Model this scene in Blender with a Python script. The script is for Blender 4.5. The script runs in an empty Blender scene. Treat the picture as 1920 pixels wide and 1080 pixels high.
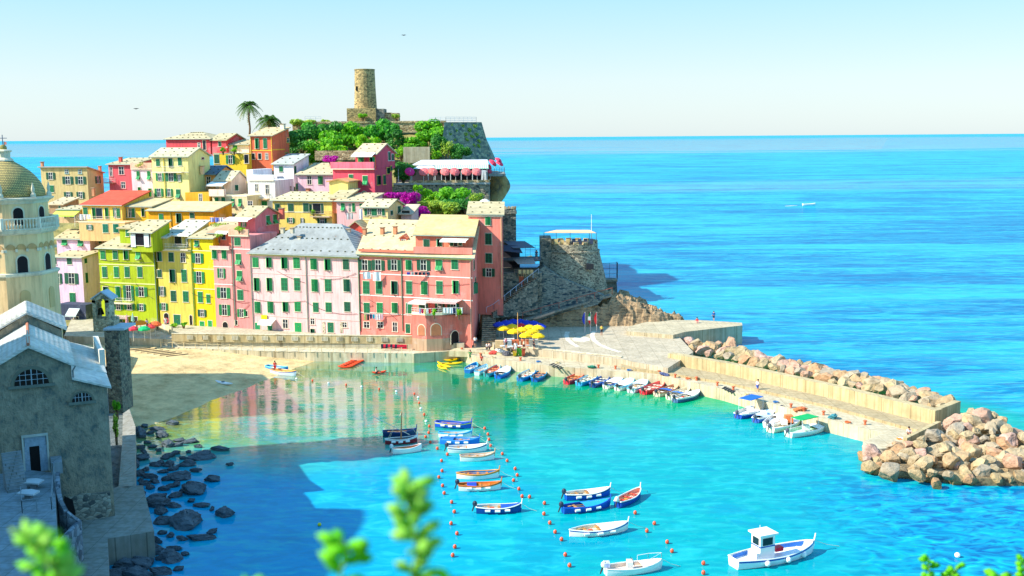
import bpy, math, random
from mathutils import Vector, Matrix, noise
R = math.radians
rnd = random.Random(7)
C = bpy.context.scene.collection
S = bpy.context.scene
# ------------------------------------------------------------------ camera
FP = 2000.0; PITCH = math.atan(283 / FP); ROLL = R(0.418); CAM = Vector((0, 0, 36.0))
fw = Vector((0, math.cos(PITCH), -math.sin(PITCH))); u0 = Vector((0, math.sin(PITCH), math.cos(PITCH))); r0 = Vector((1, 0, 0))
rt = r0 * math.cos(ROLL) - u0 * math.sin(ROLL); up = u0 * math.cos(ROLL) + r0 * math.sin(ROLL)
cd = bpy.data.cameras.new('camera'); cam = bpy.data.objects.new('camera', cd); C.objects.link(cam)
cd.lens = FP / 1920 * 36; cd.sensor_width = 36; cd.clip_start = 0.1; cd.clip_end = 200000
m3 = Matrix((rt, up, -fw)).transposed(); cam.matrix_world = Matrix.Translation(CAM) @ m3.to_4x4()
cd.dof.use_dof = True; cd.dof.focus_distance = 150; cd.dof.aperture_fstop = 1.6
S.camera = cam
# ------------------------------------------------------------------ light
SUN_AZ = R(15); SUN_EL = R(38)            # light travels towards +X, SUN_AZ turned to +Y
Ld = Vector((math.cos(SUN_AZ) * math.cos(SUN_EL), math.sin(SUN_AZ) * math.cos(SUN_EL), -math.sin(SUN_EL)))
sl = bpy.data.lights.new('sun', 'SUN'); sl.energy = 4.6; sl.angle = R(0.5); sl.color = (1.0, 0.93, 0.80)
so = bpy.data.objects.new('sun', sl); C.objects.link(so); so.rotation_euler = Ld.to_track_quat('-Z', 'Y').to_euler(); so.location = (-60, -30, 120)
w = bpy.data.worlds.new('World'); S.world = w; w.use_nodes = True
nt = w.node_tree; bg = nt.nodes['Background']; sky = nt.nodes.new('ShaderNodeTexSky'); sky.sky_type = 'NISHITA'
sky.sun_disc = False; sky.sun_elevation = SUN_EL
sdir = -Ld; sky.sun_rotation = math.atan2(sdir.x, sdir.y)
sky.altitude = 0; sky.air_density = 1.0; sky.dust_density = 0.6; sky.ozone_density = 2.5
tint = nt.nodes.new('ShaderNodeMix'); tint.data_type = 'RGBA'; tint.inputs[0].default_value = .8
tcw = nt.nodes.new('ShaderNodeTexCoord'); sxw = nt.nodes.new('ShaderNodeSeparateXYZ'); nt.links.new(tcw.outputs['Generated'], sxw.inputs[0]); rw = nt.nodes.new('ShaderNodeValToRGB'); nt.links.new(sxw.outputs[2], rw.inputs[0])
el = rw.color_ramp.elements; el.new(.5); el.new(.5); el.new(.5)
for i, (p_, c_) in enumerate(((0, (.305, .355, .370)), (.05, (.29, .355, .375)), (.15, (.14, .315, .385)), (.45, (.085, .27, .47)), (1, (.06, .22, .46)))): el[i].position = p_; el[i].color = (*c_, 1)
gn = nt.nodes.new('ShaderNodeVectorMath'); gn.operation = 'SCALE'; gn.inputs['Scale'].default_value = 10; nt.links.new(rw.outputs[0], gn.inputs[0])
nt.links.new(sky.outputs[0], tint.inputs[6]); nt.links.new(gn.outputs[0], tint.inputs[7]); nt.links.new(tint.outputs[2], bg.inputs[0]); bg.inputs[1].default_value = 0.15
S.view_settings.view_transform = 'Standard'; S.view_settings.look = 'None'; S.view_settings.exposure = 0.74; S.view_settings.gamma = 1
S.cycles.max_bounces = 5; S.cycles.diffuse_bounces = 2; S.cycles.glossy_bounces = 2

def ray(px, py): return fw * FP + rt * (px - 960) + up * (540 - py)
def Wp(px, py, Y):
    r = ray(px, py); return CAM + r * (Y / r.y)
def G(px, py, z=0.0):
    r = ray(px, py); return CAM + r * ((z - CAM.z) / r.z)
# ------------------------------------------------------------------ materials
def lin(c): return tuple(((x / 255) / 12.92 if x <= 10 else (((x / 255) + .055) / 1.055) ** 2.4) for x in c)
MATS = {}
def newmat(key):
    m = bpy.data.materials.new(key); m.use_nodes = True; n = m.node_tree; b = n.nodes['Principled BSDF']; return m, n, b
def nd(n, t, **k):
    x = n.nodes.new(t)
    for a, v in k.items():
        if a.startswith('i_'): x.inputs[a[2:].replace('_', ' ')].default_value = v
        else: setattr(x, a, v)
    return x
def mixc(n, fac, a, b, bl='MIX'):
    x = n.nodes.new('ShaderNodeMix'); x.data_type = 'RGBA'; x.blend_type = bl
    for s, v in ((0, fac), (6, a), (7, b)):
        if hasattr(v, 'links') or hasattr(v, 'is_linked'): n.links.new(v, x.inputs[s])
        else: x.inputs[s].default_value = v if s == 0 else (*v, 1)
    return x.outputs[2]
def ramp(n, src, stops, interp='LINEAR'):
    r = n.nodes.new('ShaderNodeValToRGB'); r.color_ramp.interpolation = interp
    e = r.color_ramp.elements
    while len(e) < len(stops): e.new(0.5)
    for i, (p, c) in enumerate(stops): e[i].position = p; e[i].color = (*c, 1) if len(c) == 3 else c
    n.links.new(src, r.inputs[0]); return r.outputs[0]
def sc(c, k): return tuple(max(0, min(1, x * k)) for x in c)
def paint(c, rough=.6, var=.12, scale=1.0, metal=0):
    key = ('p', c, rough, var, scale, metal)
    if key in MATS: return MATS[key]
    m, n, b = newmat('paint'); l = lin(c)
    tc = nd(n, 'ShaderNodeTexCoord'); no = nd(n, 'ShaderNodeTexNoise', i_Scale=scale, i_Detail=6.0)
    n.links.new(tc.outputs['Object'], no.inputs['Vector'])
    o = ramp(n, no.outputs[0], [(.3, sc(l, 1 - var)), (.7, sc(l, 1 + var))]); n.links.new(o, b.inputs['Base Color'])
    b.inputs['Roughness'].default_value = rough; b.inputs['Metallic'].default_value = metal
    MATS[key] = m; return m
def plaster(c, wear=.5):
    key = ('pl', c, wear)
    if key in MATS: return MATS[key]
    m, n, b = newmat('plaster'); l = sc(lin(c), .96)
    tc = nd(n, 'ShaderNodeTexCoord'); V = tc.outputs['Object']
    mp = nd(n, 'ShaderNodeMapping'); mp.inputs['Scale'].default_value = (1, 1, .35); n.links.new(V, mp.inputs[0])
    n1 = nd(n, 'ShaderNodeTexNoise', i_Scale=.55, i_Detail=8.0, i_Roughness=.65); n.links.new(mp.outputs[0], n1.inputs['Vector'])
    n2 = nd(n, 'ShaderNodeTexNoise', i_Scale=.22, i_Detail=9.0, i_Roughness=.7); n.links.new(V, n2.inputs['Vector'])
    a = ramp(n, n1.outputs[0], [(.32, sc(l, .80)), (.5, l), (.72, sc(l, 1.10))])
    mp2 = nd(n, 'ShaderNodeMapping'); mp2.inputs['Scale'].default_value = (2.2, 2.2, .16); n.links.new(V, mp2.inputs[0]); n4 = nd(n, 'ShaderNodeTexNoise', i_Scale=1.0, i_Detail=7.0, i_Roughness=.7); n.links.new(mp2.outputs[0], n4.inputs['Vector'])
    a = mixc(n, .75, a, ramp(n, n4.outputs[0], [(.36, (.70, .68, .66)), (.52, (1, 1, 1))]), 'MULTIPLY')
    g = tuple(x * .6 + .24 for x in l)
    f = ramp(n, n2.outputs[0], [(.57, (0, 0, 0)), (.63, (wear,) * 3)])
    o = mixc(n, f, a, g); n.links.new(o, b.inputs['Base Color'])
    b.inputs['Roughness'].default_value = .9
    bp = nd(n, 'ShaderNodeBump', i_Strength=.35, i_Distance=.05); n3 = nd(n, 'ShaderNodeTexNoise', i_Scale=3.0, i_Detail=8.0)
    n.links.new(V, n3.inputs['Vector']); n.links.new(n3.outputs[0], bp.inputs['Height']); n.links.new(bp.outputs[0], b.inputs['Normal'])
    MATS[key] = m; return m
def tiles(c, s=1.6):
    key = ('t', c, s)
    if key in MATS: return MATS[key]
    m, n, b = newmat('roof_tiles'); l = sc(lin(c), .85)
    tc = nd(n, 'ShaderNodeTexCoord'); mp = nd(n, 'ShaderNodeMapping'); mp.inputs['Scale'].default_value = (1, .8, 1.6); n.links.new(tc.outputs['Object'], mp.inputs[0])
    v = nd(n, 'ShaderNodeTexVoronoi', i_Scale=s); n.links.new(mp.outputs[0], v.inputs['Vector'])
    no = nd(n, 'ShaderNodeTexNoise', i_Scale=.35, i_Detail=8.0, i_Roughness=.7); n.links.new(tc.outputs['Object'], no.inputs['Vector'])
    a = ramp(n, no.outputs[0], [(.3, sc(l, .74)), (.55, l), (.75, sc(l, 1.15))])
    bwv = nd(n, 'ShaderNodeSeparateColor'); n.links.new(v.outputs['Color'], bwv.inputs[0]); o = mixc(n, .55, a, ramp(n, bwv.outputs[0], [(0, (.68, .66, .62)), (1, (1, 1, 1))]), 'MULTIPLY'); n.links.new(o, b.inputs['Base Color']); b.inputs['Roughness'].default_value = .85
    wv = nd(n, 'ShaderNodeTexWave', i_Scale=1.3, bands_direction='Z', i_Distortion=1.0); n.links.new(tc.outputs['Object'], wv.inputs['Vector'])
    bp = nd(n, 'ShaderNodeBump', i_Strength=.5, i_Distance=.06); n.links.new(wv.outputs[1], bp.inputs['Height']); n.links.new(bp.outputs[0], b.inputs['Normal'])
    MATS[key] = m; return m
def stone(c, c2=None, s=1.3, squash=1.8, key2=''):
    s = s * 2.3; key = ('s', c, c2, s, squash)
    if key in MATS: return MATS[key]
    m, n, b = newmat('stone'); l = lin(c); l2 = lin(c2) if c2 else sc(l, .45)
    tc = nd(n, 'ShaderNodeTexCoord'); mp = nd(n, 'ShaderNodeMapping'); mp.inputs['Scale'].default_value = (1, 1, squash); n.links.new(tc.outputs['Object'], mp.inputs[0])
    v = nd(n, 'ShaderNodeTexVoronoi', i_Scale=s); n.links.new(mp.outputs[0], v.inputs['Vector'])
    v2 = nd(n, 'ShaderNodeTexVoronoi', feature='DISTANCE_TO_EDGE', i_Scale=s); n.links.new(mp.outputs[0], v2.inputs['Vector'])
    bw = nd(n, 'ShaderNodeSeparateColor'); n.links.new(v.outputs['Color'], bw.inputs[0])
    a = ramp(n, bw.outputs[0], [(0, l2), (.45, sc(l, .85)), (1, sc(l, 1.25))])
    no = nd(n, 'ShaderNodeTexNoise', i_Scale=.3, i_Detail=8.0, i_Roughness=.7); n.links.new(tc.outputs['Object'], no.inputs['Vector'])
    a = mixc(n, .5, a, ramp(n, no.outputs[0], [(.35, (.45, .42, .40)), (.65, (1, 1, 1))]), 'MULTIPLY')
    e = ramp(n, v2.outputs[0], [(0, (.7, .7, .7)), (.07, (0, 0, 0))])
    o = mixc(n, e, a, sc(l2, .6)); n.links.new(o, b.inputs['Base Color']); b.inputs['Roughness'].default_value = .95
    bp = nd(n, 'ShaderNodeBump', i_Strength=.8, i_Distance=.15); n.links.new(v2.outputs[0], bp.inputs['Height']); n.links.new(bp.outputs[0], b.inputs['Normal'])
    MATS[key] = m; return m
def rock(c, c2, s=.5, layered=2.5, tilt=.3):
    key = ('r', c, c2, s, layered)
    if key in MATS: return MATS[key]
    m, n, b = newmat('rock'); l = lin(c); l2 = lin(c2)
    tc = nd(n, 'ShaderNodeTexCoord'); mp = nd(n, 'ShaderNodeMapping'); mp.inputs['Scale'].default_value = (1, 1, layered); mp.inputs['Rotation'].default_value = (0, tilt, .3)
    n.links.new(tc.outputs['Object'], mp.inputs[0])
    n1 = nd(n, 'ShaderNodeTexNoise', i_Scale=s, i_Detail=12.0, i_Roughness=.72); n.links.new(mp.outputs[0], n1.inputs['Vector'])
    o = ramp(n, n1.outputs[0], [(.34, l2), (.5, l), (.68, sc(l, 1.35))]); n.links.new(o, b.inputs['Base Color']); b.inputs['Roughness'].default_value = .95
    bp = nd(n, 'ShaderNodeBump', i_Strength=1.0, i_Distance=.5); n.links.new(n1.outputs[0], bp.inputs['Height']); n.links.new(bp.outputs[0], b.inputs['Normal'])
    MATS[key] = m; return m
def stripes(c1, c2, s=3.0, d='X'):
    key = ('st', c1, c2, s, d)
    if key in MATS: return MATS[key]
    m, n, b = newmat('striped_cloth'); tc = nd(n, 'ShaderNodeTexCoord'); wv = nd(n, 'ShaderNodeTexWave', i_Scale=s, bands_direction=d)
    n.links.new(tc.outputs['Object'], wv.inputs['Vector']); o = ramp(n, wv.outputs[1], [(.49, lin(c1)), (.51, lin(c2))])
    n.links.new(o, b.inputs['Base Color']); b.inputs['Roughness'].default_value = .9
    MATS[key] = m; return m
def leafm(c, c2):
    key = ('l', c, c2)
    if key in MATS: return MATS[key]
    m, n, b = newmat('leaves'); g = nd(n, 'ShaderNodeNewGeometry')
    tc = nd(n, 'ShaderNodeTexCoord'); no = nd(n, 'ShaderNodeTexNoise', i_Scale=.9, i_Detail=3.0); n.links.new(tc.outputs['Object'], no.inputs['Vector'])
    a = mixc(n, g.outputs['Random Per Island'], lin(c), lin(c2)); n.links.new(mixc(n, .4, a, ramp(n, no.outputs[0], [(.35, lin(c2)), (.65, lin(c))])), b.inputs['Base Color'])
    b.inputs['Roughness'].default_value = .6
    tr = nd(n, 'ShaderNodeBsdfTranslucent'); n.links.new(a, tr.inputs[0]); mx = nd(n, 'ShaderNodeMixShader'); mx.inputs[0].default_value = .42
    n.links.new(b.outputs[0], mx.inputs[1]); n.links.new(tr.outputs[0], mx.inputs[2]); n.links.new(mx.outputs[0], n.nodes['Material Output'].inputs[0])
    MATS[key] = m; return m
def glassm():
    key = 'glass'
    if key in MATS: return MATS[key]
    m, n, b = newmat('window_glass'); b.inputs['Base Color'].default_value = (.012, .02, .028, 1); b.inputs['Roughness'].default_value = .12; MATS[key] = m; return m
WHITE = (238, 236, 228); GREEN = (0, 150, 78); DGREEN = (0, 104, 70); CREAM = (236, 218, 178); SLATE = (172, 178, 176); DARK = (14, 14, 18)
TRIM = (228, 214, 190); CONC = (216, 200, 160); CONC2 = (196, 180, 140)
# ------------------------------------------------------------------ mesh builder
ORG = {}
ORDN = 'first second third fourth fifth sixth seventh eighth ninth tenth eleventh twelfth thirteenth fourteenth fifteenth sixteenth seventeenth eighteenth nineteenth twentieth'.split()
def ordn(i): return ORDN[i] if i < 20 else '%d%s' % (i + 1, 'th' if (i + 1) % 10 > 3 or (i + 1) % 10 == 0 else ('st', 'nd', 'rd')[(i + 1) % 10 - 1])
class MB:
    def __init__(s): s.v = []; s.f = []; s.m = []; s.mats = []
    def add(s, vs, fs, mat):
        if mat not in s.mats: s.mats.append(mat)
        k = s.mats.index(mat); o = len(s.v); s.v += [Vector(v) for v in vs]
        for f in fs: s.f.append([i + o for i in f]); s.m.append(k)
        return s
    def box(s, c, sz, mat, d=None, tilt=None):
        c = Vector(c); hx, hy, hz = sz[0] / 2, sz[1] / 2, sz[2] / 2
        d = Vector((d.x, d.y, 0)).normalized() if d is not None else Vector((1, 0, 0)); e = Vector((-d.y, d.x, 0)); k = Vector((0, 0, 1))
        vs = [c + d * (a * hx) + e * (b * hy) + k * (g * hz) for g in (-1, 1) for b in (-1, 1) for a in (-1, 1)]
        return s.add(vs, [(0, 2, 3, 1), (4, 5, 7, 6), (0, 1, 5, 4), (2, 6, 7, 3), (0, 4, 6, 2), (1, 3, 7, 5)], mat)
    def slab(s, q, t, mat, dirv=Vector((0, 0, -1))):        # thick sheet under polygon q
        n = len(q); q = [Vector(p) for p in q]; lo = [p + dirv * t for p in q]
        return s.add(q + lo, [tuple(range(n)), tuple(range(2 * n - 1, n - 1, -1))] + [(i, i + n, (i + 1) % n + n, (i + 1) % n) for i in range(n)], mat)
    def tube(s, p, q, r, r2=None, n=8, mat=None, cap=True):
        p = Vector(p); q = Vector(q); r2 = r if r2 is None else r2; a = (q - p).normalized()
        b = a.cross(Vector((0, 0, 1)) if abs(a.z) < .9 else Vector((1, 0, 0))).normalized(); c = a.cross(b)
        vs = []
        for P, rr in ((p, r), (q, r2)):
            for i in range(n): t = 2 * math.pi * i / n; vs.append(P + (b * math.cos(t) + c * math.sin(t)) * rr)
        fs = [(i, (i + 1) % n, (i + 1) % n + n, i + n) for i in range(n)]
        if cap: fs += [tuple(range(n - 1, -1, -1)), tuple(range(n, 2 * n))]
        return s.add(vs, fs, mat)
    def path(s, pts, r, mat, n=6):
        for a, b in zip(pts, pts[1:]): s.tube(a, b, r, r, n, mat)
        return s
    def lathe(s, c, prof, n, mat, ph=0.0, ax=None):       # prof (radius, z)
        c = Vector(c); vs = []; fs = []
        for (r, z) in prof:
            for i in range(n): t = 2 * math.pi * i / n + ph; vs.append(c + Vector((r * math.cos(t), r * math.sin(t), z)))
        for j in range(len(prof) - 1):
            for i in range(n): fs.append((j * n + i, j * n + (i + 1) % n, (j + 1) * n + (i + 1) % n, (j + 1) * n + i))
        fs += [tuple(range(n - 1, -1, -1)), tuple(range((len(prof) - 1) * n, len(prof) * n))]
        return s.add(vs, fs, mat)
    def ball(s, c, r, mat, n=10, m=6):
        rx, ry, rz = (r, r, r) if not hasattr(r, '__len__') else r
        c = Vector(c); vs = [c + Vector((0, 0, -rz))]; fs = []
        for j in range(1, m):
            a = math.pi * j / m - math.pi / 2
            for i in range(n): t = 2 * math.pi * i / n; vs.append(c + Vector((rx * math.cos(a) * math.cos(t), ry * math.cos(a) * math.sin(t), rz * math.sin(a))))
        vs.append(c + Vector((0, 0, rz))); L = len(vs) - 1
        for i in range(n): fs.append((0, 1 + (i + 1) % n, 1 + i)); fs.append((L, 1 + (m - 2) * n + i, 1 + (m - 2) * n + (i + 1) % n))
        for j in range(m - 2):
            for i in range(n): fs.append((1 + j * n + i, 1 + j * n + (i + 1) % n, 1 + (j + 1) * n + (i + 1) % n, 1 + (j + 1) * n + i))
        return s.add(vs, fs, mat)
    def build(s, name, parent=None, smooth=False, org=None):
        me = bpy.data.meshes.new(name)
        if parent is not None: o0 = ORG[parent.name]
        elif org is not None: o0 = Vector(org)
        else:
            n = len(s.v); o0 = Vector((sum(v.x for v in s.v) / n, sum(v.y for v in s.v) / n, min(v.z for v in s.v)))
        me.from_pydata([v - o0 for v in s.v], [], s.f)
        for m in s.mats: me.materials.append(m)
        me.polygons.foreach_set('material_index', s.m)
        if smooth: me.polygons.foreach_set('use_smooth', [True] * len(s.f))
        me.update(); o = bpy.data.objects.new(name, me); C.objects.link(o)
        if parent is not None: o.parent = parent
        else: o.location = o0
        ORG[o.name] = o0; return o
def tag(o, label=None, cat=None, group=None, kind=None):
    if label: o['label'] = label
    if cat: o['category'] = cat
    if group: o['group'] = group
    if kind: o['kind'] = kind
    return o
def thing(name, label, cat, loc, group=None):
    o = bpy.data.objects.new(name, None); C.objects.link(o); o.location = Vector(loc); o.empty_display_size = .3
    ORG[o.name] = Vector(loc); return tag(o, label, cat, group)
def struct(o, label=None): return tag(o, label, None, None, 'structure')
def vnoise(p, s): return noise.noise(Vector(p) * s)
def smooth(a, b, x):
    t = max(0, min(1, (x - a) / (b - a))); return t * t * (3 - 2 * t)
# ------------------------------------------------------------------ terrain functions
WL0 = G(602, 672, 0); WL1 = G(262, 806, 0); _d = (WL1 - WL0).normalized(); WN = Vector((-_d.y, _d.x, 0))
if WN.dot(Vector((1, -1, 0))) < 0: WN = -WN           # points from the sand to the water
def wdist(X, Y): return (Vector((X, Y, 0)) - WL0).dot(WN)
def hill_z(X, Y):
    t = max(0, min(1, (Y - 200) / 57)); z = 2.4 + 34.5 * t
    wst = 1 - .45 * smooth(-52, -84, X)
    z = 2.4 + (z - 2.4) * wst
    edge = -6.0 - 5.0 * smooth(222, 238, Y) + 1.0 * vnoise((X, Y, 0), .12)
    e = smooth(edge + 4, edge, X)
    z = -6 + (z + 6) * e
    z *= 1 - smooth(286, 312, Y) * 1.2
    if t > .05: z += 1.1 * vnoise((X, Y, 3), .13) + .4 * vnoise((X, Y, 8), .5)
    return z
def rock_z(X, Y):
    h = 7.6 - 5.0 * smooth(15, 34, X)
    f = smooth(183.2, 188.5, Y) * smooth(209 - max(0, X - 10) * .35, 200 - max(0, X - 10) * .3, Y) * smooth(37, 30, X) * smooth(-8, -4, X)
    n_ = 1.2 * vnoise((X, Y, 0), .22) + 1.2 * vnoise((X * 1.0, Y, 4), .6) + .7 * vnoise((X, Y, 9), 1.4)
    z = -3 + (h + 3) * f + n_ * 1.2 * f
    tl = .24 * X + .1 * Y; q = (z + tl) / .75; return (math.floor(q) + smooth(.3, .7, q - math.floor(q))) * .75 - tl
def near_z(X, Y):
    z = 34.4 - .53 * Y if Y > 0 else 34.4 - .1 * Y
    z -= .35 * max(0, X - 3)
    rg = 49.0 - 3 * smooth(60, 20, Y) + 2.5 * vnoise((X, Y, 0), .08)
    k = smooth(-50, -76, X) * smooth(93, 84, Y + .12 * (X + 76)) * smooth(-10, 30, Y)
    z = z * (1 - k) + rg * k
    z += .8 * vnoise((X, Y, 5), .15) * smooth(3, 15, Y)
    return max(z, -4)
def grid(name, x0, x1, y0, y1, st, fn, mat, smoothed=True):
    nx = int((x1 - x0) / st) + 1; ny = int((y1 - y0) / st) + 1; vs = []; fs = []
    for j in range(ny):
        for i in range(nx): X = x0 + i * st; Y = y0 + j * st; vs.append((X, Y, fn(X, Y)))
    for j in range(ny - 1):
        for i in range(nx - 1): a = j * nx + i; fs.append((a, a + 1, a + nx + 1, a + nx))
    return MB().add(vs, fs, mat).build(name, smooth=smoothed, org=(0, 0, 0))
# ------------------------------------------------------------------ water
def water_mat():
    m, n, b = newmat('sea_water'); g = nd(n, 'ShaderNodeNewGeometry'); P = g.outputs['Position']
    def dotp(v, off):
        x = nd(n, 'ShaderNodeVectorMath', operation='DOT_PRODUCT'); n.links.new(P, x.inputs[0]); x.inputs[1].default_value = v
        y = nd(n, 'ShaderNodeMath', operation='ADD'); n.links.new(x.outputs['Value'], y.inputs[0]); y.inputs[1].default_value = off; return y.outputs[0]
    def mr(src, a, b_, c=0., d=1.):
        x = nd(n, 'ShaderNodeMapRange', interpolation_type='SMOOTHSTEP'); n.links.new(src, x.inputs[0])
        for i, v in enumerate((a, b_, c, d)): x.inputs[i + 1].default_value = v
        return x.outputs[0]
    def mul(a, b_):
        x = nd(n, 'ShaderNodeMath', operation='MULTIPLY')
        for i, v in enumerate((a, b_)):
            if isinstance(v, float): x.inputs[i].default_value = v
            else: n.links.new(v, x.inputs[i])
        return x.outputs[0]
    def addm(a, b_, op='ADD'):
        x = nd(n, 'ShaderNodeMath', operation=op)
        for i, v in enumerate((a, b_)):
            if isinstance(v, float): x.inputs[i].default_value = v
            else: n.links.new(v, x.inputs[i])
        return x.outputs[0]
    def nz(s, det=5.0, dist=0.0, scl=(1, 1, 1)):
        mp = nd(n, 'ShaderNodeMapping'); mp.inputs['Scale'].default_value = scl; n.links.new(P, mp.inputs[0])
        x = nd(n, 'ShaderNodeTexNoise', i_Scale=s, i_Detail=det, i_Distortion=dist); n.links.new(mp.outputs[0], x.inputs['Vector']); return x.outputs[0]
    d = dotp(tuple(WN), -WL0.dot(WN))
    dn = addm(d, mul(addm(nz(.06, 4), -.5), 16.0))
    shore = nd(n, 'ShaderNodeMapRange'); n.links.new(dn, shore.inputs[0]); shore.inputs[1].default_value = -2; shore.inputs[2].default_value = 78
    T = (0.0, .35, .39)
    col = ramp(n, shore.outputs[0], [(0, (.36, .28, .06)), (.07, (.24, .32, .07)), (.16, (.10, .34, .13)), (.36, (.03, .38, .22)), (.58, (.0, .38, .36)), (.78, T)])
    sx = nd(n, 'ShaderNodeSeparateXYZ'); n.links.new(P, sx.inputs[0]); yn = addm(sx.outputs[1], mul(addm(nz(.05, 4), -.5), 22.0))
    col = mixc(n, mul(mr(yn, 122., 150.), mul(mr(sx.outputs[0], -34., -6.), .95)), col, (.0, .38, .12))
    col = mixc(n, mul(mr(yn, 124., 108.), mr(sx.outputs[0], 6., -14.)), col, (.0, .33, .58))  # shade of the lower left water deepened by a bluer base colour
    # weed and pale sand patches on the harbour floor, plus painted fine caustic-like light
    w1 = nz(.09, 8, .9); col = mixc(n, mul(mr(w1, .54, .62), .45), col, (.0, .27, .46)); w3 = nz(.5, 9, 1.0, (1, 1.6, 1)); col = mixc(n, mul(mr(w3, .52, .66), .30), col, (.03, .56, .50)); col = mixc(n, mul(mr(w3, .46, .34), .30), col, (.0, .26, .38))
    w2 = nz(.16, 5, .4); col = mixc(n, mul(mr(w2, .58, .70), .35), col, (.02, .55, .62))
    # harbour mouth, patchy deep and weedy water
    mouth = mul(mr(sx.outputs[0], 20., 40.), mr(sx.outputs[1], 122., 100.))
    mcol = ramp(n, nz(.34, 10, 1.8, (1, 1.7, 1)), [(.38, (.0, .12, .34)), (.48, (.0, .24, .46)), (.58, (.0, .34, .50)), (.66, (.0, .46, .42)), (.76, (.10, .62, .40))])
    col = mixc(n, mouth, col, mcol)
    # open sea beyond the breakwater
    p1 = G(1262, 672, 0); p2 = G(1800, 785, 0); e = (p2 - p1).normalized(); q = Vector((-e.y, e.x, 0))
    if q.y < 0: q = -q
    o1 = dotp(tuple(q), -p1.dot(q)); o2 = mr(sx.outputs[1], 196., 206.)
    outm = addm(mr(o1, 2., 14.), o2, 'MAXIMUM')
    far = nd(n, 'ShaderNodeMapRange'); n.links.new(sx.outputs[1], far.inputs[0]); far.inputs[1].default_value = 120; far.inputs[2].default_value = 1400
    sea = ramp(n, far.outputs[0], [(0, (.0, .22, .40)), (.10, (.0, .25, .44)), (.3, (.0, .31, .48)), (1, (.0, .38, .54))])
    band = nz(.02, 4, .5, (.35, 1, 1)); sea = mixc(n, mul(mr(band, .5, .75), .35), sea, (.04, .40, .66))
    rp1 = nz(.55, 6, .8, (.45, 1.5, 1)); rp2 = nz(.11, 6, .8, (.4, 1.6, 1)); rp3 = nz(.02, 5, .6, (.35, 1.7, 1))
    for r_, k_ in ((rp1, .55), (rp2, .5), (rp3, .45)): sea = mixc(n, mul(mr(r_, .50, .62), k_), sea, (.03, .50, .66)); sea = mixc(n, mul(mr(r_, .48, .38), k_), sea, (.0, .14, .36))  # light and dark of the ripples painted into the sea colour
    col = mixc(n, mul(mr(rp1, .50, .66), .28), col, (.03, .58, .56)); col = mixc(n, mul(mr(rp1, .48, .36), .28), col, (.0, .22, .34))  # the same painted ripple light and dark over the harbour colour
    col = mixc(n, mul(mul(mr(yn, 124., 146.), mr(dn, 18., 34.)), .72), col, (.0, .36, .12))
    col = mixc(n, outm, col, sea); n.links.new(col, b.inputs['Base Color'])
    b.inputs['Roughness'].default_value = .05; b.inputs['IOR'].default_value = 1.33; lg = nd(n, 'ShaderNodeMath', operation='LOGARITHM'); n.links.new(sx.outputs[1], lg.inputs[0]); lg.inputs[1].default_value = 10.0
    jit = mul(addm(nz(.0016, 5, .6, (.25, 1, 1)), -.5), .9); lj = addm(lg.outputs[0], jit)
    slick = addm(mul(mr(lj, 3.30, 3.42), mr(lj, 4.15, 3.95)), mul(mul(mr(lj, 2.85, 2.92), mr(lj, 3.02, 2.95)), .5), 'MAXIMUM')
    n.links.new(addm(mr(outm, 0., 1., .75, .16), mul(mul(slick, outm), .55)), b.inputs['Specular IOR Level'])
    # ripples: strong near, calmer where they fall below a pixel
    h1 = nz(.9, 4, .5, (.7, 1.25, 1)); h2 = nz(.24, 3, .3, (.6, 1.5, 1)); h3 = nz(.05, 3, .2, (.5, 1.6, 1))
    h = addm(addm(mul(h1, .42), mul(h2, .8)), mul(mul(h3, 1.6), outm))
    amp = addm(mul(mr(dn, 30., 80., .10, .30), addm(1.0, outm, 'SUBTRACT')), outm)
    amp = mul(amp, mr(lg.outputs[0], 3.5, 2.9, .04, 1.)); bp = nd(n, 'ShaderNodeBump', i_Distance=.42); n.links.new(amp, bp.inputs['Strength'])
    n.links.new(h, bp.inputs['Height']); n.links.new(bp.outputs[0], b.inputs['Normal'])
    # rough water never mirrors the sky fully at grazing angles: diffuse body colour under a capped Fresnel gloss
    df = nd(n, 'ShaderNodeBsdfDiffuse'); n.links.new(col, df.inputs[0]); gl = nd(n, 'ShaderNodeBsdfGlossy', i_Roughness=.06); n.links.new(bp.outputs[0], gl.inputs['Normal']); n.links.new(bp.outputs[0], df.inputs['Normal'])
    fr = nd(n, 'ShaderNodeFresnel', i_IOR=1.33); n.links.new(bp.outputs[0], fr.inputs['Normal'])
    cap = addm(mr(outm, 0., 1., .62, .15), mul(mul(slick, outm), .34))
    cp_ = nd(n, 'ShaderNodeMath', operation='MINIMUM'); n.links.new(mul(mul(fr.outputs[0], mr(outm, 0., 1., 1., .8)), addm(.55, mul(mr(dn, 25., 75., 1.75, .0), mr(yn, 112., 128.)))), cp_.inputs[0]); n.links.new(cap, cp_.inputs[1])
    ms_ = nd(n, 'ShaderNodeMixShader'); n.links.new(cp_.outputs[0], ms_.inputs[0]); n.links.new(df.outputs[0], ms_.inputs[1]); n.links.new(gl.outputs[0], ms_.inputs[2]); n.links.new(ms_.outputs[0], n.nodes['Material Output'].inputs[0])
    return m
sxs = [-90000, -20000, -5000, -1200, -300, 0, 300, 1200, 5000, 20000, 90000]; sys_ = [-2000, 0, 200, 500, 1200, 2500, 5000, 10000, 20000, 45000, 120000]
struct(MB().add([(x, y, 0) for y in sys_ for x in sxs], [(j * 11 + i, j * 11 + i + 1, j * 11 + i + 12, j * 11 + i + 11) for j in range(10) for i in range(10)], water_mat()).build('sea', org=(0, 0, 0)))
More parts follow.
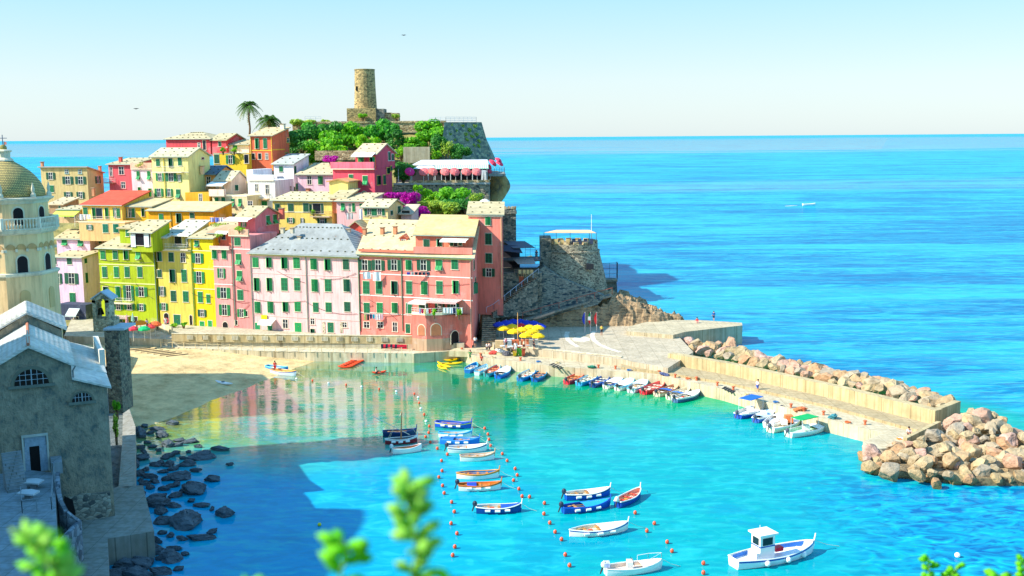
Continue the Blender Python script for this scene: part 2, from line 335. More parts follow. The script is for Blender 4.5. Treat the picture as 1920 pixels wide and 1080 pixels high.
# ------------------------------------------------------------------ terrain
soil = rock((150, 140, 80), (60, 84, 36), .4, 1.0)
ROCKM = rock((180, 152, 116), (40, 38, 38), .9, 3.4, .35)
struct(grid('hillside', -135, 6, 192, 316, 1.5, hill_z, soil))
struct(grid('rocky_headland', -9, 38, 182, 211, .4, rock_z, ROCKM, False))
struct(grid('near_slope', -110, 60, -20, 104, 2.0, near_z, rock((70, 92, 44), (26, 48, 22), .5, 1.0)))
def sand_z(X, Y):
    d = -wdist(X, Y); return max(-1.5, min(1.35, .075 * d + .05 * vnoise((X, Y, 0), .3)))
sandm = rock((222, 194, 138), (186, 156, 104), .35, 1.0)
struct(grid('beach', -86, -24, 118, 182, 1.0, sand_z, sandm))
# ------------------------------------------------------------------ quays and promenade
def gslab(name, pts, z, zb, mat, extra=None):
    q = [G(x, y, z) for x, y in pts]
    return MB().slab(q, z - zb, mat).build(name)
def concrete(c=CONC, s=.5):
    key = ('c', c, s)
    if key in MATS: return MATS[key]
    m, n, b = newmat('concrete'); l = lin(c); tc = nd(n, 'ShaderNodeTexCoord')
    n1 = nd(n, 'ShaderNodeTexNoise', i_Scale=s, i_Detail=10.0, i_Roughness=.7); n.links.new(tc.outputs['Object'], n1.inputs['Vector'])
    mp = nd(n, 'ShaderNodeMapping'); mp.inputs['Scale'].default_value = (1.3, 1.3, .12); n.links.new(tc.outputs['Object'], mp.inputs[0])
    n2 = nd(n, 'ShaderNodeTexNoise', i_Scale=1.6, i_Detail=6.0); n.links.new(mp.outputs[0], n2.inputs['Vector'])
    a = ramp(n, n1.outputs[0], [(.3, sc(l, .72)), (.55, l), (.8, sc(l, 1.12))])
    a = mixc(n, .45, a, ramp(n, n2.outputs[0], [(.38, (.62, .54, .40)), (.6, (1, 1, 1))]), 'MULTIPLY')
    jb = nd(n, 'ShaderNodeTexBrick', i_Scale=.22, i_Mortar_Size=.006, offset=.0); jb.inputs['Color1'].default_value = (1, 1, 1, 1); jb.inputs['Color2'].default_value = (.86, .87, .86, 1); jb.inputs['Mortar'].default_value = (.45, .42, .36, 1); n.links.new(tc.outputs['Object'], jb.inputs[0]); a = mixc(n, .8, a, jb.outputs[0], 'MULTIPLY')
    n.links.new(a, b.inputs['Base Color']); b.inputs['Roughness'].default_value = .9
    bp = nd(n, 'ShaderNodeBump', i_Strength=.4, i_Distance=.05); n.links.new(n1.outputs[0], bp.inputs['Height']); n.links.new(bp.outputs[0], b.inputs['Normal'])
    MATS[key] = m; return m
struct(gslab('promenade', [(120, 630), (320, 636), (774, 642), (870, 644), (930, 560), (500, 560), (150, 560)], 2.7, -1, concrete((206, 196, 170))))
struct(gslab('lower_walkway', [(300, 650), (480, 658), (776, 663), (862, 656), (868, 640), (776, 646), (320, 640)], 1.55, -2, concrete((222, 212, 182))))
struct(gslab('quay', [(776, 663), (862, 657), (894, 669), (1030, 686), (1100, 691), (1235, 703), (1360, 731), (1430, 752), (1540, 784), (1655, 812), (1618, 828), (1640, 842), (1700, 838), (1800, 776),
        (1600, 735), (1255, 660), (1165, 654), (975, 638), (860, 636)], 1.6, -2.5, concrete((214, 200, 168))))
struct(gslab('quay_ledge', [(868, 664), (890, 678), (1030, 695), (1100, 701), (1240, 715), (1360, 741), (1430, 761), (1560, 797), (1622, 816), (1655, 806), (1430, 745), (1100, 685), (900, 660)], .55, -2.5, concrete((214, 186, 118))))
struct(gslab('piazza', [(925, 645), (975, 652), (1165, 673), (1185, 678), (1252, 690), (1300, 660), (1270, 628), (1270, 618), (1392, 613), (1388, 606), (1290, 601), (1160, 600), (1060, 596), (900, 598)], 2.7, -2, concrete((206, 192, 166))))
# sea wall of the far jetty arm and its dark flank
struct(gslab('jetty', [(1262, 628), (1285, 622), (1392, 610), (1391, 605), (1310, 600), (1225, 600), (1180, 612), (1175, 621)], 3.35, -2, concrete((210, 196, 164))))
wallc = concrete((212, 192, 146), .4)
def wall_run(name, label, pts, z0, z1, th, mat=None, cat='wall', cap=None):
    m = MB(); mat = mat or wallc; P = [G(x, y, z0) for x, y in pts]
    for a, b in zip(P, P[1:]):
        d = (b - a).normalized(); nn = Vector((-d.y, d.x, 0)) * th; k = Vector((0, 0, z1 - z0))
        m.slab([a + k, b + k, b + k + nn, a + k + nn], z1 - z0 + .3, mat)
        if cap: m.slab([a + k * 1.0 + Vector((0, 0, .1)) - nn * .15, b + k + Vector((0, 0, .1)) - nn * .15, b + k + Vector((0, 0, .1)) + nn * 1.1, a + k + Vector((0, 0, .1)) + nn * 1.1], .12, cap)
    return tag(m.build(name), label, cat)
wall_run('breakwater_wall', 'tall pale concrete sea wall along the breakwater in front of the boulders', [(1252, 684), (1360, 703), (1560, 748), (1752, 797)], 1.6, 3.35, 1.3)
wall_run('breakwater_end_wall', 'low concrete wall closing the head of the breakwater beside the boulder heap', [(1753, 797), (1800, 778)], 1.6, 3.34, .8)
struct(gslab('wall_footing', [(1165, 688), (1255, 700), (1360, 716), (1560, 762), (1720, 806), (1753, 797), (1560, 747), (1360, 702), (1252, 683), (1165, 679)], 1.95, 1, concrete((196, 176, 136))))
struct(gslab('ramp_floor', [(840, 658), (905, 660), (965, 663), (940, 640), (880, 642)], 1.9, 1, concrete((226, 210, 172))))
struct(gslab('dark_bank', [(196, 735), (231, 749), (229, 830), (222, 914), (160, 932), (190, 800)], 1.3, -1, rock((110, 120, 120), (40, 56, 60), .8, 1.2)))
wall_run('parapet_wall', 'low concrete wall at the tip of the quay next to the great boulder heap', [(1700, 838), (1764, 806)], 1.6, 2.6, .5)
wall_run('seat_wall', 'low cream wall between the quay and the round piazza, under the flagpoles', [(975, 664), (1165, 684)], 1.6, 2.75, .5, cap=concrete((232, 220, 190)))
PAR = wall_run('promenade_parapet', 'long cream parapet of the promenade under the pink and yellow houses', [(322, 637), (774, 642)], 2.7, 3.7, .35, cap=concrete((236, 226, 196)))
for i in range(15):
    x = 352 + i * 28; a = G(x, 637 + (x - 322) / 452 * 5, 2.7); b = G(x + 10, 637.1 + (x - 322) / 452 * 5, 2.7); m = MB(); m.box(a.lerp(b, .5) + Vector((0, -.03, .14)), (1.0, .1, .1), concrete((240, 232, 206)))
    for k in range(5): p = a.lerp(b, k / 4) + Vector((0, -.1, .45)); m.box(p, (.14, .12, .7), concrete((240, 232, 206)))
    m.build('grille', PAR)
# white curved inlays on the piazza
def inlay(label, pts, wd):
    P = [G(x, y, 2.71) for x, y in pts]; L = []; Rr = []
    for i, p in enumerate(P):
        d = (P[min(i + 1, len(P) - 1)] - P[max(0, i - 1)]).normalized(); nn = Vector((-d.y, d.x, 0)) * wd / 2; L.append(p + nn); Rr.append(p - nn)
    m = MB()
    for i in range(len(P) - 1): m.slab([L[i], L[i + 1], Rr[i + 1], Rr[i]], .006, concrete((250, 244, 226)))
    return tag(m.build('paving_band'), label, 'paving band')
inlay('white curved stone band in the piazza nearest the umbrellas', [(1064, 622), (1062, 630), (1066, 638), (1074, 645), (1084, 650)], .75)
inlay('long white curved stone band in the piazza below the flagpoles', [(1114, 621), (1110, 628), (1113, 637), (1124, 646), (1140, 653), (1163, 660)], .75)
tag(MB().slab([G(1090 + 17 * math.cos(t * .35), 636 + 5 * math.sin(t * .35), 2.715) for t in range(18)], .006, concrete((246, 238, 214))).build('paving_disc'), 'pale oval disc set in the middle of the piazza paving', 'paving disc')
# ------------------------------------------------------------------ houses
TR = {}
def ptrim(c=TRIM): return paint(c, .8, .06)
class House: pass
def vol(parent, xl, xr, ye, yb, Yl, Yr, depth, wc, roof=('f',), rc=(214, 200, 160), back=None, zbx=0., over=.4, dots=True, wname='wall'):
    h = House(); h.root = parent; xm = (xl + xr) / 2; Ym = (Yl + Yr) / 2
    A = Wp(xl, ye, Yl); B = Wp(xr, ye, Yr); h.ze = Wp(xm, ye, Ym).z; h.zb = Wp(xm, yb, Ym).z - zbx
    A.z = B.z = 0; d = (B - A).normalized(); nb = Vector((-d.y, d.x, 0))
    bk = nb if back is None else Vector((back[0], back[1], 0)).normalized(); bk = bk * (depth / bk.dot(nb))
    h.A, h.B, h.d, h.n = A, B, d, -nb; D = A + bk; Cc = B + bk; h.bk = bk
    h.ns = Vector((bk.y, -bk.x, 0)).normalized()
    kz = lambda p, z: Vector((p.x, p.y, z)); wm = wc if not isinstance(wc, tuple) else plaster(wc); rm = rc if not isinstance(rc, tuple) else tiles(rc)
    t = roof[0]; Yk = Ym + (depth if t in 's' else depth / 2)
    m = MB(); zb, ze = h.zb, h.ze; rise = 0
    if t != 'f':
        rise = roof[1] if len(roof) > 2 else max(.4, Wp(xm, roof[1], Yk).z - ze)
    h.rise = rise
    if t == 'f': m.slab([kz(A, ze), kz(B, ze), kz(Cc, ze), kz(D, ze)], ze - zb, wm)
    elif t == 's':
        m.add([kz(A, zb), kz(B, zb), kz(Cc, zb), kz(D, zb), kz(A, ze), kz(B, ze), kz(Cc, ze + rise), kz(D, ze + rise)], [(0, 1, 5, 4), (1, 2, 6, 5), (2, 3, 7, 6), (3, 0, 4, 7), (4, 5, 6, 7)], wm)
    elif t == 'g':
        M1 = B + bk / 2; M0 = A + bk / 2
        m.add([kz(A, zb), kz(B, zb), kz(Cc, zb), kz(D, zb), kz(A, ze), kz(B, ze), kz(Cc, ze), kz(D, ze), kz(M0, ze + rise), kz(M1, ze + rise)], [(0, 1, 5, 4), (1, 2, 6, 9, 5), (2, 3, 7, 6), (3, 0, 4, 8, 7)], wm)
    elif t == 'gf':
        M0 = (A + B) / 2; M1 = M0 + bk
        m.add([kz(A, zb), kz(B, zb), kz(Cc, zb), kz(D, zb), kz(A, ze), kz(B, ze), kz(Cc, ze), kz(D, ze), kz(M0, ze + rise), kz(M1, ze + rise)], [(0, 1, 5, 8, 4), (1, 2, 6, 5), (2, 3, 7, 9, 6), (3, 0, 4, 7)], wm)
    elif t == 'h': m.slab([kz(A, ze), kz(B, ze), kz(Cc, ze), kz(D, ze)], ze - zb, wm)
    h.wall = m.build(wname, parent)
    # roof
    if t != 'f':
        m = MB(); o = over; bn = bk.normalized(); th = .22; U = Vector((0, 0, .03 + th)); L = (B - A).length
        if t == 's':
            s_ = rise / depth; q = [kz(A - d * o - bn * o, ze - s_ * o) + U, kz(B + d * o - bn * o, ze - s_ * o) + U, kz(Cc + d * o + bn * .2, ze + rise + s_ * .2) + U, kz(D - d * o + bn * .2, ze + rise + s_ * .2) + U]
            m.slab(q, th, rm); fr = q
        elif t == 'g':
            s_ = rise / (depth / 2); M1 = B + bk / 2; M0 = A + bk / 2
            q = [kz(A - d * o - bn * o, ze - s_ * o) + U, kz(B + d * o - bn * o, ze - s_ * o) + U, kz(M1 + d * o, ze + rise) + U, kz(M0 - d * o, ze + rise) + U]
            q2 = [q[3], q[2], kz(Cc + d * o + bn * o, ze - s_ * o) + U, kz(D - d * o + bn * o, ze - s_ * o) + U]; m.slab(q, th, rm); m.slab(q2, th, rm); fr = q
        elif t == 'gf':
            s_ = rise / (L / 2); M0 = (A + B) / 2; M1 = M0 + bk
            q = [kz(M0 - bn * o, ze + rise) + U, kz(B + d * o - bn * o, ze - s_ * o) + U, kz(Cc + d * o + bn * o, ze - s_ * o) + U, kz(M1 + bn * o, ze + rise) + U]
            q2 = [kz(A - d * o - bn * o, ze - s_ * o) + U, q[0], q[3], kz(D - d * o + bn * o, ze - s_ * o) + U]; m.slab(q, th, rm); m.slab(q2, th, rm); fr = None
        else:
            i_ = min(L / 2 - .3, depth / 2); E0 = A + d * i_ + bk / 2; E1 = B - d * i_ + bk / 2; zz = ze - .05
            lo = [kz(A - d * o - bn * o, zz), kz(B + d * o - bn * o, zz), kz(Cc + d * o + bn * o, zz), kz(D - d * o + bn * o, zz)]
            hi = [p + Vector((0, 0, .2)) for p in lo]; e0 = kz(E0, ze + rise + .2); e1 = kz(E1, ze + rise + .2)
            m.add(lo + hi + [e0, e1], [(3, 2, 1, 0), (0, 1, 5, 4), (1, 2, 6, 5), (2, 3, 7, 6), (3, 0, 4, 7), (4, 5, 9, 8), (5, 6, 9), (6, 7, 8, 9), (7, 4, 8)], rm)
            fr = [hi[0], hi[1], e1, e0]
        if dots and fr:                                       # stones weighting the slates
            a, b, c_, e_ = fr; nn = max(2, int((b - a).length / 1.6)); dm = paint((92, 92, 66), .9)
            for r_ in (.12, .5, .86):
                for i in range(nn):
                    p = a.lerp(e_, r_).lerp(b.lerp(c_, r_), (i + .5 + .15 * math.sin(i * 7 + r_ * 9)) / nn); m.box(p + Vector((0, 0, .06)), (.22, .22, .16), dm, d)
        h.roof = m.build('roof', parent)
        if fr and t in 'sgh' and (B - A).length > 4:
            MB().tube(fr[0] - Vector((0, 0, .16)) - bn * .07, fr[1] - Vector((0, 0, .16)) - bn * .07, .09, .09, 6, paint((128, 150, 140), .5)).build('gutter', parent)
    return h
def house(label, xl, xr, ye, yb, Yl, Yr, depth, wc, roof=('f',), rc=(214, 200, 160), name='house', cat='house', **k):
    root = thing(name, label, cat, G(0, 0, 0) * 0 + Vector((Wp((xl + xr) / 2, yb, (Yl + Yr) / 2).x, (Yl + Yr) / 2, Wp((xl + xr) / 2, yb, (Yl + Yr) / 2).z)))
    return vol(root, xl, xr, ye, yb, Yl, Yr, depth, wc, roof, rc, **k)
def hit(h, px, py, side=0):
    r = ray(px, py); O, n = (h.B, h.ns) if side else (h.A, h.n)
    t = (O - Vector((CAM.x, CAM.y, 0))).dot(n) / Vector((r.x, r.y, 0)).dot(n); p = CAM + r * t
    return p, (p - O).dot(h.bk.normalized() if side else h.d), p.z
def rect(m, h, side, u0, u1, z0, z1, o0, o1, mat):       # box on the facade, o0..o1 = distance out of the wall
    O, n, d = (h.B, h.ns, h.bk.normalized()) if side else (h.A, h.n, h.d)
    q = [O + d * a + n * o1 + Vector((0, 0, z)) for a, z in ((u0, z0), (u1, z0), (u1, z1), (u0, z1))]
    return m.slab(q, o1 - o0, mat, dirv=-n)
GRS = [(0, 150, 78), (0, 138, 84), (10, 160, 84), (0, 122, 74)]
def ajar(h, side, u0, u1, z0, z1, par, g, k):             # leaf swung open on its outer edge
    O, n, d = (h.B, h.ns, h.bk.normalized()) if side else (h.A, h.n, h.d); hp_, sg = (u0, 1) if k else (u1, -1); L = u1 - u0; an = R(48)
    a = O + d * hp_ + n * .06; b = a + d * sg * L * math.cos(an) + n * L * math.sin(an); Z = Vector((0, 0, 1)); MB().slab([a + Z * z0, b + Z * z0, b + Z * z1, a + Z * z1], .05, paint(g, .65, .10, 3.0), dirv=-n).build('shutter', par)
def shutter(h, side, u0, u1, z0, z1, par, g, out=.06):
    m = MB(); M = paint(g, .65, .10, 3.0); rect(m, h, side, u0, u1, z0, z1, out, out + .045, M)
    k = paint(tuple(int(c * .72) for c in g), .7); w_ = u1 - u0
    for a, b in ((.05, .34), (.38, .66), (.70, .95)): rect(m, h, side, u0 + w_ * .14, u1 - w_ * .14, z0 + (z1 - z0) * a, z0 + (z1 - z0) * b, out + .045, out + .06, k)
    return m.build('shutter', par)
def win(h, px, py, w_, hh, st='c', side=0, g=None, trim=TRIM):
    g = g or GRS[int(px * 7 + py) % 3]
    if st.isupper(): g = DGREEN
    st = st.lower()
    _, ua, z1 = hit(h, px - w_ / 2, py - hh / 2, side); _, ub, _ = hit(h, px + w_ / 2, py, side); _, uc, z0 = hit(h, px, py + hh / 2, side); _, uq, z1 = hit(h, px, py - hh / 2, side)
    if ub < ua: ua, ub = ub, ua
    m = MB(); root = h.root; W_ = ub - ua; T = ptrim(trim)
    def frame(a, b, mat):
        e = .09
        rect(m, h, side, a - e, a, z0, z1, -.02, .05, mat); rect(m, h, side, b, b + e, z0, z1, -.02, .05, mat)
        rect(m, h, side, a - e, b + e, z1, z1 + e, -.02, .052, mat); rect(m, h, side, a - e - .06, b + e + .06, z0 - .1, z0, -.02, .13, mat)
    def panes(a, b):
        rect(m, h, side, a, b, z0, z1, -.05, .012, glassm()); wf = paint(WHITE, .6, .03); c = (a + b) / 2; t = .035
        rect(m, h, side, c - t, c + t, z0, z1, .012, .035, wf); rect(m, h, side, a, a + t * 1.5, z0, z1, .012, .035, wf); rect(m, h, side, b - t * 1.5, b, z0, z1, .012, .035, wf)
        rect(m, h, side, a, b, z0 + (z1 - z0) * .58, z0 + (z1 - z0) * .58 + t * 1.6, .012, .034, wf)
    if st == 'c':
        frame(ua, ub, T); rect(m, h, side, ua, ub, z0, z1, -.05, .01, glassm()); o = m.build('window', root); c = (ua + ub) / 2
        q_ = int(px * 13 + py * 7) % 6; (ajar(h, side, ua, c - .015, z0, z1, o, g, 1) if q_ == 0 else shutter(h, side, ua, c - .015, z0, z1, o, g)); (ajar(h, side, c + .015, ub, z0, z1, o, g, 0) if q_ in (0, 3) else shutter(h, side, c + .015, ub, z0, z1, o, g))
    elif st == 't':
        frame(ua, ub, T); rect(m, h, side, ua, ub, z0, z1, -.05, .01, glassm()); o = m.build('window', root); c = (ua + ub) / 2; zm = z0 + (z1 - z0) * .45
        shutter(h, side, ua, c - .015, zm, z1, o, g); shutter(h, side, c + .015, ub, zm, z1, o, g)
        O, n, d = (h.B, h.ns, h.bk.normalized()) if side else (h.A, h.n, h.d); k = Vector((0, 0, 1)); f = MB()
        for a, b in ((ua, c - .03), (c + .03, ub)): f.slab([O + d * a + n * .1 + k * zm, O + d * b + n * .1 + k * zm, O + d * b + n * .55 + k * (z0 + .1), O + d * a + n * .55 + k * (z0 + .1)], .04, paint(g, .65, .1, 3.0), dirv=-n)
        f.build('shutter_flap', o)
    elif st == 'o':
        a = ua + W_ * .28; b = ub - W_ * .28; frame(a, b, T); panes(a, b); o = m.build('window', root)
        shutter(h, side, ua, a - .08, z0, z1, o, g); shutter(h, side, b + .08, ub, z0, z1, o, g)
    elif st == 'g': frame(ua, ub, T); panes(ua, ub); m.build('window', root)
    elif st == 'k': frame(ua, ub, T); rect(m, h, side, ua, ub, z0, z1, -.05, .012, glassm()); m.build('window', root)
    elif st == 'd':
        frame(ua, ub, T); o = m.build('door', root); mm = MB(); M = paint(g, .6); c = (ua + ub) / 2
        rect(mm, h, side, ua, c - .01, z0, z1, 0, .03, M); rect(mm, h, side, c + .01, ub, z0, z1, 0, .03, M); rect(mm, h, side, c + .03, c + .09, z0 + 1, z0 + 1.1, .03, .07, paint((200, 180, 90), .3)); mm.build('door_leaf', o)
    elif st == 'a':                                           # arched opening
        rr = W_ / 2; c = (ua + ub) / 2; O, n, d = (h.B, h.ns, h.bk.normalized()) if side else (h.A, h.n, h.d)
        for rad, out, mt in ((rr + .12, .05, T), (rr, .065, paint(DARK, .9) if g != CREAM else paint((196, 120, 84), .9))):
            pts = [(c - rad, z0), (c + rad, z0)] + [(c + rad * math.cos(t), z1 - rr + rad * math.sin(t)) for t in [i * math.pi / 10 for i in range(11)]]
            m.slab([O + d * a + n * out + Vector((0, 0, z)) for a, z in pts], out + .02, mt, dirv=-n)
        m.build('arch', root)
    return h
def wins(h, s, **k):
    for it in s.split():
        p = it.split(','); win(h, float(p[0]), float(p[1]), float(p[2]), float(p[3]), p[4] if len(p) > 4 else 'c', **k)
def course(h, y, hh=2.2, c=WHITE, side=0, x0=None, x1=None, name='string_course', out=.06):
    xm = (x0 + x1) / 2 if x0 else None
    p, u0_, _ = hit(h, x0, y, side) if x0 else (0, -.02, 0); p, u1_, _ = hit(h, x1, y, side) if x1 else (0, (h.B - h.A).length + .02, 0)
    mid = h.A + h.d * ((u0_ + u1_) / 2); px = 960 + FP * mid.x / mid.y
    _, _, z = hit(h, xm or px, y, side); k = hh * (h.A.y) / FP / 2
    return rect(MB(), h, side, u0_, u1_, z - k, z + k, -.02, out, ptrim(c)).build(name, h.root)
def pipe(h, x, y0, y1, side=0, c=(120, 150, 130)):
    O, n, d = (h.B, h.ns, h.bk.normalized()) if side else (h.A, h.n, h.d); _, u, z0 = hit(h, x, y0, side); _, _, z1 = hit(h, x, y1, side)
    p = O + d * u + n * .12; MB().tube(p + Vector((0, 0, z0)), p + Vector((0, 0, z1)), .08, .08, 6, paint(c, .5)).build('downpipe', h.root)
def railing(m, pts, hgt, mat, step=.5, r=.03, rails=2):
    for a, b in zip(pts, pts[1:]):
        k = Vector((0, 0, hgt)); L = (b - a).length; nn = max(1, int(L / step))
        for j in range(1, rails + 1): m.tube(a + k * j / rails, b + k * j / rails, r, r, 5, mat)
        for i in range(nn + 1): p = a.lerp(b, i / nn); m.tube(p, p + k, r, r, 5, mat)
    return m
def cable(h, x0, y0, x1, y1, sag=.5):
    p0, u0_, z0_ = hit(h, x0, y0); p1, u1_, z1_ = hit(h, x1, y1); a = h.A + h.d * u0_ + h.n * .1 + Vector((0, 0, z0_)); b = h.A + h.d * u1_ + h.n * .1 + Vector((0, 0, z1_))
    MB().path([a.lerp(b, i / 8) - Vector((0, 0, sag * 4 * (i / 8) * (1 - i / 8))) for i in range(9)], .035, paint((90, 80, 76), .8), 4).build('cable', h.root)
def balcony(h, x0, x1, y, dep=1.0, slabc=TRIM, railc=(230, 226, 214), hgt=.95, th=.18, solid=None):
    _, a, z = hit(h, (x0 + x1) / 2, y); _, a, _ = hit(h, x0, y); _, b, _ = hit(h, x1, y)
    m = rect(MB(), h, 0, a, b, z - th, z, -.02, dep, ptrim(slabc)); bo = m.build('balcony', h.root)
    P = [h.A + h.d * a + h.n * .05, h.A + h.d * a + h.n * (dep - .06), h.A + h.d * b + h.n * (dep - .06), h.A + h.d * b + h.n * .05]; P = [Vector((p.x, p.y, z)) for p in P]
    mm = MB()
    if solid:
        for p, q in zip(P, P[1:]):
            dd = (q - p).normalized(); e = Vector((dd.y, -dd.x, 0)) * .06; k = Vector((0, 0, hgt)); mm.slab([p + k - e, q + k - e, q + k + e, p + k + e], hgt, plaster(solid))
        mm.build('parapet', bo)
    else: railing(mm, P, hgt, paint(railc, .5), .28, .022, 2).build('railing', bo)
    return bo
def awning(h, x0, x1, y0, y1, out=1.3, mat=None, poles=False):
    mat = mat or paint((246, 244, 236), .8); _, a, z1 = hit(h, x0, y0); _, b, _ = hit(h, x1, y0); _, _, z1 = hit(h, (x0 + x1) / 2, y0)
    pm = h.A + h.d * ((a + b) / 2) + h.n * out; py = (x0 + x1) / 2
    r = ray(py, y1); t = (pm - Vector((0, 0, 0))).dot(h.n) / Vector((r.x, r.y, 0)).dot(h.n); z0 = (CAM + r * t).z; z0 = min(z0, z1 - .15)
    k = Vector((0, 0, 1)); q = [h.A + h.d * a + h.n * .05 + k * z1, h.A + h.d * b + h.n * .05 + k * z1, h.A + h.d * b + h.n * out + k * z0, h.A + h.d * a + h.n * out + k * z0]
    m = MB().slab(q, .05, mat); e = [q[3], q[2], q[2] - k * .25, q[3] - k * .25]; m.slab(e, .03, mat, dirv=-h.n)
    if poles:
        for p in (q[2], q[3]): m.tube(p, p - k * 2.2, .04, .04, 5, paint((220, 220, 214), .5))
    return m.build('awning', h.root)
def chimney(h, px, py, Y, w_=.7, hh=1.3, c=(216, 150, 110)):
    p = Wp(px, py, Y); m = MB().box(p - Vector((0, 0, hh / 2)), (w_, w_, hh), plaster(c, .1), h.d); m.box(p + Vector((0, 0, .06)), (w_ + .25, w_ + .25, .12), tiles((190, 160, 130)), h.d); m.build('chimney', h.root)
def FY(x): return 196 - (x - 180) * .035
# ================================================================== the town
TILE = (222, 206, 160); TILE2 = (206, 196, 160)
# --- waterfront row
h = house('bright lime green house with four rows of windows, leftmost of the tall waterfront row', 184, 289, 467, 612, FY(184), FY(289), 9, (176, 196, 14), ('s', 438), TILE)
wins(h, '193,478,9,16 216,478,9,16 236,478,9,16 259,478,9,16,t 196,510,9,20 218,510,9,20 238,510,9,20 262,510,9,20 198,546,10,17,C 221,550,9,26 241,549,20,27,o 265,547,22,17,o 222,575,18,11,o 243,575,20,11,o 265,576,16,12,o 225,601,9,16,D 252,602,12,16,k')
course(h, 496.5, 2, (226, 230, 150)); course(h, 531, 2, (226, 230, 150)); balcony(h, 208, 251, 567, .9); pipe(h, 289, 468, 611)
a = vol(h.root, 245, 285, 436, 462, 190.5, 189, 5, (170, 190, 20), ('s', 415), TILE, zbx=1, wname='attic_wall'); win(a, 265, 449, 34, 22, 'k')
for x in (250, 275): rect(MB(), a, 0, *(hit(a, x - 4, 450)[1], hit(a, x + 5, 450)[1]), hit(a, x, 463)[2], hit(a, x, 438)[2], .1, .16, stripes((240, 246, 244), (190, 214, 214), 2.2)).build('curtain', h.root)
a = vol(h.root, 224, 245, 429, 446, 194, 193, 5, (168, 190, 16), ('s', 418), TILE, zbx=1, wname='attic_wall'); win(a, 239, 437, 6, 12, 'c')
awning(h, 214, 246, 591, 595, 1.6, stripes((236, 220, 200), (110, 70, 80), 3.5))
cable(h, 186, 531, 289, 541, .6); cable(h, 255, 531, 288, 560, .3); cable(h, 186, 486, 286, 492, .3)
h = house('narrow tan and yellow house with a roof loggia, right of the lime green house', 294, 357, 467, 615, FY(294), FY(357), 9, (232, 210, 92), ('f',), TILE)
wins(h, '299,481,9,17,C 299,513,8,14,C 304,546,13,17,O 307,575,15,13,o 321,482,10,17,C 323,517,11,23,C 325,555,10,20,C 343,483,9,17,g 345,517,10,23,c 348,556,10,20,c 332,600,13,20,D 358,600,5,18,a')
wins(h, '312,598,9,22,a')
a = vol(h.root, 294, 312, 446, 468, FY(294), FY(312), 9, (222, 206, 110), ('s', 418), (238, 234, 220), wname='attic_wall'); win(a, 298, 454, 8, 9, 'O')
a = vol(h.root, 314, 356, 441, 468, 193.5, 192, 6, (238, 216, 120), ('s', 415), (226, 222, 200), wname='attic_wall'); wins(a, '320,452,6,12,C 334,452,13,17,k 350,454,6,15,O'); awning(a, 328, 358, 438, 441, .8)
balcony(h, 311, 355, 467, .5); course(h, 470, 2, (240, 230, 190))
h = house('bright yellow narrow house with green doors, next to the tan loggia house', 358, 399, 447, 620, FY(358), FY(399), 9, (248, 218, 10), ('s', 419), TILE, back=(.33, .95))
wins(h, '369,457,8,11,t 371,484,21,18,o 373,520,21,21,o 375.5,557,9,20,c 390.5,560,7,16,c 379,587,16,13,O 379,611,9,17,d 394,610,8,18,d')
course(h, 470, 1.6, (250, 240, 170)); course(h, 504, 1.6, (250, 240, 170)); course(h, 541.5, 1.6, (250, 240, 170)); pipe(h, 358.5, 449, 619, c=(90, 160, 60))
cable(h, 360, 549, 398, 556, .4)
h = house('narrow rose pink house with a railed roof terrace, right of the bright yellow house', 399, 433, 466, 622, FY(399), FY(433), 9, (246, 166, 160), ('f',))
wins(h, '402,477,9,16,c 420,477,9,16,c 415,512,15,18,o 419,549,25,20,o 421,581,21,20,o')
win(h, 422.5, 612, 10, 17, 'a'); course(h, 500, 1.4); course(h, 533, 1.4); balcony(h, 396, 432, 466, .5, solid=(246, 200, 190), hgt=.5)
a = vol(h.root, 393, 433, 438, 467, 190.5, 189.5, 5, (242, 140, 110), ('s', 425), (236, 190, 150), dots=False, wname='attic_wall'); wins(a, '419,444,8,10,k'); awning(a, 408, 430, 433, 437, 1.0)
h = house('narrow coral pink house with a flowered roof terrace, left of the pale pink house', 433, 468, 442, 622, FY(433), FY(468), 9, (240, 150, 146), ('f',))
wins(h, '445,453,11,15,c 447,486,10,20,t 449,517,10,19,t 450.5,553,11,19,c 453,587,16,15,o 443,605,5,8,k 462,588,5,10,k')
course(h, 441, 2.6, (236, 206, 150)); course(h, 467, 1.6); balcony(h, 430, 467, 441, .35, solid=(240, 190, 160), hgt=1.1); pipe(h, 435, 444, 610)
a = vol(h.root, 446, 478, 407, 445, 193, 192, 8.6, (236, 128, 132), ('g', 388), TILE, wname='gable_wall'); win(a, 457, 421, 10, 8, 'o'); awning(a, 430, 476, 407, 413, 2.2)
wins(a, '502,413,7,17,t 515,411,7,17,t', side=1); course(a, 440, 1.6, (230, 220, 230), side=0)
chimney(a, 528, 391, 199, .8, 2.0, (238, 120, 100))
cable(h, 434, 530, 467, 545, .3); cable(h, 434, 560, 468, 566, .4); cable(h, 440, 590, 468, 570, .3)
h = house('long pale pink waterfront house with a grey slate roof and a yellow shop sign', 470, 671, 478, 625, FY(470), FY(671), 13, (252, 200, 198), ('h', 421), SLATE, over=.5)
wins(h, '479,492,11,18 504,492,11,18 533,493,12,20 556,493,12,20 588,495,12,20 614,496,12,20 648.5,496,11,19,C 481,533,11,24 505,533,11,24 533,533,12,24 557,533,11,24 590,535,12,23 615,535,12,23 650,535,12,23,C 483,576,11,21 507,576,11,21 535,575,11,18 558,575,11,18 592,576,10,18 616,576,11,18 651,575,11,18,C 483,613,10,16,d 506,614,9,14,d 535,607,10,16,g 559,614,13,18,d 586,602,8,12,g 586,620,8,7,C 620,614,12,19,D 646,609,9,9,g')
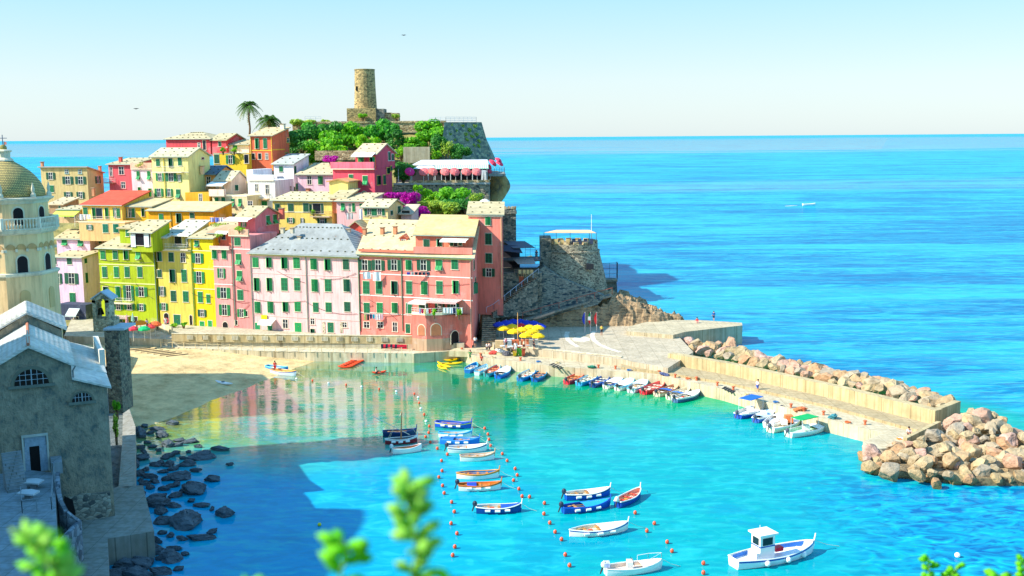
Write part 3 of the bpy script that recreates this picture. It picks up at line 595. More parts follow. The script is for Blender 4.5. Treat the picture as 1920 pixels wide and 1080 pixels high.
course(h, 480.5, 3, (230, 214, 150), x0=470, x1=671, name='cornice', out=.2); course(h, 515, 1.1, (240, 200, 192)); course(h, 596, .8, (226, 190, 180))
pipe(h, 573.5, 480, 622); pipe(h, 470, 480, 622); awning(h, 491, 517, 598, 608, 1.5)
rect(MB(), h, 0, hit(h, 491, 595)[1], hit(h, 501.5, 595)[1], hit(h, 496, 599)[2], hit(h, 496, 590.5)[2], .1, .25, paint((246, 214, 0), .5)).build('sign', h.root)
cable(h, 471, 560, 573, 564, .4); cable(h, 574, 566, 670, 588, .8); cable(h, 520, 508, 572, 530, .2); cable(h, 600, 522, 668, 512, .5)
for x in (607, 640): rect(MB(), h, 0, hit(h, x - 2, 615)[1], hit(h, x + 3, 615)[1], hit(h, x, 624)[2], hit(h, x, 604)[2], 0, .06, stone((230, 220, 190), (120, 100, 80), 2)).build('stone_jamb', h.root)
def dormer(h, x0, x1, ye, yb, Y, wc, yr, rc, dp=3, st='g', rf='gf', wy=None):
    a = vol(h.root, x0, x1, ye, yb, Y, Y - .1, dp, wc, (rf, yr), rc, zbx=.4, over=.2, dots=False, wname='dormer_wall')
    x = (x0 + x1) / 2; win(a, x, wy or (ye + yb) / 2 + .5, (x1 - x0) * .55, (yb - ye) * .75, st, trim=WHITE); return a
dormer(h, 631, 643, 445, 458, 184.5, (250, 240, 220), 441, (226, 150, 100), 3.5, 'g', 's'); dormer(h, 598, 620, 435, 440, 188.5, (250, 214, 160), 421, TILE, 3, 'g', 'gf', 434)
for x, y in ((602, 446), (654, 430), (562, 444), (590, 449), (530, 428), (548, 428)): chimney(h, x, y, 186, .6, .9, (214, 204, 180))
h = house('big salmon pink waterfront house with a striped awning terrace over two arches', 673, 885, 479, 640, FY(673), FY(885), 12.5, (252, 140, 126), ('s', 417), (238, 218, 170), back=(.045, 1), over=.5)
wins(h, '684,497,24,19,O 709,497,24,19,O 739,497,25,19,O 766,497,11,18 794,497,25,19,O 823,497,12,19,t 852.5,496,12,18 686.5,539,12,24 710.5,539,12,24 739,539,12,24,C 767,539,11,24 795.5,540,12,24 824,539,12,24 854,538,12,24 687.5,577,11,19 712,577,11,19 740,577,11,19 767,578,11,19 794,578,18,17,C 825,577,18,17,O 850,577,22,17,O 687.5,609,11,11,g 713,609,11,11,g 740.5,613,9,17,g 765,616,9,17,D')
course(h, 481.5, 4, (236, 222, 140), name='cornice', out=.3); course(h, 516.5, 1.7); course(h, 558, 1.7); course(h, 588, 1.2, x0=673, x1=772)
pipe(h, 672, 480, 620, c=(80, 140, 100)); pipe(h, 752.5, 480, 620, c=(80, 140, 110)); pipe(h, 882, 480, 636, c=(220, 170, 150))
course(h, 470.5, 4.2, (238, 120, 92), x0=674, x1=778, name='brick_parapet', out=.35)
a = vol(h.root, 779, 886, 442, 474, 177.5, 174.5, 10.5, (240, 132, 108), ('s', 406), (240, 216, 150), back=(.045, 1), over=.45, dots=False, wname='attic_wall')
wins(a, '799.5,456,11,14,C 823.5,455,10,13,C 847,457,6,8,C 854,457,7,9,k 863,456,6,8,C'); awning(a, 831, 880, 446, 452, 1.8)
b = vol(h.root, 775, 885, 464, 476, 174.6, 171.6, .4, (242, 146, 130), ('f',), wname='terrace_parapet')
dormer(h, 750, 763, 447, 463, 181, (236, 110, 80), 442, (236, 150, 110), 3)
for x, y in ((684, 429), (682, 441), (717, 427), (741, 425), (784, 424)): chimney(h, x, y, 186 - (x - 680) * .03, .6, 1.3)
for x, y in ((695, 461), (713, 461), (731, 438), (752, 437)):
    p = Wp(x, y, 181 if y > 450 else 186); MB().slab([p + Vector(q) for q in ((-.5, 0, .1), (.5, 0, .1), (.5, 1.2, .5), (-.5, 1.2, .5))], .3, glassm()).build('skylight', h.root)
wins(h, '888.2,497,1.6,18,C 891.2,531,1.6,22,C 888.5,540,1.6,20,C', side=1)
cable(h, 674, 586, 752, 589, .5); cable(h, 673, 562, 700, 572, .6); cable(h, 755, 526, 880, 532, .5); cable(h, 690, 560, 745, 600, -.2)
# rounded terrace with two arches and its awnings
root = h.root; tp = []
for x, y in ((773, 647), (800, 649.5), (830, 648.5), (855, 646), (873, 643), (884, 640)): tp.append(G(x, y, 2.4))
zt = Wp(820, 591, tp[2].y).z; m = MB(); K = Vector((0, 0, 1)); bkp = [Wp(884, 600, FY(884)), Wp(773, 600, FY(773))]
poly = [Vector((p.x, p.y, zt)) for p in tp] + [Vector((p.x, p.y, zt)) for p in bkp]
m.slab(poly, zt - 1.2, plaster((238, 128, 112))); m.build('porch_wall', root)
m = MB(); pts = [Vector((p.x, p.y - .06, zt + .02)) for p in tp]
for a_, b_ in zip(pts, pts[1:]): m.slab([a_ + K * .45, b_ + K * .45, b_ + K * .45 + Vector((0, .3, 0)), a_ + K * .45 + Vector((0, .3, 0))], .45, ptrim((250, 230, 200)))
m.build('terrace_parapet', root)
m = MB()
for a_, b_ in zip(tp, tp[1:]): dd = Vector((0, -.03, 0)); m.slab([Vector((a_.x, a_.y, 3.6)) + dd, Vector((b_.x, b_.y, 3.6)) + dd, Vector((b_.x, b_.y, 1.6)) + dd, Vector((a_.x, a_.y, 1.6)) + dd], .02, plaster((196, 160, 130)), dirv=Vector((0, 1, 0)))
m.build('plinth', root)
hp = House(); hp.root = root
def seg(i):
    hp.A = Vector((tp[i].x, tp[i].y, 0)); hp.B = Vector((tp[i + 1].x, tp[i + 1].y, 0)); hp.d = (hp.B - hp.A).normalized(); hp.n = Vector((hp.d.y, -hp.d.x, 0)); hp.bk = -hp.n; hp.ns = hp.d; return hp
win(seg(0), 790.5, 619, 13, 20, 'a', g=CREAM); win(seg(1), 817.5, 618, 19, 22, 'a', g=CREAM); win(seg(3), 852.5, 633, 14, 25, 'a')
aw = awning(h, 777, 810, 562, 569, 2.6, stripes((250, 240, 232), (236, 196, 190), 2.6), True); awning(h, 812, 868, 560, 567, 2.8, stripes((250, 246, 240), (226, 60, 50), 2.2), True)
m = MB(); railing(m, [p + K * .45 for p in pts[:4]], .7, paint((240, 236, 226), .5), .5, .025, 2).build('railing', root)
h = house('tall salmon house behind the corner of the big salmon house, seaward end of the town', 878, 942, 403, 590, 183.5, 181.5, 9, (242, 140, 124), ('s', 381), TILE, back=(0, 1), over=.35)
wins(h, '915,414,10,16,c 916,448,12,21,C 916.5,484,12,18,C 916.5,511,23,15,O'); course(h, 404.5, 4, (250, 220, 200), name='cornice', out=.2); pipe(h, 940, 405, 560, c=(238, 190, 140))
# --- left edge of town
h = house('pale lilac pink house in the shade beside the bell tower, below its double roof', 100, 153, 483, 608, 203, 201, 9, (244, 204, 226), ('s', 464), TILE)
wins(h, '103,489,5,13,C 130,489,9,13,C 108,522,17,19,O 134,522,26,20,O 136,558,11,18,c'); wins(h, '160,489,5,9,C 162,521,5,19,C', side=1)
a = vol(h.root, 106, 168, 448, 468, 208.5, 206.5, 8, (244, 196, 218), ('g', 432), TILE, zbx=3); wins(a, '121,455,10,10,t 151,456,10,11,t'); wins(a, '187,451,5,9,C', side=1)
a = vol(h.root, 108, 160, 571, 616, 199, 197.5, 3, (60, 70, 96), ('f',), wname='shop_front'); win(a, 143, 600, 9, 12, 'k'); awning(a, 130, 150, 578, 592, 1.4, paint((200, 214, 214), .9))
h = house('weathered tan stone house with open green shutters, farthest left on the skyline', 76, 163, 315, 392, 229, 226.5, 5.6, (214, 190, 130), ('s', -1.3, 1), (226, 186, 150))
wins(h, '95,330,17,13,O 127,338,20,14,O 151,338,20,14,O 97,354,8,13,c 128,366,16,12,O 151,366,15,12,O'); wins(h, '183,337,10,13,O', side=1); wins(h, '125,322,6,7,g 150,322,6,7,g', trim=(150, 190, 190)); chimney(h, 79, 304, 230, .5, 2.0); chimney(h, 187, 312, 232, .5, 1.6)
h = house('crimson pink house with a rusty balcony, second from the left on the skyline', 203, 249, 309, 372, 229, 227.5, 8, (232, 92, 100), ('s', 298), TILE)
wins(h, '208,322,6,16,g 227.5,320,10,14,g 231,347,8,12,g', trim=(240, 180, 170)); chimney(h, 226, 295, 231, .6, 1.4, (220, 90, 80)); balcony(h, 200, 217, 342, 1, (180, 110, 90))
h = house('white pink house with a potted plant roof terrace, left of the tall pale yellow house', 246, 290, 317, 380, 221, 220, 7, (250, 226, 232), ('f',))
wins(h, '259,329,6,16,t 279,329,6,16,t 261,357,5,12,c 281,361,6,15,c'); course(h, 317.5, 2.4, (240, 230, 210)); balcony(h, 246, 286, 316, .3, solid=(250, 200, 170), hgt=1.2)
h = house('tall pale yellow house with green shutters and a balcony, upper left of town', 284, 352, 294, 400, 216, 214, 8.4, (250, 238, 150), ('g', 279), (230, 222, 180))
wins(h, '296,305,7,13,c 319.5,305,8,16,C 337,303,7,15,c 300,332,16,14,o 320.5,332,20,15,o 336,334,9,13,o 298,361,16,15,o 317,361,14,14,o 334,363,8,16,t 319,385,5,5,g 335,385,5,5,g')
win(h, 380, 297, 5, 4, 'k', side=1); balcony(h, 307, 345, 322, .9, hgt=1.1); course(h, 323, 2, (240, 230, 190)); course(h, 292.5, 2, (250, 244, 214)); pipe(h, 307, 296, 392, c=(214, 190, 70))
h = house('wide crimson house with a tan hipped roof, topmost on the left skyline', 311, 394, 261, 290, 243, 240, 9, (228, 84, 92), ('h', 249), TILE)
wins(h, '373,272,5,8,g 383,272,6,18,k')
a = vol(h.root, 397, 424, 263, 292, 240, 239, 8, (226, 80, 90), ('g', 252), TILE); win(a, 412, 270, 5, 9, 'C')
h = house('mustard yellow flat roofed house with bushes on its terrace, below the crimson skyline house', 400, 462, 288, 335, 232, 230, 9, (246, 206, 50), ('f',))
wins(h, '406,298,9,17,C 432,299,17,16,o 462,298,8,16,k'); course(h, 287.5, 2, (180, 170, 130)); wins(h, '425,276,1,1,k')
a = vol(h.root, 428, 466, 272, 288, 240, 239, 5, (240, 236, 226), ('s', 264), TILE, wname='back_wall'); win(a, 441, 276, 8, 7, 'c')
h = house('orange red house with yellow corner bands under the palms', 469, 510, 255, 320, 232, 230.5, 7.5, (236, 112, 74), ('s', 241), (240, 212, 160))
wins(h, '481.5,269,7,19,c 497,269,7,19,c 475,293,6,11,k 487,293,6,11,k 500,293,5,11,g'); wins(h, '540,263,5,9,g 537,290,5,8,C', side=1, trim=(246, 200, 90)); course(h, 282, 2, (250, 190, 60)); course(h, 281, 2, (250, 190, 60), side=1); chimney(h, 530, 233, 236, .9, 1.4, (236, 226, 200))
for x in (470, 509): pipe(h, x, 256, 318, c=(250, 200, 60))
h = house('orange house with dark slate roof and railed balcony beside the tall pale yellow house', 356, 404, 327, 364, 221, 219.5, 8, (240, 168, 92), ('g', 312), (110, 130, 150))
wins(h, '364.5,340,9,15,C 391,339,8,15,g 351,341,3,6,k'); balcony(h, 350, 391, 357, 1.6, (250, 190, 100)); chimney(h, 379, 312, 218, .6, 1.6, (240, 200, 160))
h = house('orange yellow flat house under the small railed balcony', 347, 392, 361, 410, 213.5, 212, 8, (248, 176, 40), ('f',))
wins(h, '376,371,6,14,g'); a = vol(h.root, 363, 385, 383, 395, 211, 210.5, 4, (250, 170, 30), ('s', 376), TILE, dots=False)
h = house('cream house with tilted green shutters and a white awning on its terrace', 398, 463, 367, 446, 212, 210, 7, (248, 228, 178), ('f',))
wins(h, '406.5,377,7,14,t 419,377,7,14,t 436.5,380,6,15,t 450,380,6,15,t 412,402,9,7,o 438,407,10,14,o 469,382,9,10,g'); course(h, 367.5, 2.4, (246, 236, 210)); balcony(h, 396, 424, 366, .8, hgt=1.2, solid=(250, 220, 200))
a = vol(h.root, 404, 433, 338, 368, 217, 216, 6, (250, 214, 190), ('g', 322), (230, 218, 180)); awning(a, 398, 429, 340, 347, 2.4); wins(a, '408,352,5,6,g 418,352,5,6,g')
h = house('white house with a balustraded roof terrace in the middle of the town', 464, 515, 338, 400, 216, 214.5, 8.5, (240, 240, 236), ('f',))
wins(h, '481,352,6,13,g 501,355,7,17,g 444,352,6,10,C'); wins(h, '545,354,3,9,g', side=1); course(h, 338, 2, (250, 250, 246)); balcony(h, 461, 505, 372, 1.0, (240, 200, 150)); wins(h, '471,382,10,10,c 496,382,10,10,c')
b = balcony(h, 466, 514, 337.6, .2, hgt=1.1, solid=(246, 246, 244))
a = vol(h.root, 462, 474, 318, 340, 218, 217.6, 8, (244, 244, 244), ('f',))
h = house('white house with a grey lean-to roof and a satellite dish, behind the balustraded white house', 513, 550, 308, 350, 226.5, 225, 6.5, (246, 240, 244), ('s', 291), (206, 210, 200))
win(h, 527, 317, 7, 10, 'c'); win(h, 553, 319, 4, 15, 'C', side=1); win(h, 556, 350, 4, 12, 'C', side=1)
h = house('mauve pink house half shaded by the white house, with a buff roof', 558, 624, 328, 380, 223, 221, 9, (246, 204, 216), ('s', 308), (236, 216, 170))
wins(h, '580,338,8,15,g 601,338,9,15,c 582,361,8,6,k 601,362,8,6,c'); chimney(h, 577, 354, 222, .6, 1)
h = house('vivid crimson house with white awning and broad terrace, next to the restaurant terrace', 624, 702, 318, 384, 214, 211.5, 9, (226, 82, 104), ('f',))
wins(h, '658,333,8,12,c 684.5,338,9,17,t 683,362,11,6,a'); wins(h, '709,338,5,17,C 720.5,337,5,17,C 727,320,4,11,C 733,316,3,9,C', side=1, trim=(250, 200, 80)); course(h, 317, 2.4, (250, 190, 90)); b = balcony(h, 622, 703, 316, .5, hgt=1.3, solid=(238, 120, 140))
a = vol(h.root, 666, 705, 289, 318, 214.5, 213.2, 9.5, (226, 82, 104), ('g', 271), (242, 216, 176)); wins(a, '677,303,11,19,c 698,304,10,20,c', trim=(250, 190, 60)); wins(a, '729.5,293,4,16,C 736,295,4,12,C', side=1, trim=WHITE); awning(a, 665, 705, 286, 292, 1.9)
h = house('small pale yellow house with an orange tiled roof, in front of the crimson terrace house', 617, 652, 341, 372, 208.5, 207.5, 5, (250, 222, 130), ('gf', 337), (242, 180, 120), dots=False)
h = house('long yellow and cream house with a flowered balcony, in the centre of town', 511, 622, 377, 432, 206, 202.5, 8, (244, 214, 110), ('s', 362), (236, 222, 176))
wins(h, '520,389,9,13,C 545,389,10,14,C 573.5,389,10,16,C 594.5,391,16,18,k 604,391,4,18,C 518,413,10,9,c 545,413,14,9,o 567,414,7,10,O 604,414,18,9,O 582,390,5,14,C'); course(h, 397.5, 1.5, (250, 240, 200), x0=511, x1=585); balcony(h, 586, 622, 405, 1.0, (200, 180, 150), (150, 130, 110)); course(h, 376.5, 2, (240, 220, 150))
h = house('light pink house with laundry under its windows, behind the roof of the big salmon house', 631, 688, 378, 436, 200.5, 199, 8, (250, 196, 196), ('s', 364), (238, 220, 176))
wins(h, '643,388,7,14,t 656,390,5,15,g 663,389,5,16,c 677,386,5,8,c'); course(h, 378, 2, (246, 200, 160))
a = vol(h.root, 655, 679, 426, 440, 192, 191.5, 5, (240, 96, 74), ('gf', 414), TILE, dots=False)
h = house('small buff yellow house with green shutters and a stained side wall, beside the bougainvillea', 680, 727, 389, 446, 195, 193.5, 7, (246, 220, 150), ('g', 375), (238, 224, 180))
wins(h, '686,398,5,13,c 692.5,397,7,11,g 701.5,398,10,13,c 712,397,7,11,g 719,398,5,13,c 709,423,9,8,c'); wins(h, '734,399,4,8,C 748,393,5,13,C', side=1); course(h, 412, 1.3, (250, 240, 200))
a = vol(h.root, 752, 771, 402, 420, 197.5, 197, 4, (226, 200, 190), ('s', 386), (230, 210, 180), dots=False, wname='porch_wall'); win(a, 761, 399, 15, 8, 'k')
h = house('low house with a bright red lean-to roof and yellow walls, near the bell tower', 154, 228, 385, 420, 209.5, 207, 9, (250, 206, 90), ('s', 360), (238, 96, 66), dots=False)
wins(h, '160,396,8,13,c 176,400,7,20,c 186,400,12,19,k 200,400,7,20,c 216,399,9,18,o 222,400,6,18,c'); chimney(h, 175, 353, 216, .5, 1.6); balcony(h, 148, 225, 414, 1.4, (240, 210, 170), (230, 214, 190))
a = vol(h.root, 229, 284, 388, 420, 208.5, 206.8, 7, (250, 200, 40), ('s', 374), TILE, dots=False); wins(a, '235,399,6,17,C 244,399,7,17,g 250,399,6,17,c 268,398,6,14,C')
h = house('orange buff house with two green windows, under the red roofed house', 148, 234, 417, 452, 203.5, 201.5, 5, (246, 196, 132), ('f',))
wins(h, '197.5,428,10,16 217,428,10,16 168,426,12,9,o', g=(0, 140, 110)); course(h, 416.5, 2, (240, 226, 190))
h = house('flat roofed golden orange house, above the lime green house', 278, 400, 396, 436, 205.5, 202, 7, (248, 170, 14), ('s', 1.2, 1), (240, 220, 170), dots=False)
wins(h, '302,408,8,13,c 335,409,10,17,C 360,404,8,10,C'); pipe(h, 320, 397, 424, c=(200, 170, 60))
for lab, x0, x1, y0, y1, Y, dp, wc, rf, rc, ws in (
    ('small shaded stone hut with a pale roof beside the bell tower dome', 92, 118, 384, 410, 215, 5, (190, 150, 110), ('s', 372), (230, 210, 170), '112,391,4,9,C'),
    ('covered terrace with a lime green awning left of the red roofed house', 110, 150, 394, 418, 211, 5, (226, 190, 150), ('s', 388), (226, 214, 170), '122,404,5,8,C 136,404,12,8,k'),
    ('plain terracotta house seen between the pale yellow house and the red roof', 262, 284, 378, 396, 212, 5, (250, 176, 60), ('f',), TILE, '270,384,4,7,k'),
    ('pink orange side building with a tiled roof behind the white house terrace', 620, 648, 372, 400, 203, 6, (244, 150, 100), ('s', 356), TILE, '634,388,4,6,k'),
    ('narrow peach house wedged behind the rose pink houses', 400, 440, 424, 446, 199, 5, (246, 196, 160), ('f',), TILE, '412,431,8,6,O'),
    ('pale house with a mossy roof behind the orange red house', 520, 548, 288, 312, 236, 5, (236, 150, 120), ('f',), TILE, '530,296,5,7,k')):
    h = house(lab, x0, x1, y0, y1, Y, Y - .8, dp, wc, rf, rc); wins(h, ws)
    if 'lime' in lab: awning(h, 108, 152, 394, 404, 2.4, paint((206, 226, 90), .9), True)

h = house('tall added ochre house, mostly hidden behind the bell tower, shading the beach', 0, 66, 447, 730, 130, 130, 22, (226, 190, 120), ('g', 436), TILE, back=(-.47, 1)); wins(h, '20,520,9,16,c 50,520,9,16,c 20,560,9,16,c 50,560,9,16,c')  # added, mostly unseen; sized so its shadow falls across the beach
h = house('tall added rose house, mostly hidden behind the bell tower, behind the ochre one', -40, 56, 470, 660, 172, 172, 9, (226, 150, 140), ('g', 455), TILE, back=(-.48, 1)); wins(h, '20,500,9,16,c 45,500,9,16,c')  # added behind the ochre house for the same beach shadow
# ================================================================== vegetation and rock helpers
def foliage(m, c, r, n, sz, mat, rs, shell=.45):
    rx, ry, rz = r
    for _ in range(n):
        while True:
            q = Vector((rs.uniform(-1, 1), rs.uniform(-1, 1), rs.uniform(-1, 1)))
            if shell < q.length < 1: break
        p = Vector(c) + Vector((q.x * rx, q.y * ry, q.z * rz)); nn = (q + Vector((rs.uniform(-.9, .9), rs.uniform(-.9, .9), rs.uniform(-.6, .9)))).normalized()
        a = nn.orthogonal().normalized(); a.rotate(Matrix.Rotation(rs.uniform(0, 6.3), 3, nn)); b = nn.cross(a); s_ = sz * rs.uniform(.6, 1.3)
        m.add([p - a * s_, p - b * s_ * .5, p + a * s_, p + b * s_ * .5], [(0, 1, 2, 3)], mat)
def crown_mb(c, r, n, sz, mat, seed, lobes=9):
    rs = random.Random(seed); m = MB(); rx, ry, rz = r
    for i in range(lobes):
        t = rs.uniform(0, 6.28); k = rs.uniform(.3, .75); zz = rs.uniform(-.45, .6); s_ = rs.uniform(.35, .58)
        foliage(m, Vector(c) + Vector((math.cos(t) * k * rx, math.sin(t) * k * ry, zz * rz)), (rx * s_, ry * s_, rz * s_), n // lobes, sz, mat, rs)
    return m
GR = [leafm((150, 226, 30), (60, 150, 30)), leafm((110, 210, 50), (30, 120, 40)), leafm((180, 230, 30), (90, 180, 30)), leafm((100, 180, 60), (34, 110, 50)), leafm((200, 220, 70), (120, 170, 60))]
BOUG = leafm((226, 0, 190), (170, 0, 150)); PALE = leafm((190, 200, 130), (100, 150, 70)); BARK = paint((110, 86, 60), .9, .3, 3.0)
def bush(label, px, py, w_, h_, Y, mt=0, n=900, sz=None, name='bush', cat='bush', group=None, mat=None, trunk=False):
    k = Y / FP; p = Wp(px, py, Y); rx, rz = w_ * k / 2, h_ * k / 2; base = p - Vector((0, 0, rz))
    t = thing(name, label, cat, base, group)
    crown_mb(p, (rx, rx * .9, rz), n, sz or max(.2, rx * .13), mat or GR[mt], int(px * 31 + py)).build('foliage' if not trunk else 'crown', t)
    m = MB(); b0 = base - Vector((0, 0, .6 + (2.0 if trunk else 0)))
    for i in range(4): a = i * 1.6 + px; m.tube(b0, p + Vector((math.cos(a) * rx * .5, math.sin(a) * rx * .5, rz * .2)), .12 + .02 * rx, .04, 6, BARK)
    m.build('trunk' if trunk else 'stems', t); return t
def ico():
    t = (1 + 5 ** .5) / 2; v = [Vector(q).normalized() for q in ((-1, t, 0), (1, t, 0), (-1, -t, 0), (1, -t, 0), (0, -1, t), (0, 1, t), (0, -1, -t), (0, 1, -t), (t, 0, -1), (t, 0, 1), (-t, 0, -1), (-t, 0, 1))]
    f = [(0, 11, 5), (0, 5, 1), (0, 1, 7), (0, 7, 10), (0, 10, 11), (1, 5, 9), (5, 11, 4), (11, 10, 2), (10, 7, 6), (7, 1, 8), (3, 9, 4), (3, 4, 2), (3, 2, 6), (3, 6, 8), (3, 8, 9), (4, 9, 5), (2, 4, 11), (6, 2, 10), (8, 6, 7), (9, 8, 1)]
    for _ in range(3):
        cache = {}; nf = []
        def mid(a, b):
            k = (min(a, b), max(a, b))
            if k not in cache: v.append(((v[a] + v[b]) / 2).normalized()); cache[k] = len(v) - 1
            return cache[k]
        for a, b, c in f: ab, bc, ca = mid(a, b), mid(b, c), mid(c, a); nf += [(a, ab, ca), (b, bc, ab), (c, ca, bc), (ab, bc, ca)]
        f = nf
    return v, f
ICO = ico()
def rockmesh(seed, mat, cuts=11, rough=.10, nm='boulder'):
    rs = random.Random(seed); pl = []
    for _ in range(cuts):
        q = Vector((rs.gauss(0, 1), rs.gauss(0, 1), rs.gauss(0, 1))).normalized(); pl.append((q, rs.uniform(.45, .82)))
    vs = []
    for v in ICO[0]:
        p = v.copy()
        for q, d in pl:
            s_ = p.dot(q)
            if s_ > d: p -= q * (s_ - d)
        p += v * (rough * noise.noise(v * 2.2 + Vector((seed, 0, 0))) + rough * .9 * noise.noise(v * 5 + Vector((seed, 5, 0)))); vs.append(p)
    me = bpy.data.meshes.new(nm); me.from_pydata(vs, [], ICO[1]); me.materials.append(mat); me.update(); return me
def bouldermat(c, c2):
    m, n, b = newmat('boulder_rock'); tc = nd(n, 'ShaderNodeTexCoord'); oi = nd(n, 'ShaderNodeObjectInfo')
    n1 = nd(n, 'ShaderNodeTexNoise', i_Scale=1.6, i_Detail=12.0, i_Roughness=.75); n.links.new(tc.outputs['Object'], n1.inputs['Vector'])
    base = ramp(n, oi.outputs['Random'], [(0, lin(c)), (.35, lin(c2)), (.6, sc(lin(c), .9)), (.8, lin((206, 160, 120))), (.94, lin((214, 176, 160)))])
    o = mixc(n, .8, base, ramp(n, n1.outputs[0], [(.34, (.30, .25, .20)), (.46, (.75, .72, .68)), (.62, (1.0, 1.0, 1.0))]), 'MULTIPLY')
    g = nd(n, 'ShaderNodeNewGeometry'); sx = nd(n, 'ShaderNodeSeparateXYZ'); n.links.new(g.outputs['Position'], sx.inputs[0])
    wet = nd(n, 'ShaderNodeMapRange'); n.links.new(sx.outputs[2], wet.inputs[0]); wet.inputs[1].default_value = .05; wet.inputs[2].default_value = 1.7; wet.inputs[3].default_value = 1; wet.inputs[4].default_value = 0
    o = mixc(n, wet.outputs[0], o, mixc(n, .65, o, (.22, .13, .02))); n.links.new(o, b.inputs['Base Color']); b.inputs['Roughness'].default_value = .9
    bp = nd(n, 'ShaderNodeBump', i_Strength=.9, i_Distance=.2); n.links.new(n1.outputs[0], bp.inputs['Height']); n.links.new(bp.outputs[0], b.inputs['Normal']); return m
BM = bouldermat((208, 184, 140), (178, 166, 146)); BOULD = [rockmesh(100 + i, BM, 17, .05) for i in range(16)]
def place_rock(me, p, s, label, group, nm='boulder', cat='boulder', rs=rnd):
    o = bpy.data.objects.new(nm, me); C.objects.link(o); o.location = p; o.scale = s; o.rotation_euler = (rs.uniform(-.5, .5), rs.uniform(-.5, .5), rs.uniform(0, 6.28)); return tag(o, label, cat, group)
# ================================================================== castle hill
CST = stone((206, 178, 120), (112, 104, 70), 1.0, 1.7); CSD = stone((150, 146, 130), (60, 80, 80), .8, 1.5); CSL = stone((222, 198, 150), (150, 124, 84), .9, 1.6)
t = thing('castle_tower', 'round brown stone castle keep with one slit window, highest thing on the hill', 'tower', Wp(685, 226, 262))
c = Wp(685.5, 203, 262); zt = Wp(685, 130, 262).z; cb = c.z - .5; c.z = 0
MB().lathe(c, [(2.78, cb), (2.55, (cb + zt) / 2), (2.42, zt - .25), (2.5, zt - .2), (2.5, zt)], 20, CST).build('keep', t)
p = Wp(668.5, 166, 259.8); MB().box(p + Vector((0, .3, 0)), (.35, .5, 1.1), paint((10, 12, 14), .9)).build('slit_window', t)
m = MB()
def wbox(m, x0, x1, y0, y1, Y, dp, mat): a = Wp(x0, y0, Y); b = Wp(x1, y1, Y); return m.slab([Vector((a.x, Y, a.z)), Vector((b.x, Y, a.z)), Vector((b.x + .0, Y + dp, a.z)), Vector((a.x, Y + dp, a.z))], a.z - b.z, mat)
wbox(m, 650, 705, 203, 236, 257, 6, CST); m.build('base_block', t); m = MB(); wbox(m, 705, 721, 204, 236, 258, 5, CSD); m.build('base_block', t)
m = MB(); wbox(m, 719, 748, 212, 236, 259, 3, CSL); wbox(m, 721, 733, 211, 213, 259, 3, CSL)
tag(m.build('ruined_wall'), 'broken beige stone wall stub right of the castle keep', 'ruin')
m = MB(); wbox(m, 548, 836, 229, 248, 256, 1.2, CSL); wbox(m, 548, 836, 228.2, 229.4, 255.8, 1.6, CSL); tag(m.build('castle_wall'), 'long low stone castle wall along the hilltop above the green bushes', 'wall')
def taper(label, name, pts_top, yt, pts_bot, yb, Yt, Yb, mat, dp, cat='wall'):
    T_ = [Wp(x, yt, Yt) for x in pts_top]; B_ = [Wp(x, yb, Yb) for x in pts_bot]; a, b = T_; c_, d_ = B_
    e = Vector((0, dp, 0)); vs = [c_, d_, d_ + e, c_ + e, a, b, b + e * .8, a + e * .8]
    return tag(MB().add(vs, [(0, 1, 5, 4), (1, 2, 6, 5), (2, 3, 7, 6), (3, 0, 4, 7), (4, 5, 6, 7)], mat).build(name), label, cat)
BAST = stone((160, 160, 130), (70, 96, 100), .6, 1.4)
t = thing('castle_bastion', 'big sloping stone castle bastion with a railed top, at the seaward end of the hill', 'bastion', Wp(870, 300, 243))
A0, A1, B0, B1 = Wp(833, 229, 245), Wp(903, 229, 253), Wp(826, 300, 240), Wp(924, 302, 250)
dr = Vector((-1.0, 14, 0)); MB().add([B0, B1, B1 + Vector((.4, 20, 0)), B0 + Vector((0, 20, 0)), A0, A1, A1 + dr, A0 + dr], [(0, 1, 5, 4), (1, 2, 6, 5), (2, 3, 7, 6), (3, 0, 4, 7), (4, 5, 6, 7)], BAST).build('wall', t)
for i_, (x_, y_) in enumerate(((845, 234), (866, 236), (890, 236), (853, 245), (879, 244), (841, 252), (872, 252), (893, 252), (884, 256), (874, 262), (897, 265), (851, 262), (888, 273), (861, 274), (896, 274))): q_ = Wp(x_, y_, 245.5 + (x_ - 833) * .1 - (y_ - 229) * .06); mm_ = MB(); foliage(mm_, q_, (.7, .35, .45), 60, .22, GR[4], random.Random(i_)); mm_.build('wall_plant', t)
m = MB(); railing(m, [Wp(806, 229, 246), Wp(836, 229, 245.5), Wp(893, 229, 252.3), Wp(893, 229, 262)], 1.15, paint((190, 200, 206), .4), 1.2, .035, 3).build('railing', t)
m = MB(); railing(m, [Wp(572, 229, 257.5), Wp(602, 229, 257.5)], 1.3, paint((190, 200, 206), .4), 1.0, .035, 3); tag(m.build('hilltop_railing'), 'thin metal railing on the hilltop left of the castle keep', 'railing')
m = MB(); wbox(m, 756, 806, 276, 305, 236, 3, concrete((214, 200, 164), .6)); tag(m.build('garden_wall'), 'stained blank beige wall block under the round tree, above the restaurant roof', 'wall')
m = MB(); wbox(m, 590, 672, 283, 300, 233, 1.5, CSL); tag(m.build('garden_wall'), 'low rubble garden wall behind the magenta flowers and mauve house', 'wall')
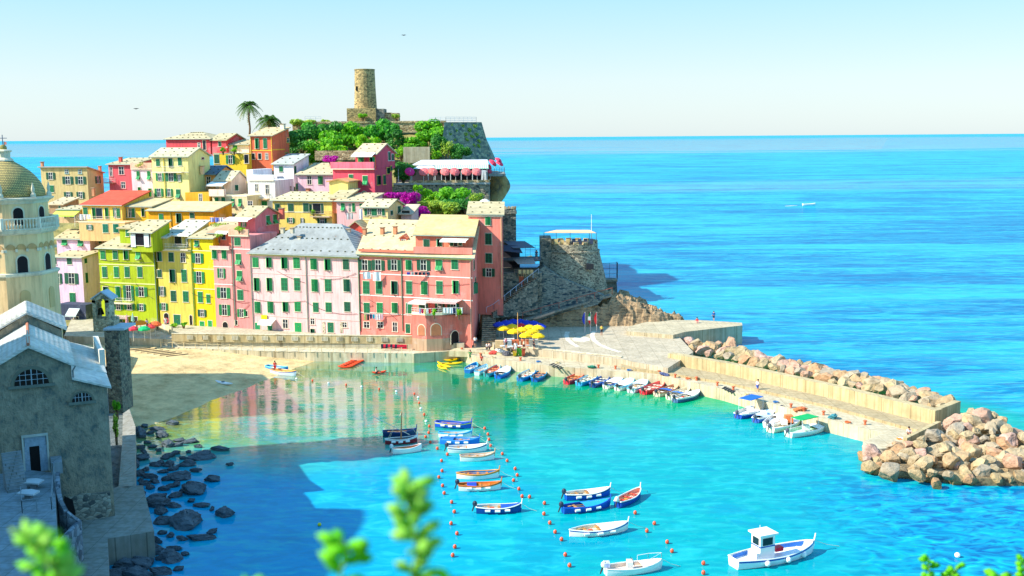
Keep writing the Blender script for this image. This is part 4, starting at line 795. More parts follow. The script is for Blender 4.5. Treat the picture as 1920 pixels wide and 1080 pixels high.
# seaward cliff under the restaurant
CLIFF = rock((120, 128, 120), (34, 56, 66), .35, 1.4, .5)
def cliff_fn(px_l, px_r, yt, yb, Yt, Yb, seed, mat, nm, lab, k=1.2, cols=26, rows=22, rtop=None, cat='cliff'):
    vs = []; fs = []
    for j in range(rows + 1):
        v = j / rows
        for i in range(cols + 1):
            u = i / cols; x = px_l(v) + (px_r(v) - px_l(v)) * u; y = (yt(u) if callable(yt) else yt) * (1 - v) + (yb(u) if callable(yb) else yb) * v
            Y = Yt + (Yb - Yt) * v + (1 - math.sin(u * math.pi * .5 + .5)) * 6
            p = Wp(x, y, Y); p.y += k * 1.6 * vnoise(p + Vector((seed, 0, 0)), .25) + k * .6 * vnoise(p, .9); p.x += k * .5 * vnoise(p + Vector((9, 0, 0)), .6) * (1 if 0 < i else 0); vs.append(p)
    for j in range(rows):
        for i in range(cols): a = j * (cols + 1) + i; fs.append((a, a + 1, a + cols + 2, a + cols + 1))
    # thick back so that it is a solid
    o = len(vs); n_ = cols + 1
    for j in range(rows + 1): p = vs[j * n_ + cols]; vs.append(p + Vector((-2.5, 14, 0)))
    for j in range(rows): a = j * n_ + cols; fs.append((a, o + j, o + j + 1, a + n_))
    for i in range(cols):
        pass
    tp = [vs[i] for i in range(n_)]; o2 = len(vs)
    for p in tp: vs.append(p + Vector((-1.5, 14, .2)))
    for i in range(cols): fs.append((i, o2 + i, o2 + i + 1, i + 1))
    return struct(MB().add(vs, fs, mat).build(nm))
cliff_fn(lambda v: 880 - 20 * v, lambda v: 926 + 26 * smooth(0, 1, v), 322, 470, 234, 222, 3, CLIFF, 'cliff', '')
cliff_fn(lambda v: 905, lambda v: 946 + 10 * math.sin(v * 5), 326, 396, 228, 226, 5, rock((176, 150, 96), (40, 70, 76), .5, .6, .2), 'cliff', '', .5, 14, 14)
# restaurant terrace
t = thing('terrace_wall', 'dark rubble retaining wall carrying the restaurant terrace with pink parasols', 'wall', Wp(830, 372, 221))
RW = stone((176, 166, 140), (64, 70, 70), 1.0, 1.6)
m = MB(); wbox(m, 738, 918, 345.5, 392, 221, 11, RW); m.build('wall', t); m = MB(); wbox(m, 738, 919, 343.6, 345.6, 220.7, 1, concrete((190, 196, 190))); m.build('coping', t)
m = MB(); wbox(m, 766, 918, 338.5, 343.7, 221.4, .35, CSL); m.build('parapet', t)
t = thing('restaurant_pavilion', 'open restaurant pavilion with white corrugated roof and pale green awning on the cliff terrace', 'pavilion', Wp(845, 340, 226)); ORG_t = t
z0, z1 = Wp(845, 300, 230).z, Wp(845, 308, 226).z
q = [Wp(772, 309, 225), Wp(916, 308, 225), Wp(914, 299, 231), Wp(790, 300, 231)]; MB().slab(q, .15, paint((232, 234, 238), .4)).build('roof', t)
MB().slab([Wp(815, 309, 224.9), Wp(915, 308, 224.9), Wp(916, 315.5, 222.4), Wp(815, 316.5, 222.4)], .07, stripes((214, 240, 216), (150, 216, 176), .8)).build('awning', t)
m = MB()
for x in (747, 772, 803, 816, 828, 845, 865, 886, 904, 913): m.tube(Wp(x, 341, 222.6), Wp(x, 315, 222.6), .09, .09, 6, paint((214, 220, 220), .5))
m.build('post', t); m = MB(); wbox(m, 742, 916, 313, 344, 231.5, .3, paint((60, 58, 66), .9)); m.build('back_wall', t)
MB().slab([Wp(775, 316, 222.6), Wp(815, 315, 222.6), Wp(812, 309, 226), Wp(788, 309, 226)], .06, paint((226, 232, 240), .8)).build('awning', t)
for i, x in enumerate((905, 909)): MB().slab([Wp(x - 2, 319, 222.3), Wp(x + 2, 319, 222.3), Wp(x + 3, 339, 222.3), Wp(x - 3, 339, 222.3)], .1, paint((236, 236, 230), .9), dirv=Vector((0, 1, 0))).build('curtain', t)
def parasol(label, px, py, wpx, Y, c1, group=None, tiltv=(0, 0), hgt=2.3, name='parasol', zf=None, sides=8, dm=.28, val=.25, k2=None):
    r = wpx * Y / FP / 2; top = Wp(px, py, Y); t = thing(name, label, 'parasol', top - Vector((0, 0, hgt)), group)
    m = MB(); mt = paint(c1, .8, .05); mt2 = paint(k2, .8, .05) if k2 else mt; T3 = Matrix.Rotation(tiltv[0], 3, 'X') @ Matrix.Rotation(tiltv[1], 3, 'Y'); n_ = sides * 2
    ring = []; mid = []
    for i in range(n_):
        a = 2 * math.pi * i / n_; rr = r if i % 2 == 0 else r * .93; ring.append(top + T3 @ Vector((rr * math.cos(a), rr * math.sin(a), -r * dm * 1.6))); mid.append(top + T3 @ Vector((rr * .55 * math.cos(a), rr * .55 * math.sin(a), -r * dm * .5)))
    vs = [top] + mid + ring; dn = T3 @ Vector((0, 0, -val)); vs += [p + dn for p in ring]
    for i in range(n_):
        j = (i + 1) % n_; M_ = mt if (i // 2) % 2 else mt2
        m.add([vs[0], vs[1 + i], vs[1 + j]], [(0, 1, 2)], M_); m.add([vs[1 + i], vs[1 + n_ + i], vs[1 + n_ + j], vs[1 + j]], [(0, 1, 2, 3)], M_); m.add([vs[1 + n_ + i], vs[1 + 2 * n_ + i], vs[1 + 2 * n_ + j], vs[1 + n_ + j]], [(0, 1, 2, 3)], M_)
    m.build('canopy', t); m = MB(); m.tube(top - Vector((0, 0, hgt)), top + T3 @ Vector((0, 0, .12)), .04, .04, 6, paint((230, 226, 214), .5)); m.build('pole', t); return t
PK = [('magenta parasol at the left end of the restaurant terrace, by the dark vine', 768, (226, 30, 120)), ('first coral pink parasol beside the magenta one, under the white awning', 793, (250, 116, 116)), ('strongly tilted coral pink parasol, second right of the magenta one', 812, (250, 120, 112)),
      ('coral pink parasol at the middle of the restaurant terrace, above the white arch', 834, (250, 126, 122)), ('coral pink parasol right of the middle one under the green awning', 853, (250, 118, 118)), ('coral pink parasol second from the right end of the pavilion', 874.5, (250, 120, 116)), ('coral pink parasol at the right end of the pavilion beside the white curtains', 893.5, (250, 122, 120))]
for i, (lb, x, c) in enumerate(PK): parasol(lb, x + 1, 319.5, 19, 219.8, c, 'pink parasols on the restaurant terrace', (.85, (.25, -.1, .35, .15, .3, .25, .2)[i]), 2.4, dm=.2)
t = thing('lookout_terrace', 'small railed dining platform jutting from the cliff right of the pavilion', 'terrace', Wp(930, 330, 226))
MB().slab([Wp(916, 326, 224), Wp(948, 326, 225), Wp(946, 322, 232), Wp(916, 322, 232)], .5, concrete((150, 156, 150))).build('floor', t)
railing(MB(), [Wp(917, 325, 224), Wp(946, 325, 225), Wp(945, 321.5, 232)], 1.1, paint((90, 110, 130), .5), .5, .03, 3).build('railing', t)
for lb, x, y, w_, tl in (('pink parasol leaning out over the sea, lower of the pair on the lookout platform', 927, 302, 17, (.3, .7)), ('pink parasol highest and farthest right on the lookout platform', 937, 297, 14, (.2, .6)), ('rose parasol under the highest one at the platform edge', 939, 303, 15, (.2, .5)),
                      ('dark pink parasol tucked against the pavilion corner', 920, 310, 13, (.3, .9)), ('lowest pink parasol at the pavilion corner', 919, 318, 12, (.4, .5))): parasol(lb, x, y, w_, 226, (240, 70, 100), 'pink parasols on the lookout platform', tl, 2.2)
parasol('white parasol peeping over the roof of the tall salmon house', 909, 373, 20, 204, (244, 240, 230), None, (0, 0), 2.0)
# stone turret and dark restaurant between the salmon house and the bastion tower
t = thing('stone_turret', 'grey stone turret with small battlements rising behind the tall salmon house', 'turret', Wp(955, 455, 194))
m = MB(); wbox(m, 940, 968, 392, 470, 193, 6, CSD); wbox(m, 938, 969, 399, 401, 192.8, 6.4, CSD); m.build('wall', t); m = MB()
for x in (947, 954, 961, 966): wbox(m, x - 2, x + 2, 387, 392, 193, .6, CSL)
m.build('battlement', t)
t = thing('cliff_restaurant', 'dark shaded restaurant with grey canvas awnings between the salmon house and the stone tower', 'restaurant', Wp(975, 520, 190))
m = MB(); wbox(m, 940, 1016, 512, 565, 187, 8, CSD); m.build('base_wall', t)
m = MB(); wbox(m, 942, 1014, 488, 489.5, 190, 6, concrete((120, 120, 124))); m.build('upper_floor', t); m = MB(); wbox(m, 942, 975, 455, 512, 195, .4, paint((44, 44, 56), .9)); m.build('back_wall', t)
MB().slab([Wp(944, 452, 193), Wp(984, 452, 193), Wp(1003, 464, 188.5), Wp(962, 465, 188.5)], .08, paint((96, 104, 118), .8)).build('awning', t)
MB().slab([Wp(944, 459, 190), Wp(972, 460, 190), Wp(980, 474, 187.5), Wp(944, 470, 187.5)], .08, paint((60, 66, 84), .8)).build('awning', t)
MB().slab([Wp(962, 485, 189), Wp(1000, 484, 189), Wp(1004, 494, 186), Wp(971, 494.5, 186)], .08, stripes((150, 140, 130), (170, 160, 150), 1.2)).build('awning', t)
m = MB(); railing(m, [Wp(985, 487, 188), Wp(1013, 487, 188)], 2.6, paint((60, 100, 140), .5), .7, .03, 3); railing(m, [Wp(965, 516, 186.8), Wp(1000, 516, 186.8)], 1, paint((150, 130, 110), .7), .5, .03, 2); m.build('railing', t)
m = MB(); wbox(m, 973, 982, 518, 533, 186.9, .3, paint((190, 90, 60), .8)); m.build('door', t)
for i, x in enumerate((975, 983, 990, 997)):
    tb = Wp(x, 513, 186.4); tt = thing('terrace_chair', '%s tan wooden chair from the left on the lower restaurant terrace' % ORDN[i], 'chair', tb - Vector((0, 0, .6)), 'tan chairs on the lower restaurant terrace')
    MB().box(tb, (.5, .5, .06), paint((226, 190, 130), .7)).build('seat', tt); MB().box(tb + Vector((0, .24, .35)), (.5, .05, .6), paint((226, 190, 130), .7)).build('backrest', tt)
    for a, b in ((-1, -1), (1, -1), (-1, 1), (1, 1)): MB().tube(tb + Vector((.2 * a, .2 * b, 0)), tb + Vector((.2 * a, .2 * b, -.6)), .03, .03, 5, paint((226, 190, 130), .7)).build('leg', tt)
# round bastion tower by the sea
t = thing('seaside_tower', 'squat battered rubble stone tower with an awninged terrace on top, by the sea', 'tower', Wp(1075, 565, 192))
TS = stone((190, 178, 150), (84, 80, 70), 1.3, 1.7); c = Wp(1073, 500, 197); c.z = 0; zT, zB = Wp(1073, 462, 190).z, Wp(1073, 580, 190).z
prof = [(7.9, zB - 3), (7.2, zB), (6.0, (zB + zT) / 2), (5.0, zT - 1.6), (5.1, zT - 1.5), (5.1, zT - 1.3), (4.75, zT - 1.2), (4.7, zT)]
m = MB(); m.lathe(c, prof, 40, TS); m.build('wall', t)
m = MB()
for i in range(16):
    a = i * math.pi / 8 + .1; p = c + Vector((4.45 * math.cos(a), 4.45 * math.sin(a), zT + .2)); m.box(p, (.45, 1.0, .5), CSL, Vector((math.cos(a), math.sin(a), 0)))
m.build('battlement', t)
P_ = [Wp(1020, 436, 193), Wp(1043, 431, 199), Wp(1105, 431, 199), Wp(1118, 436.5, 193)]; m = MB(); m.slab([P_[0], P_[3], P_[2], P_[1]], .07, paint((250, 196, 150), .8)); m.build('awning', t); m = MB()
for p in (P_[0], P_[3], P_[1], P_[2], P_[0].lerp(P_[3], .5)): m.tube(p, Vector((p.x, p.y, zT)), .05, .05, 6, paint((70, 70, 76), .5))
m.build('awning_post', t); m = MB(); p = Wp(1109, 436, 195); m.tube(Vector((p.x, p.y, zT)), Wp(1109, 402, 195), .07, .04, 6, paint((240, 240, 240), .5)); m.build('mast', t)
m = MB()
for i in range(7): p = Wp(1043 + i * 11, 449, 193.4 + .3 * (i % 2)); p.z = zT + .55; m.box(p, (.62, .5, .9), paint((60, 70, 96) if i > 2 else (230, 196, 130), .8))
m.build('furniture', t)
m = MB(); p = Wp(1106, 500, 191.6); m.box(p + Vector((0, .2, 0)), (1.3, .6, 1.0), paint((40, 44, 50), .9)); m.build('opening', t)
t = thing('stone_block', 'lower square stone flank joined to the left of the squat seaside tower', 'wall', Wp(1022, 540, 190)); m = MB(); wbox(m, 1013, 1034, 447, 580, 194, 6, CSD); m.build('wall', t)
t = thing('sea_balcony', 'cantilevered railed balcony hanging behind the right side of the seaside tower', 'balcony', Wp(1145, 520, 198))
MB().slab([Wp(1128, 525, 196), Wp(1158, 524, 196), Wp(1156, 521, 202), Wp(1128, 521, 202)], .4, CSD).build('floor', t)
railing(MB(), [Wp(1128, 524, 196), Wp(1158, 523, 196), Wp(1156, 520, 202)], 3.0, paint((70, 110, 140), .5), 1.0, .04, 3).build('railing', t)
m = MB(); m.slab([Wp(1133, 526, 197), Wp(1156, 526, 197), Wp(1158, 552, 197), Wp(1150, 560, 197), Wp(1133, 575, 197)], 4, CLIFF, dirv=Vector((0, 1, 0))); m.build('support', t)
# retaining wall and rocky slope below the tower, staircases, ramp
WEDGE = stone((150, 150, 134), (50, 70, 80), .8, 2.2)
P_ = [(938, 562), (1020, 500), (1050, 520), (1135, 556), (1120, 572), (1060, 585), (1000, 606), (915, 618)]
tag(MB().slab([Wp(x, y, 189.5 - (y - 500) * .035) for x, y in P_], 6, WEDGE, dirv=Vector((0, 1, .0))).build('retaining_wall'), 'sloping dark masonry retaining wall between the stairs and the seaside tower', 'wall')
def stairs(label, p, q, wid, n, mat, dirw=None, name='staircase', thin=False):
    t = thing(name, label, 'staircase', p); m = MB(); d = (q - p); d2 = Vector((d.x, d.y, 0)); run = d2.length / n; dn = d2.normalized(); e = Vector((-dn.y, dn.x, 0)) * wid
    for i in range(n):
        a = p + d2 * i / n; z = p.z + d.z * (i + 1) / n; a = Vector((a.x, a.y, z)); b = a + dn * run * 1.02; m.slab([a, b, b + e, a + e], .35 if thin else z - p.z + .8, mat)
        if not thin: nn_ = Vector((0, 0, .004)); m.slab([a + nn_ - dn * .02, a + nn_ + dn * run * .45, a + e + nn_ + dn * run * .45, a + e + nn_ - dn * .02], .05, CSL if mat is CSD else paint((128, 142, 148), .8))
    m.build('steps', t); return t, e
t, e = stairs('long diagonal stone staircase with a white handrail climbing to the cliff restaurant', Wp(925, 588, 181.5), Wp(1008, 521, 185.2), 1.4, 26, CSD)
m = MB(); railing(m, [Wp(912, 586, 181.2), Wp(925, 580, 181.3), Wp(1010, 513, 185)], .9, paint((176, 196, 220), .5), 1.3, .04, 1).build('handrail', t)
t, e = stairs('short stone stair flight rising beside the corner of the big salmon house', G(903, 642, 2.7), Wp(905, 586, 184.5), -2.3, 15, CSD)
t, e = stairs('narrow ramp path with rusty posts climbing the rock under the seaside tower', Wp(980, 600, 183.3), Wp(1148, 553, 188.5), 1.2, 60, concrete((150, 150, 140)), name='ramp_path', thin=True)
railing(MB(), [Wp(980, 598, 183), Wp(1148, 551, 188.2)], 1.1, paint((170, 90, 70), .7), 3.0, .05, 1).build('handrail', t)
t = thing('wooden_plank', 'long tan plank leaning on the rock behind the blue parasols', 'plank', Wp(1000, 596, 182)); MB().slab([Wp(999, 597, 182.4), Wp(1040, 583, 182.4), Wp(1040, 586, 182.2), Wp(1004, 598, 182.2)], .1, paint((200, 160, 130), .8)).build('board', t)
# ================================================================== greenery on the hill
BL = [('dense bush left of the castle wall, right of the orange red house', 566, 262, 50, 44, 248, 3), ('bright bush behind the grey lean-to roof', 598, 285, 48, 42, 238, 0), ('low flowering bush at the foot of the orange red house', 560, 282, 30, 30, 244, 3),
      ('round green bush under the left end of the castle wall', 588, 246, 40, 30, 250, 1), ('broad green bush in the middle of the castle slope', 640, 264, 64, 40, 246, 0), ('dark green bush below the castle wall, left of the keep', 622, 246, 46, 28, 250, 3),
      ('lush bush just below the castle keep', 672, 250, 56, 36, 250, 0), ('yellow green bush behind the crimson house roof', 690, 268, 46, 30, 244, 2), ('leafy green tree under the base block of the castle keep', 716, 247, 58, 44, 249, 1),
      ('dark leafy bush hanging over the crimson house', 735, 262, 40, 34, 247, 3), ('yellow green shrub beside the stained beige wall', 752, 284, 26, 22, 240, 2), ('bright shrub in the gap behind the mauve house roof', 625, 285, 56, 26, 238, 2),
      ('small bush growing on the castle base block', 680, 217, 16, 9, 256, 2), ('small bush growing on the ruined wall stub', 743, 218, 14, 9, 258, 4), ('small shrub on the left end of the castle wall', 570, 230, 40, 9, 256, 4), ('olive shrub on the castle wall top right of the railing', 612, 227, 20, 7, 257, 4),
      ('dark ivy bush in the corner of the bastion', 822, 272, 34, 40, 240, 3), ('yellow leafed climber below the bastion', 838, 284, 22, 34, 238, 4), ('dark bush above the pavilion roof', 862, 285, 36, 26, 238.5, 3), ('green bush between beige wall and bastion', 815, 290, 22, 22, 237, 2),
      ('dark green vine sprawling left of the magenta parasol', 756, 322, 40, 30, 224.5, 3),
      ('bright green garden tree under the terrace wall', 848, 364, 54, 26, 214, 0), ('green garden tree left of the brightest one', 812, 368, 36, 26, 215, 2), ('pale flowering oleander bush behind the roof of the big salmon house', 806, 392, 44, 28, 206, 4), ('second pale oleander bush right of the first', 845, 392, 48, 26, 205, 4),
      ('dark hedge between the garden trees and the oleanders', 835, 380, 90, 16, 210, 3), ('spiky yellow shrub below the end of the terrace wall', 893, 372, 30, 22, 212, 4), ('small dark shrub at the salmon house attic', 872, 384, 20, 20, 204, 3), ('light green climber left of the bougainvillea', 784, 358, 16, 22, 214, 2), ('green bush at the back of the castle path', 780, 268, 40, 18, 246, 0)]
for lb, x, y, w_, h_, Y, k in BL: bush(lb, x, y, w_ * 1.12, h_ * 1.15, Y, k, 1500 if w_ > 30 else 600, group='bushes of the castle hill')
bush('big round bright green tree beside the bastion', 803, 246, 62, 44, 247, 0, 3200, name='tree', cat='tree', trunk=True)
bush('magenta bougainvillea spilling down beside the small buff house', 768, 378, 34, 40, 205, 0, 1600, mat=BOUG, name='bougainvillea', cat='flowering shrub')
bush('magenta bougainvillea hedge stretching left towards the crimson house', 742, 366, 44, 13, 209, 0, 900, mat=BOUG, name='bougainvillea', cat='flowering shrub')
bush('magenta bougainvillea tail hanging behind the salmon roof', 788, 398, 40, 22, 203, 0, 900, mat=BOUG, name='bougainvillea', cat='flowering shrub')
bush('magenta bougainvillea on the garden wall behind the mauve house', 620, 298, 34, 12, 228, 0, 800, mat=BOUG, name='bougainvillea', cat='flowering shrub')
# palms
def palm(label, px, py, base_py, Y, R_, n, trunk_r, seed):
    rs = random.Random(seed); top = Wp(px, py, Y); b = Wp(px + 1, base_py, Y); t = thing('palm_tree', label, 'palm tree', b)
    m = MB(); prev = b
    for i in range(1, 9): q = b.lerp(top, i / 8) + Vector((.1 * math.sin(i), 0, 0)); m.tube(prev, q, trunk_r * (1.15 - .04 * i), trunk_r * (1.1 - .04 * i), 8, BARK); prev = q
    m.build('trunk', t); m = MB(); lm = leafm((96, 140, 30), (50, 100, 30)); lm2 = leafm((170, 170, 50), (110, 130, 40))
    for i in range(n):
        a = rs.uniform(0, 6.28); el = rs.uniform(-.5, 1.3); L = R_ * rs.uniform(.8, 1.1); d = Vector((math.cos(a), math.sin(a), 0)); pts = []
        for k in range(8): s_ = k / 7; pts.append(top + d * (L * s_ * math.cos(el) * (1 - .1 * s_)) + Vector((0, 0, L * (s_ * math.sin(el) - .75 * s_ * s_))))
        mt = lm2 if el < -.2 else lm
        for k in range(7):
            u = (pts[k + 1] - pts[k]).normalized(); sd = u.cross(Vector((0, 0, 1))).normalized(); wd = R_ * .17 * math.sin(math.pi * (k + 1) / 8.5)
            for s2 in (-1, 1):
                for j in range(2): b0 = pts[k].lerp(pts[k + 1], j / 2); m.add([b0, b0 + u * R_ * .05, b0 + sd * s2 * wd + u * .25 * R_ * .3 - Vector((0, 0, wd * .5))], [(0, 1, 2)], mt)
            m.tube(pts[k], pts[k + 1], .03, .02, 4, mt)
    m.build('crown', t)
palm('tall thin palm with a drooping crown against the sky, left of the pair', 467, 198, 252, 246, 3.6, 46, .22, 3)
palm('short bushy palm behind the roof of the orange red house', 505, 226, 246, 244, 4.2, 60, .4, 8)
# ================================================================== church in the left foreground
CHW = rock((166, 158, 136), (100, 116, 112), 1.1, .7, .0); CHR = tiles((250, 248, 236), 2.2); RIM = paint((190, 196, 186), .8)
th = R(24.5); ap = Wp(53, 651, 90)
ch = thing('church', 'old grey stone church with pale wavy roofs and half round windows, left foreground', 'church', Vector((ap.x, ap.y, 2)))
H = House(); H.root = ch; H.A = Vector((ap.x, ap.y, 0)); H.d = Vector((math.cos(th), math.sin(th), 0)); H.n = Vector((math.sin(th), -math.cos(th), 0)); H.bk = -H.n; H.B = H.A + H.d * 6.3; H.ns = H.d
K = Vector((0, 0, 1))
def fu(px, py): p, u, z = hit(H, px, py); return u, z
def prism(m, pts, b0, b1, mat):
    q = [H.A + H.d * u + K * z - H.n * b0 for u, z in pts]; return m.slab(q, b1 - b0, mat, dirv=-H.n)
ue, zE = fu(133, 684); zA = fu(53, 651)[1]; uo, zo = fu(203, 727); ui, zi = fu(133, 713); zb = 2.0
m = MB(); prism(m, [(-ue, zb), (ue, zb), (ue, zE), (0, zA), (-ue, zE)], 0, 11.5, CHW); prism(m, [(ue, zb), (uo - .1, zb), (uo - .1, zo), (ue, zi)], .02, 19, CHW); prism(m, [(-ue, zb), (-ue, zi), (-uo, zo), (-uo, zb)], .02, 19, CHW)
prism(m, [(-ue + .3, zb), (ue - .3, zb), (ue - .3, zE + 1.2), (0, zA + 1.2), (-ue + .3, zE + 1.2)], 11.5, 19, CHW); m.build('wall', ch)
def rslab(m, a, b, b0, b1, t=.18): q = [H.A + H.d * a[0] + K * (a[1] + t) - H.n * b0, H.A + H.d * b[0] + K * (b[1] + t) - H.n * b0, H.A + H.d * b[0] + K * (b[1] + t) - H.n * b1, H.A + H.d * a[0] + K * (a[1] + t) - H.n * b1]; m.slab(q, t, CHR)
def ribs(m, a, b, b0, b1, n):                                    # rows of rounded tiles running down the slope
    for i in range(n): w_ = b0 + (b1 - b0) * (i + .5) / n; p = H.A + H.d * a[0] + K * (a[1] + .2) - H.n * w_; q = H.A + H.d * b[0] + K * (b[1] + .2) - H.n * w_; m.tube(p, q, .13, .13, 6, CHR)
sl_ = (zE - zA) / ue
for lab, s_ in (('nave_roof', 1), ('nave_roof', -1)):
    m = MB(); a, b = (0, zA), (s_ * (ue + .25), zE + sl_ * .25); rslab(m, a, b, -.35, 11.5); ribs(m, a, b, -.3, 11.4, 27); m.build(lab, ch)
for s_ in (1, -1):
    m = MB(); a, b = (0, zA + 1.2), (s_ * (ue + .15), zE + 1.2); rslab(m, a, b, 11.2, 19); ribs(m, a, b, 11.3, 18.9, 16); m.build('upper_roof', ch)
    m = MB(); a, b = (s_ * ue, zi + .1), (s_ * (uo + .25), zo - .05); rslab(m, a, b, -.3, 19); ribs(m, a, b, 5.5, 15, 21) if s_ > 0 else 0; m.build('aisle_roof', ch)
m = MB(); p0 = H.A + H.d * (uo - .1) + K * (zo + .1); q = [p0 - H.n * (b0) + K * hh for b0, hh in ((9, 0), (9, 1.7), (13, 1.2), (19, 1.4), (19, 0))]; m.slab(q, .5, paint((226, 222, 206), .8), dirv=H.d); m.build('side_parapet', ch)
prm = MB(); prm.tube(H.A + K * (zA + .3) + H.n * .35, H.A + K * (zA + .3) - H.n * 11.5, .14, .14, 6, paint((190, 120, 90), .8)); prm.build('ridge_tile', ch)
MB().path([H.A + H.d * (ue + .35) + K * (zE - .1) + H.n * .1, H.A + H.d * (ue + .12) + K * (zE - .5) + H.n * .1, H.A + H.d * (ue + .12) + K * (zi - .1) + H.n * .1], .07, paint((120, 130, 130), .4)).build('downpipe', ch)
def lunette(px0, px1, yt, yb, nx, nz_):
    u0, z0 = fu(px0, yb); u1, _ = fu(px1, yb - 6); z1 = fu((px0 + px1) / 2, yt)[1]; c = (u0 + u1) / 2; rx = (u1 - u0) / 2; rz = z1 - z0; m = MB()
    def half(k, out, mt, th_=.06): q = [H.A + H.d * (c + rx * k * math.cos(t)) + K * (z0 + rz * k * math.sin(t)) + H.n * out for t in [math.pi * i / 16 for i in range(17)]]; m.slab(q, th_ + .02, mt, dirv=-H.n)
    half(1.30, .05, CHW); half(1.22, .08, paint((120, 124, 108), .9)); half(1.0, .10, paint((8, 8, 12), .4)); gm = paint((170, 186, 196), .5)
    for i in range(1, nx):
        x = -1 + 2 * i / nx; hh = math.sqrt(1 - x * x) * rz; m.tube(H.A + H.d * (c + rx * x) + K * z0 + H.n * .12, H.A + H.d * (c + rx * x) + K * (z0 + hh) + H.n * .12, .025 if i != nx // 2 else .05, None, 5, gm)
    for i in range(1, nz_): f = i / nz_; w_ = math.sqrt(1 - f * f) * rx; m.tube(H.A + H.d * (c - w_) + K * (z0 + rz * f) + H.n * .12, H.A + H.d * (c + w_) + K * (z0 + rz * f) + H.n * .12, .025, None, 5, gm)
    rect(m, H, 0, c - rx * 1.35, c + rx * 1.35, z0 - .22, z0, 0, .3, paint((120, 128, 116), .9)); m.build('lunette_window', ch)
lunette(27, 92, 692, 724, 6, 3); lunette(135, 173, 736, 754, 6, 2)
m = MB(); u0, z1 = fu(45, 820); u1, z0 = fu(90, 885); zf = fu(60, 885)[1]; DW = paint((150, 170, 186), .8, .2, 5.0)
rect(m, H, 0, u0, u1, zf + 2.3, z1, 0, .1, DW); rect(m, H, 0, u0 - .1, u0 + .35, zf, zf + 2.3, 0, .1, DW); rect(m, H, 0, u1 - .55, u1 + .05, zf, zf + 2.3, 0, .1, DW); d_ = m.build('door', ch)
m = MB(); rect(m, H, 0, u0 + .35, u1 - .55, zf, zf + 2.3, 0, .06, paint((4, 4, 6), .9)); m.build('opening', d_)
m = MB(); rect(m, H, 0, u0 - .2, u0 - .05, zf, z1 + .1, 0, .2, RIM); rect(m, H, 0, u1 + .05, u1 + .2, zf, z1 + .1, 0, .2, RIM); rect(m, H, 0, u0 - .2, u1 + .2, z1, z1 + .18, 0, .22, RIM); m.build('door_frame', d_)
cr = thing('stone_cross', 'pale stone cross standing on the gable top of the church', 'cross', H.A + K * zA); q = H.A + K * zA + H.n * .1
m = MB(); m.box(q + K * .75, (.14, .14, 1.5), paint((226, 222, 210), .8), H.d); m.box(q + K * 1.05, (.62, .13, .14), paint((226, 222, 210), .8), H.d); m.box(q + K * .06, (.4, .4, .25), paint((190, 180, 160), .8), H.d); m.build('cross', cr)
# octagonal bell tower
TC = Wp(25, 540, 112); TC.z = 0; zY = lambda y: Wp(45, y, 108).z
tw = thing('bell_tower', 'octagonal cream bell tower with a scaly dome, balustrade and iron cross, at the left edge', 'bell tower', Vector((TC.x, TC.y, 3)))
PY_ = plaster((255, 218, 160), .2); PT = plaster((236, 226, 196), .1); ph = math.atan2(-math.cos(R(40)), math.sin(R(40))) + math.pi / 8
def octa(m, prof, mat): return m.lathe(TC, prof, 8, mat, ph)
m = MB(); octa(m, [(4.65, 3), (4.5, zY(515)), (4.3, zY(515)), (4.3, zY(434))], PY_); m.build('shaft', tw)
m = MB(); octa(m, [(4.55, zY(521)), (4.7, zY(518)), (4.7, zY(514)), (4.35, zY(513))], PT); octa(m, [(4.4, zY(442)), (4.75, zY(438)), (4.85, zY(434)), (4.95, zY(433)), (4.95, zY(430)), (3.9, zY(430))], PT); m.build('string_course', tw)
m = MB(); octa(m, [(3.95, zY(431)), (3.95, zY(382))], PY_); m.build('belfry', tw); m = MB(); octa(m, [(4.0, zY(384)), (4.15, zY(380)), (4.55, zY(376)), (4.6, zY(373)), (3.8, zY(371))], PT); m.build('cornice', tw)
zc, zd = zY(373), zY(302); prof = [(r_ * .0575, zY(y_)) for y_, r_ in ((373, 66), (362, 65.5), (352, 62), (342, 57), (332, 50), (323, 42), (315, 32), (308, 22), (302, 14))]
DM, n_, b_ = newmat('dome_scales'); tc_ = nd(n_, 'ShaderNodeTexCoord'); sp = nd(n_, 'ShaderNodeSeparateXYZ'); n_.links.new(tc_.outputs['Object'], sp.inputs[0])
at = nd(n_, 'ShaderNodeMath', operation='ARCTAN2'); n_.links.new(sp.outputs[0], at.inputs[0]); n_.links.new(sp.outputs[1], at.inputs[1])
cx = nd(n_, 'ShaderNodeCombineXYZ'); mu = nd(n_, 'ShaderNodeMath', operation='MULTIPLY'); mu.inputs[1].default_value = 5.0; n_.links.new(at.outputs[0], mu.inputs[0]); n_.links.new(mu.outputs[0], cx.inputs[0]); n_.links.new(sp.outputs[2], cx.inputs[1])
bk_ = nd(n_, 'ShaderNodeTexBrick', i_Scale=1.5, i_Mortar_Size=.05); bk_.inputs['Color1'].default_value = (*lin((236, 204, 120)), 1); bk_.inputs['Color2'].default_value = (*lin((196, 176, 104)), 1); bk_.inputs['Mortar'].default_value = (*lin((96, 90, 62)), 1)
n_.links.new(cx.outputs[0], bk_.inputs[0]); n_.links.new(bk_.outputs[0], b_.inputs['Base Color']); b_.inputs['Roughness'].default_value = .7
m = MB(); m.lathe(TC, prof, 40, DM, ph); dm_ = m.build('dome', tw, smooth=True); dm_.data.transform(Matrix.Identity(4))
m = MB(); m.lathe(TC, [(.95, zY(303)), (.9, zY(300)), (.62, zY(296)), (.66, zY(286)), (.85, zY(284)), (.8, zY(282)), (.2, zY(280))], 12, PT); m.build('lantern', tw)
